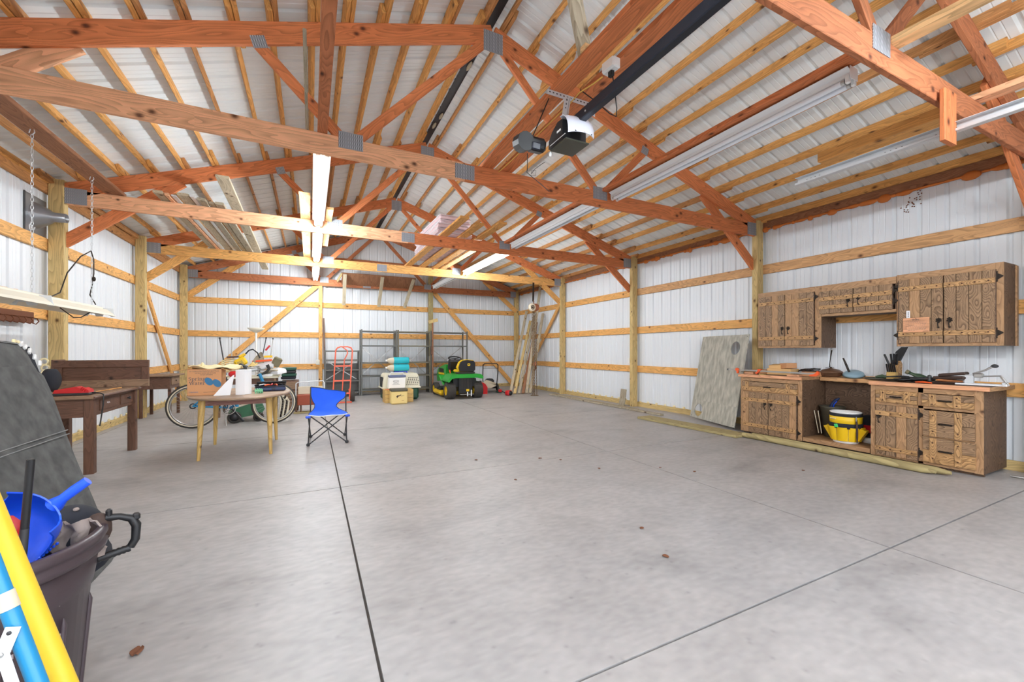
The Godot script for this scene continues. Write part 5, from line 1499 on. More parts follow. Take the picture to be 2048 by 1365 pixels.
func cabinets() -> void:
	var t := -PI / 2
	var V2 := func(a, b, c, d): return [Vector2(a, b), Vector2(c, d)]
	# wall cabinets (x runs towards the camera)
	var u1 := thing("wall_cabinet", "tall two-door oak wall cabinet of planks next to the post", "cabinet", W(5.92, 1.235, 3.432), t, "oak wall cabinets")
	carcass(u1, 0.832, 0.80, 0.365, [V2.call(-0.416, 0, -0.38, 0.80), V2.call(0.345, 0, 0.416, 0.80), V2.call(-0.38, 0, 0.345, 0.034), V2.call(-0.38, 0.735, 0.345, 0.80)])
	plank_door(u1, -0.388, -0.027, 0.03, 0.735, 0.0, 4, [0.135, 0.632], Vector2(-0.06, 0.24), 0.0)
	plank_door(u1, -0.025, 0.342, 0.03, 0.735, 0.0, 4, [0.135, 0.632], Vector2(0.02, 0.24), 1.0)
	var u2 := thing("wall_cabinet", "low wide oak wall cabinet bridging the gap between the two tall ones", "cabinet", W(5.92, 1.635, 2.634), t, "oak wall cabinets")
	carcass(u2, 0.756, 0.40, 0.365, [V2.call(-0.378, 0, 0.378, 0.034), V2.call(-0.378, 0.32, 0.378, 0.40)])
	plank_door(u2, -0.40, -0.027, 0.035, 0.32, 0.0, 3, [0.115, 0.222], Vector2(-0.075, 0.15), 0.0)
	plank_door(u2, -0.025, 0.352, 0.035, 0.32, 0.0, 3, [0.115, 0.222], Vector2(0.03, 0.17), 1.0)
	var u3 := thing("wall_cabinet", "largest oak wall cabinet, with a small wooden plaque on its door", "cabinet", W(5.92, 1.245, 1.854), t, "oak wall cabinets")
	carcass(u3, 0.796, 0.80, 0.365, [V2.call(-0.398, 0, -0.36, 0.80), V2.call(0.345, 0, 0.398, 0.80), V2.call(-0.36, 0, 0.345, 0.036), V2.call(-0.36, 0.735, 0.345, 0.80)])
	plank_door(u3, -0.378, -0.014, 0.034, 0.735, 0.0, 4, [0.135, 0.632], Vector2(-0.048, 0.24), -1.0)
	plank_door(u3, -0.012, 0.352, 0.034, 0.735, 0.0, 4, [0.135, 0.632], Vector2(0.035, 0.24), 1.0)
	obj("end_trim", sh().beam(Vector3(0.402, 0.0, -0.33), Vector3(0.402, 0.79, -0.33), 0.05, 0.014, Vector3(1, 0, 0), 0.003), M.oak_frame, u3)
	# plaque and tag hung on the door
	var pq := thing("plaque", "small tan wooden plaque with handwritten rules hung on the wall cabinet door", "plaque", W(5.885, 1.395, 2.076), t)
	obj("board", sh().cbox(Vector3(0, 0.08, 0), Vector3(0.216, 0.158, 0.008), 0.003), M.counter_edge, pq)
	words("Rules", 0.022, M.ink, pq, Transform3D(Basis(), Vector3(0.0, 0.137, 0.0045)), "Droid Serif", "heading")
	var lines := sh()
	for r in 8:
		var y := 0.119 - r * 0.0135
		var x := -0.085 if r % 2 == 0 else -0.062
		var end := 0.085 - R.randf() * 0.02
		while x < end:
			var l := R.randf_range(0.006, 0.018)
			lines.box(Vector3(x + l / 2, y + R.randf_range(-0.001, 0.001), 0.0045), Vector3(l, 0.0024, 0.001))
			x += l + 0.005
	obj("handwriting", lines, M.ink, pq).set_meta("kind", "stuff")
	obj("nail", sh().ball(Vector3(0, 0.152, 0.005), Vector3(0.003, 0.003, 0.003), 6, 4), M.iron, pq)
	var tg := thing("price_tag", "narrow white paper tag stuck above the wooden plaque", "tag", W(5.896, 1.556, 2.144), t)
	obj("paper", sh().cbox(Vector3(0, 0.04, 0), Vector3(0.032, 0.08, 0.0016), 0.0005), M.paper, tg)
	var tl := sh()
	for r in 6: tl.box(Vector3(0.002, 0.012 + r * 0.01, 0.001), Vector3(0.010, 0.005, 0.0008))
	obj("print", tl, M.ink, tg).set_meta("kind", "stuff")
	# base cabinets
	var b1 := thing("base_cabinet", "oak base cabinet with one drawer over two doors, beside the plywood sheet", "cabinet", W(5.67, 0.0, 3.527), t, "oak base cabinets")
	obj("toe_kick", sh().box(Vector3(0, 0.05, -0.08), Vector3(0.83, 0.10, 0.02)), M.oak_dark, b1)
	var c1 := Node3D.new(); c1.name = "carcass"; c1.position = Vector3(0, 0.03, 0); put(c1, b1)
	carcass(c1, 0.836, 0.785, 0.60, [V2.call(-0.418, 0, -0.38, 0.785), V2.call(0.368, 0, 0.418, 0.785), V2.call(-0.38, 0.57, 0.368, 0.60), V2.call(-0.38, 0.73, 0.368, 0.785), V2.call(-0.38, 0.0, 0.368, 0.02)])
	drawer_front(b1, -0.385, 0.372, 0.622, 0.757, 0.0, 2, [-0.31, 0.255], -0.02)
	plank_door(b1, -0.378, -0.008, 0.035, 0.606, 0.0, 4, [0.14, 0.50], Vector2(-0.05, 0.43), 0.0)
	plank_door(b1, -0.006, 0.362, 0.035, 0.606, 0.0, 4, [0.14, 0.50], Vector2(0.032, 0.43), 1.0)
	var b2 := thing("base_cabinet", "oak base cabinet with one door and four drawers at the end of the row", "cabinet", W(5.67, 0.0, 1.953), t, "oak base cabinets")
	obj("toe_kick", sh().box(Vector3(0, 0.04, -0.06), Vector3(0.85, 0.08, 0.02)), M.oak_dark, b2)
	var c2 := Node3D.new(); c2.name = "carcass"; c2.position = Vector3(0, 0.03, 0); put(c2, b2)
	carcass(c2, 0.866, 0.785, 0.60, [V2.call(-0.433, 0, -0.39, 0.785), V2.call(0.372, 0, 0.433, 0.785), V2.call(-0.032, 0, 0.012, 0.785), V2.call(-0.39, 0.57, 0.372, 0.60), V2.call(-0.39, 0.73, 0.372, 0.785), V2.call(-0.39, 0.0, 0.372, 0.026), V2.call(0.0, 0.285, 0.372, 0.30)])
	drawer_front(b2, -0.38, -0.032, 0.63, 0.762, 0.0, 3, [-0.315, -0.115], -0.205)
	drawer_front(b2, 0.006, 0.376, 0.63, 0.757, 0.0, 2, [0.085, 0.262], 0.175)
	drawer_front(b2, 0.014, 0.383, 0.328, 0.592, 0.0, 2, [0.09, 0.27], 0.18)
	drawer_front(b2, 0.014, 0.387, 0.058, 0.316, 0.0, 2, [0.09, 0.27], 0.18)
	plank_door(b2, -0.385, -0.024, 0.05, 0.60, 0.0, 4, [0.125, 0.51], Vector2(-0.35, 0.45), 1.0)
	# tops: an edged worktop on each cabinet, a narrow ledge at the wall between them, a dark back board under it
	for k in [[3.10, 3.965, "worktop with a peach edge strip on the base cabinet beside the plywood sheet"], [1.475, 2.392, "worktop with a peach edge strip on the base cabinet with four drawers"]]:
		var c: float = (k[0] + k[1]) / 2
		var wt := thing("worktop", k[2], "worktop", W(5.65, 0.818, c), t)
		obj("top", sh().cbox(Vector3(0, 0.018, -0.315), Vector3(k[1] - k[0] - 0.004, 0.034, 0.62), 0.003), M.oak_dark, wt)
		obj("edge_strip", sh().beam(Vector3(-(k[1] - k[0]) / 2, 0.018, 0.0), Vector3((k[1] - k[0]) / 2, 0.018, 0.0), 0.02, 0.042, Vector3.UP, 0.003), M.counter_edge, wt)
		obj("end_strip", sh().beam(Vector3((k[1] - k[0]) / 2, 0.018, 0.0), Vector3((k[1] - k[0]) / 2, 0.018, -0.62), 0.012, 0.04, Vector3.UP, 0.002), M.oak_frame, wt)
	var lg := thing("ledge", "narrow orange wood ledge at the wall joining the two worktops", "shelf", W(6.05, 0.80, 2.75), t)
	obj("board", sh().beam(Vector3(-0.345, 0.025, -0.12), Vector3(0.35, 0.025, -0.12), 0.235, 0.05, Vector3.UP, 0.004), M.girt_brown, lg)
	var bp := thing("back_panel_board", "dark stained board closing the wall side between the base cabinets", "panel", W(6.20, 0.06, 2.75), t)
	obj("panel", sh().cbox(Vector3(0, 0.368, 0), Vector3(0.70, 0.736, 0.016), 0.002), M.oak_dark, bp)
	var fl := thing("bottom_shelf", "low oak shelf floor the yellow tool bucket stands on", "shelf", W(5.67, 0.0, 2.746), t)
	obj("shelf_board", sh().box(Vector3(0, 0.078, -0.275), Vector3(0.70, 0.016, 0.54)), M.oak_frame, fl)
	obj("front_rail", sh().beam(Vector3(-0.352, 0.062, -0.009), Vector3(0.352, 0.062, -0.009), 0.018, 0.05, Vector3.UP, 0.002), M.oak_frame, fl)
	counter_things()
	shelf_things()
	floor_boards()

func counter_things() -> void:
	var t := -PI / 2
	# long bar clamp resting along the front of the worktop
	var c := thing("bar_clamp", "long grey bar clamp with orange jaws lying along the front worktop edge", "clamp", W(5.745, 0.905, 3.6), t)
	obj("bar", sh().beam(Vector3(-0.61, 0.006, 0), Vector3(0.62, -0.004, 0), 0.012, 0.022, Vector3.UP, 0.002), M.steel, c)
	obj("tip", sh().cbox(Vector3(-0.605, 0.005, 0), Vector3(0.02, 0.026, 0.016), 0.003), M.dark_metal, c)
	var j1 := sh(Vector3.ZERO, Vector3(-0.445, 0, 0.0))
	j1.prism(PackedVector2Array([Vector2(-0.03, 0.022), Vector2(-0.012, 0.034), Vector2(0.028, 0.018), Vector2(0.012, -0.012), Vector2(0.008, -0.05), Vector2(-0.01, -0.044), Vector2(-0.012, -0.012), Vector2(-0.034, 0.002)]), -0.014, 0.014)
	obj("jaw", j1, M.orange, c)
	var j2 := sh(Vector3.ZERO, Vector3(-0.13, 0, 0.0))
	j2.prism(PackedVector2Array([Vector2(0.0, 0.03), Vector2(0.05, 0.03), Vector2(0.03, 0.0), Vector2(-0.02, -0.046), Vector2(-0.045, -0.03), Vector2(-0.01, -0.005)]), -0.014, 0.014)
	obj("jaw", j2, M.orange, c)
	var j3 := sh(Vector3.ZERO, Vector3(0.60, -0.004, 0.0))
	j3.prism(PackedVector2Array([Vector2(0.03, 0.036), Vector2(0.05, 0.03), Vector2(0.05, -0.012), Vector2(0.02, -0.03), Vector2(-0.05, -0.032), Vector2(-0.055, -0.012), Vector2(-0.01, -0.004), Vector2(0.02, 0.012)]), -0.014, 0.014)
	obj("jaw", j3, M.orange, c)
	obj("handle", sh().tube([Vector3(-0.11, -0.046, 0.01), Vector3(-0.01, -0.053, 0.014)], [0.011, 0.008], 8), M.table_leg, c)
	for k in [[5.82, 0.853, 4.0, 0.13, 0.032, 0.08, "small reddish wood block under the free end of the bar clamp"], [5.80, 0.853, 3.27, 0.15, 0.026, 0.10, "flat reddish wood offcut under the middle of the bar clamp"], [6.02, 0.853, 3.17, 0.20, 0.06, 0.16, "small brown wooden box beside the copper pan"], [6.05, 0.855, 3.88, 0.22, 0.06, 0.14, "flat tan wood piece between the post and the carton"]]:
		if k[2] == 4.0: k[2] = 3.90
		var o := obj("wood_block", sh().cbox(Vector3(0, k[4] / 2, 0), Vector3(k[3], k[4], k[5]), 0.003), M.counter_edge if k[4] < 0.05 else M.cardboard)
		o.position = W(k[0], k[1], k[2]); o.rotation.y = t + 0.1
		tag(o, k[6], "block")
	var wh := obj("white_block", sh().cbox(Vector3(0, 0.035, 0), Vector3(0.055, 0.07, 0.05), 0.005), M.white)
	wh.position = W(6.24, 0.853, 3.93); wh.rotation.y = t
	tag(wh, "small white plastic cube on the worktop by the post", "box")
	# carton with a folded-up lid
	var b := thing("carton", "flat open cardboard carton with a tilted lid on the worktop", "box", W(6.04, 0.853, 3.565), t)
	obj("tray", sh().cbox(Vector3(0, 0.045, 0), Vector3(0.33, 0.088, 0.20), 0.004), M.cardboard_pale, b)
	obj("lid_front", sh(Vector3(0.1, 0.1, 0.06), Vector3(-0.075, 0.115, 0.0)).cbox(Vector3.ZERO, Vector3(0.16, 0.06, 0.16), 0.003), M.cardboard_pale, b)
	obj("lid", sh(Vector3(0.0, -0.5, 0.07), Vector3(0.08, 0.13, 0.01)).cbox(Vector3.ZERO, Vector3(0.16, 0.075, 0.14), 0.003), M.cardboard, b)
	# pile of pliers and iron bits
	var labels := ["rusty tongs on top of the iron pile", "dark iron bracket in the pile", "long dark file lying across the iron pile", "brown wooden plane handle in the pile"]
	for k in 9:
		var p := Vector3(6.10 + R.randf_range(-0.06, 0.06), 0.856 + 0.018 * (k % 5) + 0.012, -(3.29 + R.randf_range(-0.08, 0.08)))
		var s := sh(Vector3(R.randf_range(-0.2, 0.2), R.randf() * PI, R.randf_range(-0.25, 0.25)))
		s.tube([Vector3(-0.11, 0, 0), Vector3(-0.04, 0.008, 0.012), Vector3(0.0, 0.0, 0.0), Vector3(0.06, 0.01, -0.012), Vector3(0.11, 0.0, 0.0)], [0.008, 0.010, 0.017, 0.009, 0.007], 6)
		s.tube([Vector3(-0.11, 0.0, 0.03), Vector3(-0.03, 0.004, 0.008), Vector3(0.05, 0.0, 0.016)], [0.007, 0.011, 0.006], 6)
		var o := obj("old_tool", s, M.iron if k % 3 else M.leather)
		o.position = p
		tag(o, "rusty old hand tool in the dark pile behind the carton", "tool", "pile of rusty tools behind the carton")
	# copper pan with its lid and a long upright handle
	var p1 := thing("pan", "old copper coloured lidded pan with a long handle standing up", "pan", W(6.12, 0.853, 3.0), t)
	obj("bowl", sh().lathe([Vector2(0, 0), Vector2(0.085, 0.0), Vector2(0.11, 0.02), Vector2(0.122, 0.06), Vector2(0.126, 0.062)], 28), M.copper, p1)
	obj("lid", sh().lathe([Vector2(0.128, 0.060), Vector2(0.126, 0.068), Vector2(0.09, 0.095), Vector2(0.04, 0.11), Vector2(0.012, 0.118), Vector2(0.012, 0.13), Vector2(0, 0.132)], 28), M.copper, p1)
	obj("handle", sh().tube([Vector3(-0.005, 0.125, 0.02), Vector3(0.0, 0.17, 0.03), Vector3(0.015, 0.26, 0.04), Vector3(0.03, 0.35, 0.045)], [0.008, 0.005, 0.006, 0.010], 8), M.iron, p1)
	obj("wire_stand", sh().tube([Vector3(-0.05, 0.115, 0.03), Vector3(0.0, 0.132, 0.03), Vector3(0.05, 0.125, 0.03)], 0.003, 5), M.iron, p1)
	var p2 := thing("skillet", "pale blue grey skillet turned on its side rim with a dark handle pointing up", "pan", W(6.13, 0.853, 2.755), t)
	var s2 := sh(Vector3(0.25, 0, -0.10), Vector3(0, 0.03, 0))
	s2.lathe([Vector2(0.0, 0.055), Vector2(0.07, 0.055), Vector2(0.10, 0.035), Vector2(0.112, 0.0), Vector2(0.107, 0.0), Vector2(0.094, 0.03), Vector2(0, 0.045)], 28)
	obj("pan_body", s2, M.pan_blue, p2)
	obj("rim", sh(Vector3(0.25, 0, -0.10), Vector3(0, 0.03, 0)).lathe([Vector2(0.112, -0.004), Vector2(0.116, 0.0), Vector2(0.112, 0.006)], 28), M.pan_dark, p2)
	obj("handle", sh().tube([Vector3(-0.02, 0.075, 0.06), Vector3(-0.045, 0.16, 0.07), Vector3(-0.075, 0.25, 0.08)], [0.012, 0.013, 0.009], 8), M.iron, p2)
	obj("feet", sh().tube([Vector3(0.05, 0.0, 0.09), Vector3(0.055, 0.03, 0.085), Vector3(0.06, 0.0, 0.07)], 0.005, 6), M.iron, p2)
	var p3 := thing("griddle", "low dark greenish griddle pan on the ledge beside the knife block", "pan", W(6.11, 0.852, 2.515), t)
	obj("plate", sh().lathe([Vector2(0, 0), Vector2(0.10, 0.0), Vector2(0.112, 0.02), Vector2(0.106, 0.02), Vector2(0.098, 0.008), Vector2(0, 0.008)], 28), M.pan_dark, p3)
	obj("grip", sh().tube([Vector3(0.02, 0.03, 0.06), Vector3(0.08, 0.045, 0.06), Vector3(0.13, 0.03, 0.05)], [0.014, 0.022, 0.012], 8), M.bottle_green, p3)
	# knife block
	var kb := thing("knife_block", "light wood knife block full of black handled knives", "knife block", W(6.10, 0.853, 2.345), t)
	obj("front_step", sh().cbox(Vector3(-0.005, 0.048, 0.03), Vector3(0.086, 0.094, 0.06), 0.003), M.table_leg, kb)
	var bs := sh()
	bs.x = Transform3D(Basis(Vector3(0, 0, 1), Vector3.UP, Vector3(-1, 0, 0)), Vector3(0.04, 0, 0))
	bs.prism(PackedVector2Array([Vector2(0.0, 0.0), Vector2(0.0, 0.16), Vector2(-0.06, 0.225), Vector2(-0.10, 0.19), Vector2(-0.085, 0.0)]), 0.0, 0.086)
	obj("block", bs, M.oak_light, kb)
	for k in 5:
		obj("knife", sh(Vector3(0.35, 0, 0), Vector3(-0.04 + k * 0.0175, 0.10, 0.045)).cbox(Vector3(0, 0.045, 0), Vector3(0.012, 0.10, 0.018), 0.004), M.black_gloss, kb)
	for k in 4:
		obj("knife", sh(Vector3(0.18, 0, [0.28, 0.05, -0.03, -0.1][k]), Vector3([-0.045, -0.015, 0.005, 0.025][k], 0.18, -0.0)).cbox(Vector3(0, 0.065, 0), Vector3(0.018, 0.13, 0.022), 0.006), M.black_gloss, kb)
	for k in 2: obj("knife_ring", sh(Vector3(PI / 2, 0, 0), Vector3(0.005 + k * 0.022, 0.305, 0.02)).lathe([Vector2(0.006, -0.004), Vector2(0.009, 0), Vector2(0.006, 0.004)], 10), M.steel, kb)
	var bk := thing("folded_case", "tall black folded case leaning on the wall behind the knife block", "case", W(6.225, 0.853, 2.40), t)
	var cs := sh()
	cs.prism(PackedVector2Array([Vector2(-0.09, 0.0), Vector2(0.02, 0.0), Vector2(0.04, 0.16), Vector2(0.13, 0.385), Vector2(0.08, 0.385), Vector2(0.03, 0.33), Vector2(-0.02, 0.13)]), -0.02, 0.02)
	obj("case_body", cs, M.black, bk)
	# heap of black tools
	for k in 12:
		var s := sh(Vector3(R.randf_range(-0.06, 0.06), R.randf_range(-0.5, 0.5), R.randf_range(-0.10, 0.10)))
		var l := R.randf_range(0.08, 0.13)
		s.tube([Vector3(-l, 0, 0.012), Vector3(-0.02, 0.004, 0.003), Vector3(0.03, 0, -0.008), Vector3(l * 0.7, 0, -0.003)], [0.008, 0.009, 0.012, 0.005], 6)
		s.tube([Vector3(-l, 0, -0.014), Vector3(-0.02, 0.0, -0.003), Vector3(0.03, 0.003, 0.008), Vector3(l * 0.7, 0, 0.003)], [0.008, 0.009, 0.011, 0.005], 6)
		var o := obj("pliers", s, M.black if k % 4 else M.iron)
		o.position = W(5.90 + R.randf_range(-0.12, 0.12), 0.866 + 0.012 * (k % 4), 2.12 + R.randf_range(-0.13, 0.15))
		o.rotation.y = t
		tag(o, "black handled pliers in the flat heap in front of the knife block", "pliers", "heap of black pliers on the worktop")
	var og := obj("orange_grip", sh().tube([Vector3(-0.06, 0, 0), Vector3(0, 0.004, 0), Vector3(0.07, 0, 0.004)], [0.006, 0.010, 0.008], 8), M.orange)
	og.position = W(5.74, 0.865, 1.97); og.rotation.y = t
	tag(og, "orange handled tool poking out of the black pliers heap", "tool")
	var gb := thing("bottle", "dark green bottle lying tilted behind the black pliers", "bottle", W(5.98, 0.905, 2.07), t)
	obj("glass", sh(Vector3(0, 0, PI / 2 - 0.45)).lathe([Vector2(0, -0.12), Vector2(0.03, -0.118), Vector2(0.035, -0.10), Vector2(0.035, 0.02), Vector2(0.018, 0.06), Vector2(0.015, 0.115), Vector2(0, 0.117)], 16), M.bottle_green, gb)
	obj("cap", sh(Vector3(0, 0, PI / 2 - 0.45)).lathe([Vector2(0.021, 0.105), Vector2(0.024, 0.115), Vector2(0.024, 0.135), Vector2(0, 0.14)], 14), M.olive, gb)
	# leather tool pouches, a loose stack
	for k in 4:
		var s := sh(Vector3(0, [0.0, 0.25, -0.15, 0.1][k], [0.02, -0.04, 0.05, 0.14][k]))
		s.cbox(Vector3(0, 0.0, 0), Vector3([0.26, 0.20, 0.25, 0.20][k], [0.022, 0.02, 0.034, 0.03][k], 0.15), 0.010)
		var o := obj("leather_pouch", s, [M.leather, M.leather_tan, M.leather, M.leather][k])
		o.position = W(5.93, [0.866, 0.888, 0.918, 0.955][k], 1.83 - 0.01 * k); o.rotation.y = t
		tag(o, ["lowest dark leather tool pouch of the stack on the worktop", "tan leather pouch second in the worktop stack", "dark leather pouch under the topmost one of the stack", "topmost crumpled dark leather pouch of the stack"][k], "pouch")
	obj_tag_ball()
	# tile cutter
	var tc := thing("tile_cutter", "white metal tile cutter with a lever handle at the worktop end", "tile cutter", W(5.92, 0.853, 1.60), t + 0.12)
	obj("base_plate", sh().cbox(Vector3(0.0, 0.012, 0), Vector3(0.34, 0.016, 0.14), 0.003), M.white_metal, tc)
	obj("fence", sh().cbox(Vector3(0.15, 0.03, 0), Vector3(0.02, 0.02, 0.20), 0.003), M.galv, tc)
	for z in [-0.02, 0.02]: obj("guide_rod", sh().tube([Vector3(-0.08, 0.085, z), Vector3(0.12, 0.10, z), Vector3(0.165, 0.02, z * 2.0)], 0.007, 8), M.steel, tc)
	obj("tower", sh().cbox(Vector3(-0.085, 0.06, 0), Vector3(0.07, 0.09, 0.08), 0.012), M.galv, tc)
	obj("carriage", sh().cbox(Vector3(-0.02, 0.10, 0), Vector3(0.07, 0.045, 0.06), 0.01), M.steel, tc)
	obj("lever", sh().tube([Vector3(-0.06, 0.115, 0.0), Vector3(0.02, 0.15, 0.0), Vector3(0.07, 0.19, 0.0)], [0.007, 0.008, 0.010], 8), M.steel, tc)
	obj("lever_knob", sh().ball(Vector3(0.085, 0.195, 0), Vector3(0.026, 0.018, 0.018), 12, 8), M.dark_metal, tc)

func obj_tag_ball() -> void:
	var o := thing("hammer", "ball headed hammer lying between the pliers heap and the leather pouches", "hammer", W(5.88, 0.90, 1.965), -PI / 2)
	obj("head", sh().lathe([Vector2(0, -0.035), Vector2(0.018, -0.03), Vector2(0.018, -0.012), Vector2(0.013, 0.0), Vector2(0.018, 0.018), Vector2(0.016, 0.034), Vector2(0.0, 0.042)], 12), M.dark_metal, o)
	obj("shaft", sh().tube([Vector3(0, 0, 0), Vector3(-0.08, -0.012, 0.03), Vector3(-0.2, -0.032, 0.06)], [0.009, 0.010, 0.012], 8), M.leather, o)

func shelf_things() -> void:
	var t := -PI / 2
	var b := thing("tool_bucket", "white bucket wearing a yellow pocketed tool organizer on the low shelf", "bucket", W(5.83, 0.088, 2.70), t)
	obj("bucket_body", sh().lathe([Vector2(0, 0.0), Vector2(0.122, 0.0), Vector2(0.128, 0.02), Vector2(0.150, 0.36), Vector2(0.156, 0.36), Vector2(0.156, 0.372), Vector2(0.146, 0.372), Vector2(0.142, 0.34), Vector2(0.12, 0.012), Vector2(0, 0.012)], 32), M.white, b)
	obj("top_band", sh().lathe([Vector2(0.152, 0.318), Vector2(0.158, 0.32), Vector2(0.160, 0.352), Vector2(0.155, 0.354)], 32), M.cloth_dark, b)
	obj("upper_sleeve", sh().lathe([Vector2(0.152, 0.235), Vector2(0.156, 0.24), Vector2(0.160, 0.318), Vector2(0.155, 0.322)], 32), M.yellow, b)
	obj("mesh_band", sh().lathe([Vector2(0.150, 0.175), Vector2(0.162, 0.18), Vector2(0.164, 0.235), Vector2(0.152, 0.24)], 32), M.cloth_dark, b)
	for k in 8:
		var a := TAU * k / 8 + 0.2
		var s := sh(Vector3(0, a, 0))
		var rows := []
		for i in 6:
			var v := i / 5.0
			var row := []
			for j in 7:
				var u := (j / 6.0 - 0.5) * 0.74
				var rr := 0.136 + 0.014 * v + (0.034 * cos(u / 0.74 * PI)) * (0.35 + 0.65 * v)
				row.append(Vector3(sin(u) * rr, 0.03 + v * 0.165, cos(u) * rr))
			rows.append(row)
		s.sheet(rows, 0.006)
		obj("pocket", s, M.yellow, b)
	for sg in [-1.0, 1.0]:
		var pk := sh()
		pk.prism(PackedVector2Array([Vector2(sg * 0.13, 0.03), Vector2(sg * 0.15, 0.19), Vector2(sg * 0.225, 0.17), Vector2(sg * 0.15, 0.04)]), -0.035, 0.035)
		obj("side_pocket", pk, M.yellow, b)
	obj("pen", sh().tube([Vector3(-0.10, 0.29, 0.135), Vector3(-0.03, 0.292, 0.165)], 0.006, 8), M.foam_cream, b)
	obj("green_clip", sh(Vector3(0.2, 0.1, 0.2)).cbox(Vector3(0.03, 0.255, 0.165), Vector3(0.034, 0.04, 0.014), 0.004), M.lime, b)
	obj("hanging_tool", sh().tube([Vector3(0.150, 0.30, 0.09), Vector3(0.158, 0.22, 0.10), Vector3(0.160, 0.10, 0.10), Vector3(0.155, 0.03, 0.09)], [0.008, 0.012, 0.010, 0.006], 8), M.leather, b)
	obj("tool_tip", sh().tube([Vector3(0.150, 0.28, 0.10), Vector3(0.152, 0.33, 0.10)], 0.006, 8), M.steel, b)
	var tb := thing("tub", "dark green tub with canes behind the yellow tool bucket", "tub", W(6.05, 0.088, 2.95), t)
	obj("tub_body", sh().lathe([Vector2(0, 0.0), Vector2(0.09, 0.0), Vector2(0.13, 0.37), Vector2(0.142, 0.385), Vector2(0.136, 0.395), Vector2(0.124, 0.38), Vector2(0.085, 0.01), Vector2(0, 0.01)], 28), M.pan_dark, tb)
	for k in 2: obj("cane", sh().tube([Vector3(-0.10 + k * 0.035, 0.04, 0.115), Vector3(-0.135 + k * 0.045, 0.33, 0.15)], 0.006, 6), M.hoist_cream, tb)
	var bl := thing("spray_head", "blue plastic spray nozzle sticking up from the dark green tub", "nozzle", W(6.05, 0.46, 2.93), t)
	obj("nozzle", sh().tube([Vector3(-0.03, 0, 0), Vector3(-0.01, 0.06, 0), Vector3(0.02, 0.10, 0.0), Vector3(0.06, 0.13, 0.0)], [0.03, 0.02, 0.022, 0.010], 8), M.navy, bl)
	obj("trigger", sh().tube([Vector3(0.0, 0.0, 0.02), Vector3(0.015, 0.05, 0.03), Vector3(0.04, 0.09, 0.02)], 0.006, 6), M.bright_blue, bl)
	var bg := thing("tool_bag", "black bag with a red panel standing on a white tub by the tool bucket", "bag", W(6.09, 0.088, 2.535), t)
	obj("white_base", sh().lathe([Vector2(0, 0), Vector2(0.115, 0.0), Vector2(0.12, 0.06), Vector2(0, 0.06)], 24), M.white, bg)
	obj("bag_body", sh().cbox(Vector3(0, 0.19, 0), Vector3(0.22, 0.26, 0.20), 0.03), M.cloth_dark, bg)
	obj("red_panel", sh().cbox(Vector3(0, 0.17, 0.105), Vector3(0.19, 0.09, 0.02), 0.008), M.red, bg)
	obj("scraper", sh(Vector3(0, 0, -0.35)).prism(PackedVector2Array([Vector2(-0.03, 0.33), Vector2(0.035, 0.33), Vector2(0.008, 0.45), Vector2(-0.002, 0.45)]), 0.04, 0.044), M.steel, bg)

func disc_hole(c: Vector2, r: float, n := 20) -> PackedVector2Array:
	var q := PackedVector2Array()
	for k in n + 1: q.append(c + Vector2(sin(TAU * k / n), -cos(TAU * k / n)) * r)
	return q

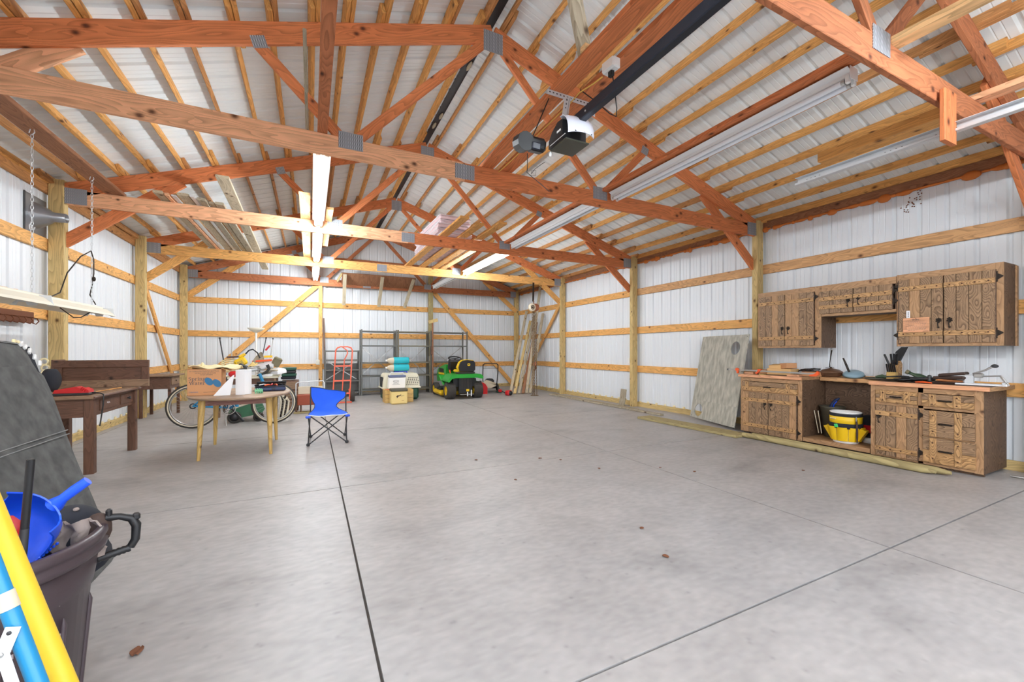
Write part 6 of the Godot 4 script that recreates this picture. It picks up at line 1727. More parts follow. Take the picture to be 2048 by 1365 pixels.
func floor_boards() -> void:
	# plywood sheet with two round holes, leaning on the wall
	var t := thing("plywood_sheet", "grey weathered plywood sheet with two round holes leaning on the wall beside the cabinets", "plywood", W(5.82, 0.045, 4.50), 0)
	var o := Vector3(0, 0, 0)
	var bl := W(5.99, 0.045, 5.11) - t.position
	var br := W(5.66, 0.045, 4.04) - t.position
	var ex := (br - bl).normalized()
	var tl := W(6.24, 1.44, 5.07) - t.position
	var ey := (tl - bl) - ex * (tl - bl).dot(ex)
	var h := ey.length()
	ey = ey.normalized()
	var ez := ex.cross(ey)
	var wdt := bl.distance_to(br)
	var q := PackedVector2Array([Vector2(0.0, 0)])
	var hole := func(c: Vector2, r: float):
		q.append(Vector2(c.x, 0.0) if c.y < h / 2 else Vector2(c.x, h))
	# outline with a hair slit to each hole
	var c1 := Vector2(0.20, 0.14)
	var c2 := Vector2(wdt - 0.25, h - 0.21)
	q.append(Vector2(c1.x, 0.0))
	for k in range(0, 25): q.append(c1 + Vector2(sin(-TAU * k / 24.0) * 0.105, -cos(TAU * k / 24.0) * 0.105) + Vector2(0.0 if k < 24 else 0.0004, 0))
	q.append(Vector2(c1.x + 0.0004, 0.0))
	q.append(Vector2(wdt, 0)); q.append(Vector2(wdt, h))
	q.append(Vector2(c2.x + 0.0004, h))
	for k in range(0, 25): q.append(c2 + Vector2(sin(-TAU * k / 24.0) * -0.105 * -1.0, cos(TAU * k / 24.0) * 0.105) * Vector2(-1, 1) + Vector2(0.0004 if k == 0 else 0.0, 0))
	q.append(Vector2(c2.x, h)); q.append(Vector2(0, h))
	var s := sh()
	s.x = Transform3D(Basis(ex, ey, ez), bl)
	s.prism(q, -0.006, 0.006)
	obj("sheet", s, M.plywood, t)
	var nl := sh()
	nl.x = s.x
	for p in [[0.03, 0.03], [0.03, h - 0.04], [wdt - 0.03, 0.03], [wdt - 0.03, h - 0.03], [wdt - 0.025, h * 0.6], [wdt * 0.5, 0.03]]: nl.ball(Vector3(p[0], p[1], 0.006), Vector3(0.006, 0.006, 0.003), 6, 4)
	obj("screw_heads", nl, M.iron, t).set_meta("kind", "stuff")
	board("floor_plank", "wide flat grey brown plank on the floor under the plywood sheet", "plank", W(5.36, 0.02, 3.7), W(5.30, 0.02, 5.52), 0.30, 0.036, "olive_board")
	board("floor_plank", "long plank lying on the floor against the cabinet bases", "plank", W(5.53, 0.02, 1.75), W(5.53, 0.02, 3.68), 0.10, 0.036, "brown_board")
	for k in 2:
		var p := obj("old_pole", sh().tube([Vector3(0, 0, 0.95), Vector3(0, 0, 0.85), Vector3(0, 0, -1.0)], [0.016, 0.034, 0.034], 8), M.olive_board)
		p.position = W([5.37, 5.455][k], 0.035, [2.70, 2.62][k])
		tag(p, ["weathered round pole on the floor, the one farther from the cabinets", "weathered round pole on the floor, the one touching the plank by the cabinets"][k], "pole")
	board("floor_strip", "long grey board lying on the floor along the wall past the second post", "board", W(5.78, 0.018, 5.56), W(5.80, 0.018, 9.5), 0.09, 0.034, "grey_board")
	board("floor_strip", "thin pale strip on the floor between the grey board and the wall", "board", W(5.90, 0.012, 6.3), W(5.95, 0.012, 9.6), 0.06, 0.022, "olive_board")
	var g := obj("short_board", sh(Vector3(0.0, 0, -0.16)).cbox(Vector3(0, 0.18, 0), Vector3(0.024, 0.36, 0.17), 0.003), M.grey_board)
	g.position = W(6.03, 0.006, 6.93)
	tag(g, "short grey board standing on end against the second post", "board")
	var m := thing("metal_rod", "thin steel rod lying on the floor past the cabinet end", "rod", W(6.0, 0.0, 1.3))
	obj("rod", sh().tube([Vector3(-0.06, 0.012, -0.12), Vector3(0.1, 0.012, 0.9)], 0.008, 8), M.steel, m)
	for k in [[6.14, 9.63, 0.98, "white outlet box on the post by the long grey board"], [6.135, 6.855, 0.975, "white outlet box on the post above the short grey board"]]:
		var e := thing("outlet_box", k[3], "outlet", W(k[0] + 0.04, k[2], k[1]))
		obj("box", sh().cbox(Vector3(0, 0, 0), Vector3(0.06, 0.12, 0.06), 0.006), M.white, e)
		obj("cover", sh().cbox(Vector3(0, 0, 0.032), Vector3(0.05, 0.10, 0.004), 0.001), M.ivory, e)

# ---------------------------------------------------------------- along the back wall
func shelving(label: String, x0: float, x1: float, h: float, levels: Array, m: String, backs: bool) -> void:
	var w := x1 - x0
	var t := thing("shelving_unit", label, "shelf unit", W((x0 + x1) / 2, 0, 11.72), 0, "grey metal shelving units")
	for x in [-w / 2 + 0.012, w / 2 - 0.012]:
		for z in [-0.19, 0.19]:
			obj("upright", sh().beam(Vector3(x, 0, z), Vector3(x, h, z), 0.034, 0.034, Vector3(0, 0, 1), 0.003), M[m], t)
	for y in levels:
		var s := sh()
		s.box(Vector3(0, y + 0.012, 0), Vector3(w - 0.03, 0.006, 0.38))
		s.box(Vector3(0, y, 0.19), Vector3(w - 0.03, 0.035, 0.006))
		s.box(Vector3(0, y, -0.19), Vector3(w - 0.03, 0.035, 0.006))
		obj("shelf_tray", s, M[m], t)
	obj("back_brace", sh().beam(Vector3(-w / 2 + 0.02, levels[1], -0.205), Vector3(w / 2 - 0.02, levels[3], -0.205), 0.003, 0.02), M.steel, t)
	obj("back_brace", sh().beam(Vector3(w / 2 - 0.02, levels[1], -0.209), Vector3(-w / 2 + 0.02, levels[3], -0.209), 0.003, 0.02), M.steel, t)
	if backs: obj("back_sheet", sh().box(Vector3(0, h * 0.4, -0.21), Vector3(w - 0.04, h * 0.62, 0.004)), M[m], t)

func back_wall() -> void:
	shelving("lowest grey metal shelving unit, behind the hand truck", 0.32, 1.17, 1.20, [1.18, 0.94, 0.69, 0.40, 0.10], "shelf_grey", true)
	shelving("tall empty metal shelving unit next to the low one", 1.20, 2.13, 1.76, [1.71, 1.32, 0.86, 0.50, 0.13], "shelf_grey", false)
	shelving("tall empty metal shelving unit behind the pet carrier", 2.15, 3.06, 1.76, [1.71, 1.32, 0.86, 0.50, 0.13], "shelf_olive", false)
	shelving("tall empty metal shelving unit behind the riding mower", 3.08, 4.17, 1.76, [1.71, 1.32, 0.86, 0.50, 0.13], "shelf_grey", false)
	# rough shelf on three slanting legs high on the back wall
	var t := thing("wall_shelf", "rough board shelf on three slanting legs high on the back wall", "shelf", W(1.75, 2.46, 12.1))
	obj("shelf_board", sh(Vector3(-0.65, 0, 0), Vector3(0, 0.70, 0.0)).cbox(Vector3.ZERO, Vector3(1.98, 0.022, 0.44), 0.003), M.brown_board, t)
	for x in [[-0.93, -0.92], [0.0, 0.06], [0.73, 0.93]]:
		obj("leg", sh().beam(Vector3(x[0], 0.0, -0.18), Vector3(x[1], 0.80, 0.15), 0.09, 0.036, Vector3(0, 0, 1), 0.003), M.weathered, t)
	obj("end_board", sh().beam(Vector3(-1.10, 0.63, -0.1), Vector3(-0.99, 0.82, 0.1), 0.02, 0.08), M.olive_board, t)
	# wooden tamper on the greenish post, dark pole on the slim post
	var tt := thing("tamper", "wooden T-shaped tool standing on end against the greenish back post", "tool", W(3.13, 0, 11.46))
	obj("shaft", sh().beam(Vector3(-0.02, 0.0, 0.0), Vector3(-0.02, 2.0, -0.03), 0.04, 0.035, Vector3(0, 0, 1), 0.004), M.brown_board, tt)
	obj("crosspiece", sh().beam(Vector3(-0.13, 2.0, -0.03), Vector3(0.12, 2.07, -0.03), 0.07, 0.09), M.post, tt)
	obj("side_block", sh().cbox(Vector3(-0.05, 1.2, -0.02), Vector3(0.05, 0.25, 0.05), 0.006), M.dark_wood, tt)
	board("dark_pole", "dark brown pole leaning on the slim orange back post", "pole", W(0.335, 0.75, 12.2), W(0.315, 2.08, 12.34), 0.045, 0.03, "dark_wood", "", Vector3(0, 0, 1))
	var e := thing("outlet_box", "white outlet box on the slim orange back post", "outlet", W(0.17, 0.88, 12.26))
	obj("box", sh().cbox(Vector3.ZERO, Vector3(0.09, 0.13, 0.05), 0.006), M.white, e)
	obj("cover", sh().cbox(Vector3(0, 0, 0.027), Vector3(0.075, 0.11, 0.004), 0.001), M.ivory, e)
	var e2 := thing("outlet_box", "white outlet box on the greenish back post behind the shelving", "outlet", W(3.19, 0.95, 12.25))
	obj("box", sh().cbox(Vector3.ZERO, Vector3(0.08, 0.14, 0.05), 0.006), M.white, e2)
	obj("cover", sh().cbox(Vector3(0, 0, 0.027), Vector3(0.065, 0.12, 0.004), 0.001), M.ivory, e2)
	coolers()
	mower()
	corner_things()

func coolers() -> void:
	var t := thing("pet_carrier", "cream and dark green plastic pet carrier with slotted side", "pet carrier", W(1.97, 0, 10.35))
	var lower := sh()
	lower.x = Transform3D(Basis(), Vector3.ZERO)
	lower.cbox(Vector3(0, 0.155, 0), Vector3(0.84, 0.31, 0.54), 0.05)
	obj("lower_shell", lower, M.dark_green, t)
	var up := sh()
	up.prism(PackedVector2Array([Vector2(-0.44, 0.29), Vector2(0.44, 0.29), Vector2(0.43, 0.45), Vector2(0.40, 0.60), Vector2(0.36, 0.645), Vector2(-0.36, 0.645), Vector2(-0.40, 0.60), Vector2(-0.43, 0.45)]), -0.27, 0.27)
	obj("upper_shell", up, M.cream, t)
	obj("rim", sh().cbox(Vector3(0, 0.30, 0), Vector3(0.93, 0.03, 0.58), 0.008), M.cream, t)
	var sl := sh()
	for r in 5:
		for k in 6:
			var x := 0.11 + k * 0.05 + r * 0.012
			if x < 0.385: sl.beam(Vector3(x, 0.36 + r * 0.042, 0.272), Vector3(x + 0.026, 0.378 + r * 0.042, 0.272), 0.004, 0.014)
	obj("slots", sl, M.black, t).set_meta("kind", "stuff")
	obj("door_grille", sh().cbox(Vector3(-0.43, 0.36, 0), Vector3(0.02, 0.4, 0.36), 0.008), M.dark_metal, t)
	obj("carry_handle", sh().tube([Vector3(-0.13, 0.645, 0), Vector3(-0.11, 0.675, 0), Vector3(0.17, 0.675, 0), Vector3(0.19, 0.645, 0)], 0.015, 8), M.bright_blue, t)
	for k in 2:
		var b := thing("water_bottle", ["lower turquoise wrapped bottle lying on the pet carrier", "upper turquoise wrapped bottle lying on top of the other"][k], "bottle", W(1.92, 0.778 + k * 0.172, 10.32))
		var s := sh(Vector3(0, 0, PI / 2))
		s.lathe([Vector2(0, -0.27), Vector2(0.07, -0.27), Vector2(0.082, -0.255), Vector2(0.084, 0.08), Vector2(0.082, 0.10)], 24)
		obj("wrap", s, M.teal, b)
		var s2 := sh(Vector3(0, 0, PI / 2))
		s2.lathe([Vector2(0.080, 0.09), Vector2(0.074, 0.16), Vector2(0.05, 0.225), Vector2(0.02, 0.255), Vector2(0.018, 0.262), Vector2(0, 0.262)], 24)
		obj("bottle_shoulder", s2, M.clapper, b)
		var s3 := sh(Vector3(0, 0, PI / 2))
		s3.lathe([Vector2(0.024, 0.255), Vector2(0.026, 0.285), Vector2(0, 0.29)], 16)
		obj("cap", s3, M.white, b)
	var w := thing("cooler", "small white cooler with a slate lid and grey emblem in front of the pet carrier", "cooler", W(1.81, 0.312, 9.93))
	obj("cooler_body", sh().prism(PackedVector2Array([Vector2(-0.185, 0.0), Vector2(0.185, 0.0), Vector2(0.20, 0.25), Vector2(-0.165, 0.25)]), -0.11, 0.11), M.white, w)
	obj("lid", sh().cbox(Vector3(0.02, 0.275, 0), Vector3(0.38, 0.055, 0.24), 0.012), mat("slate", col(96, 104, 136), 0.5), w)
	obj("handle", sh().tube([Vector3(-0.16, 0.27, 0.0), Vector3(-0.12, 0.36, 0.0), Vector3(0.16, 0.36, 0.0), Vector3(0.2, 0.27, 0.0)], 0.012, 8), M.white, w)
	words("505", 0.075, M.dark_metal, w, Transform3D(Basis(), Vector3(-0.02, 0.135, 0.1105)), "Droid Serif", "emblem")
	obj("emblem_line", sh().box(Vector3(-0.02, 0.09, 0.1105), Vector3(0.17, 0.006, 0.001)), M.dark_metal, w)
	obj("emblem_arch", sh().tube([Vector3(-0.09, 0.165, 0.111), Vector3(-0.055, 0.185, 0.111), Vector3(-0.02, 0.192, 0.111), Vector3(0.015, 0.185, 0.111), Vector3(0.05, 0.165, 0.111)], 0.004, 5), M.dark_metal, w)
	var x := thing("wooden_box", "low golden wooden box behind the beige cooler", "box", W(1.83, 0, 9.80))
	obj("box_body", sh().cbox(Vector3(0, 0.15, 0), Vector3(0.64, 0.30, 0.36), 0.006), M.table_leg, x)
	for y in [0.10, 0.20]: obj("groove", sh().box(Vector3(0, y, 0.181), Vector3(0.63, 0.004, 0.002)), M.dark_wood_worn, x)
	obj("red_corner", sh().cbox(Vector3(-0.25, 0.298, 0.14), Vector3(0.13, 0.026, 0.06), 0.006), M.red, x)
	var b := thing("cooler", "beige cooler with a brown lid and a flying bird print", "cooler", W(1.775, 0, 9.44))
	obj("cooler_body", sh().cbox(Vector3(0, 0.145, 0), Vector3(0.36, 0.29, 0.24), 0.022), M.beige, b)
	obj("lid", sh().cbox(Vector3(0, 0.315, 0), Vector3(0.37, 0.06, 0.25), 0.014), M.pan_dark, b)
	var bird := PackedVector2Array([Vector2(-0.06, 0.02), Vector2(-0.03, 0.045), Vector2(0.0, 0.035), Vector2(0.03, 0.055), Vector2(0.055, 0.05), Vector2(0.03, 0.03), Vector2(0.012, 0.018), Vector2(-0.01, 0.016), Vector2(-0.035, -0.012), Vector2(-0.045, -0.03), Vector2(-0.05, -0.005)])
	obj("printed_bird", sh(Vector3.ZERO, Vector3(-0.01, 0.16, 0.12)).prism(bird, 0.0, 0.0014), M.leather, b)
	for k in 2: obj("printed_reed", sh().tube([Vector3(0.03, 0.175 + 0.014 * k, 0.1212), Vector3(0.10, 0.185 + 0.012 * k, 0.1212)], 0.0016, 4), M.leather, b)
	obj("printed_line", sh().box(Vector3(0.07, 0.08, 0.1208), Vector3(0.05, 0.006, 0.001)), M.leather_tan, b)

func mower() -> void:
	var t := thing("riding_mower", "green and yellow riding lawn mower seen from behind", "lawn mower", W(3.44, 0, 9.80))
	var wheel_of := func(called: String, c: Vector3, r: float, w: float, lugs: bool):
		var wn := Node3D.new(); wn.name = called; wn.position = c; put(wn, t)
		var s := sh(Vector3(0, 0, PI / 2))
		s.lathe([Vector2(r * 0.55, -w * 0.46), Vector2(r * 0.85, -w * 0.5), Vector2(r * 0.97, -w * 0.42), Vector2(r, -w * 0.25), Vector2(r, w * 0.25), Vector2(r * 0.97, w * 0.42), Vector2(r * 0.85, w * 0.5), Vector2(r * 0.55, w * 0.46)], 32)
		obj("tyre", s, M.rubber, wn)
		if lugs:
			var l := sh()
			for k in 30:
				var a := TAU * k / 30.0
				for j in 5:
					var xx := (j - 2) * w * 0.19
					var aa := a + (0.5 if j % 2 else 0.0) * TAU / 30.0
					l.x = Transform3D(Basis.from_euler(Vector3(aa, 0, 0)), Vector3.ZERO)
					l.box(Vector3(xx, r * (1.0 if absf(j - 2) < 2 else 0.975), 0), Vector3(w * 0.13, r * 0.05, r * 0.11))
			obj("tread_lugs", l, M.rubber, wn).set_meta("kind", "stuff")
		for sd in [-1.0, 1.0]:
			var q := sh(Vector3(0, 0, PI / 2 * sd), Vector3(-w * 0.30 * sd, 0, 0))
			q.lathe([Vector2(r * 0.62, w * 0.14), Vector2(r * 0.58, w * 0.05), Vector2(r * 0.2, w * 0.02), Vector2(r * 0.18, w * 0.12), Vector2(0, w * 0.13)], 24)
			obj("rim", q, M.yellow, wn)
	wheel_of.call("rear_wheel", Vector3(-0.355, 0.205, 0), 0.205, 0.225, true)
	wheel_of.call("rear_wheel", Vector3(0.355, 0.205, 0), 0.205, 0.225, true)
	wheel_of.call("front_wheel", Vector3(-0.36, 0.165, -1.22), 0.165, 0.15, false)
	wheel_of.call("front_wheel", Vector3(0.36, 0.165, -1.22), 0.165, 0.15, false)
	# rear body: fender deck with rounded edge
	var fe := sh()
	fe.prism(PackedVector2Array([Vector2(-0.47, 0.43), Vector2(-0.455, 0.47), Vector2(-0.36, 0.60), Vector2(-0.30, 0.615), Vector2(0.30, 0.615), Vector2(0.40, 0.605), Vector2(0.46, 0.55), Vector2(0.455, 0.49), Vector2(0.38, 0.50), Vector2(0.30, 0.52), Vector2(-0.28, 0.52), Vector2(-0.36, 0.50), Vector2(-0.43, 0.42)]), -0.34, 0.20, true)
	obj("fender", fe, M.green, t)
	for x in [-0.36, 0.36]: obj("foot_panel", sh(Vector3(0.5, 0, 0)).cbox(Vector3(x, 0.20, -0.55), Vector3(0.22, 0.05, 0.46), 0.02), M.green, t)
	obj("rear_plate", sh().cbox(Vector3(0.0, 0.33, 0.15), Vector3(0.36, 0.40, 0.05), 0.012), M.black, t)
	for k in 7: obj("plate_rib", sh().box(Vector3(-0.12 + k * 0.04, 0.38, 0.178), Vector3(0.012, 0.26, 0.01)), M.rubber, t)
	obj("yellow_label", sh().cbox(Vector3(0.05, 0.215, 0.18), Vector3(0.08, 0.055, 0.006), 0.003), M.yellow, t)
	obj("hitch_plate", sh().cbox(Vector3(0.02, 0.115, 0.18), Vector3(0.36, 0.012, 0.10), 0.003), M.steel, t)
	for x in [0.03, 0.13]: obj("hitch_pin", sh().tube([Vector3(x, 0.07, 0.22), Vector3(x, 0.16 + x * 0.5, 0.22)], 0.014, 8), M.white_metal, t)
	obj("frame", sh().box(Vector3(0, 0.26, -0.5), Vector3(0.26, 0.16, 1.2)), M.black, t)
	obj("underside", sh().box(Vector3(0, 0.40, -0.08), Vector3(0.6, 0.2, 0.36)), M.black, t)
	# seat
	var sb := sh(Vector3(0.0, 0, 0))
	sb.prism(PackedVector2Array([Vector2(-0.14, 0.68), Vector2(0.21, 0.67), Vector2(0.255, 0.72), Vector2(0.255, 0.88), Vector2(0.22, 0.94), Vector2(0.05, 0.96), Vector2(-0.07, 0.945), Vector2(-0.13, 0.90), Vector2(-0.17, 0.78)]), 0.10, 0.16, true)
	obj("seat_back", sb, M.black, t)
	var sy := sh(Vector3(0.0, 0, 0))
	sy.prism(PackedVector2Array([Vector2(-0.155, 0.68), Vector2(0.21, 0.67), Vector2(0.265, 0.72), Vector2(0.265, 0.885), Vector2(0.225, 0.955), Vector2(0.05, 0.975), Vector2(-0.08, 0.96), Vector2(-0.15, 0.91), Vector2(-0.21, 0.78)]), 0.035, 0.10, true)
	obj("seat_cushion", sy, M.yellow, t)
	obj("seat_pan", sh().cbox(Vector3(0.03, 0.68, -0.12), Vector3(0.42, 0.08, 0.36), 0.03), M.yellow, t)
	obj("seat_base", sh().cbox(Vector3(0.04, 0.64, 0.02), Vector3(0.44, 0.05, 0.26), 0.015), M.rubber, t)
	var em := PackedVector2Array()
	for k in 16:
		var a := TAU * k / 16
		em.append(Vector2(signf(cos(a)) * pow(absf(cos(a)), 0.6) * 0.036, signf(sin(a)) * pow(absf(sin(a)), 0.6) * 0.033))
	var ez := Vector3(0.085, 0.845, 0.0)
	obj("emblem", sh(Vector3(0.0, 0, 0)).prism(em_at(em, 0.085, 0.845), 0.16, 0.1625), M.yellow, t)
	obj("emblem_figure", sh(Vector3(0.0, 0, 0)).prism(em_at(PackedVector2Array([Vector2(-0.024, 0.006), Vector2(-0.012, 0.014), Vector2(0.004, 0.012), Vector2(0.012, 0.022), Vector2(0.018, 0.016), Vector2(0.010, 0.006), Vector2(0.022, -0.002), Vector2(0.006, -0.001), Vector2(-0.006, -0.002), Vector2(-0.018, -0.014)]), 0.085, 0.845), 0.1626, 0.164), M.dark_green, t)
	# dash, wheel, hood
	obj("dash", sh(Vector3(0.25, 0, 0)).cbox(Vector3(-0.04, 0.66, -0.72), Vector3(0.36, 0.28, 0.16), 0.03), M.black, t)
	for k in 3: obj("control_knob", sh().ball(Vector3(-0.14 + k * 0.07, 0.80 - 0.01 * k, -0.55), Vector3(0.02, 0.025, 0.02), 8, 6), [M.orange, M.yellow, M.white][k], t)
	obj("lever", sh().tube([Vector3(-0.24, 0.60, -0.30), Vector3(-0.26, 0.70, -0.32)], [0.012, 0.022], 8), M.orange, t)
	var sw := []
	for k in 24: sw.append(Vector3(-0.02 + cos(TAU * k / 24) * 0.17, 0.985 + sin(TAU * k / 24) * 0.05, -0.62 + sin(TAU * k / 24) * -0.16))
	obj("steering_wheel", sh().tube(sw, 0.015, 8, true), M.black, t)
	obj("steering_column", sh().tube([Vector3(-0.02, 0.985, -0.62), Vector3(0.05, 0.8, -0.72)], [0.02, 0.03], 8), M.black, t)
	for a in [0.4, 2.7, 4.7]: obj("wheel_spoke", sh().tube([Vector3(-0.02, 0.98, -0.62), Vector3(-0.02 + cos(a) * 0.165, 0.985 + sin(a) * 0.05, -0.62 - sin(a) * 0.155)], 0.011, 6), M.black, t)
	var hd := sh()
	hd.x = Transform3D(Basis(Vector3(0, 0, -1), Vector3.UP, Vector3(1, 0, 0)), Vector3.ZERO)
	hd.prism(PackedVector2Array([Vector2(0.72, 0.42), Vector2(1.52, 0.34), Vector2(1.58, 0.50), Vector2(1.50, 0.66), Vector2(1.30, 0.74), Vector2(0.80, 0.83), Vector2(0.72, 0.82)]), -0.24, 0.20)
	obj("hood", hd, M.green, t)
	obj("hood_vent", sh().cbox(Vector3(-0.245, 0.66, -1.10), Vector3(0.01, 0.11, 0.40), 0.004), M.black, t)
	obj("hood_stripe", sh().cbox(Vector3(-0.246, 0.575, -1.10), Vector3(0.01, 0.05, 0.52), 0.003), M.yellow, t)
	obj("side_panel", sh(Vector3(-0.3, 0, 0)).cbox(Vector3(-0.22, 0.20, -0.62), Vector3(0.05, 0.34, 0.12), 0.015), M.green, t)
	# cutting deck
	var dk := sh()
	dk.cbox(Vector3(0, 0.12, -0.68), Vector3(1.02, 0.13, 0.66), 0.05)
	obj("deck", dk, M.yellow, t)
	obj("deck_cover", sh().cbox(Vector3(-0.38, 0.21, -0.62), Vector3(0.2, 0.06, 0.3), 0.02), M.black, t)
	# rotary push mower beside it
	var p := thing("push_mower", "black walk-behind mower with a folded handle and grey bag past the riding mower", "lawn mower", W(4.72, 0, 11.15), -0.35)
	obj("deck", sh().cbox(Vector3(0, 0.17, 0), Vector3(0.42, 0.14, 0.5), 0.04), M.black, p)
	obj("engine", sh().lathe([Vector2(0, 0.24), Vector2(0.13, 0.24), Vector2(0.14, 0.32), Vector2(0.09, 0.37), Vector2(0, 0.38)], 20), M.dark_metal, p)
	for k in [[-0.23, 0.2], [0.23, 0.2], [-0.23, -0.2], [0.23, -0.2]]:
		obj("wheel", sh(Vector3(0, 0, PI / 2), Vector3(k[0], 0.11, k[1])).lathe([Vector2(0, -0.025), Vector2(0.05, -0.03), Vector2(0.10, -0.025), Vector2(0.11, 0), Vector2(0.10, 0.025), Vector2(0.05, 0.03), Vector2(0, 0.025)], 20), M.rubber, p)
	for s in [-1.0, 1.0]: obj("handle_tube", sh().tube([Vector3(s * 0.20, 0.22, 0.22), Vector3(s * 0.21, 0.5, 0.42), Vector3(s * 0.21, 0.80, 0.62)], 0.013, 8), M.black, p)
	obj("handle_bar", sh().tube([Vector3(-0.21, 0.78, 0.61), Vector3(-0.17, 0.83, 0.64), Vector3(0.17, 0.83, 0.64), Vector3(0.21, 0.78, 0.61)], 0.014, 8), M.black, p)
	obj("control_bail", sh().tube([Vector3(-0.20, 0.70, 0.56), Vector3(0.20, 0.70, 0.56)], 0.006, 6), M.dark_metal, p)
	var bgs := sh(Vector3(0.2, 0, 0.12))
	bgs.prism(PackedVector2Array([Vector2(-0.28, 0.26), Vector2(-0.22, 0.34), Vector2(-0.05, 0.42), Vector2(0.20, 0.29), Vector2(0.05, 0.24)]), 0.22, 0.5, true)
	obj("grass_bag", bgs, M.clapper, p)
	var g := thing("gas_can", "red plastic gas can behind the mower's rear wheel", "gas can", W(4.25, 0, 10.55))
	obj("can_body", sh().prism(PackedVector2Array([Vector2(-0.12, 0.0), Vector2(0.12, 0.0), Vector2(0.125, 0.18), Vector2(0.06, 0.28), Vector2(-0.06, 0.34), Vector2(-0.11, 0.33), Vector2(-0.125, 0.2)]), -0.08, 0.08), M.red, g)
	obj("cap", sh().lathe([Vector2(0.03, 0.31), Vector2(0.03, 0.36), Vector2(0, 0.365)], 12, Vector3(-0.05, 0, 0)), M.black, g)
	var st := thing("string_trimmer", "small red and black yard tool lying on the floor before the leaning boards", "trimmer", W(4.72, 0, 9.98))
	obj("motor_head", sh(Vector3(0, 0.4, 0)).cbox(Vector3(-0.03, 0.07, 0.1), Vector3(0.17, 0.13, 0.15), 0.03), M.red, st)
	obj("black_end", sh(Vector3(PI / 2, 0.4, 0), Vector3(0.04, 0.07, 0.18)).lathe([Vector2(0, -0.03), Vector2(0.055, -0.03), Vector2(0.06, 0.0), Vector2(0.04, 0.03), Vector2(0, 0.03)], 16), M.black, st)
	obj("shaft", sh().tube([Vector3(-0.05, 0.06, 0.02), Vector3(-0.06, 0.11, -0.25), Vector3(-0.02, 0.15, -0.45), Vector3(0.06, 0.10, -0.62)], 0.014, 8), M.black, st)
	obj("red_clamp", sh().cbox(Vector3(-0.09, 0.10, -0.22), Vector3(0.08, 0.08, 0.12), 0.02), M.red, st)
	obj("guard", sh().lathe([Vector2(0, 0.04), Vector2(0.09, 0.02), Vector2(0.10, 0.0)], 16, Vector3(0.08, 0.02, -0.66)), M.dark_green, st)

func em_at(q: PackedVector2Array, x: float, y: float) -> PackedVector2Array:
	var o := PackedVector2Array()
	for p in q: o.append(p + Vector2(x, y))
	return o

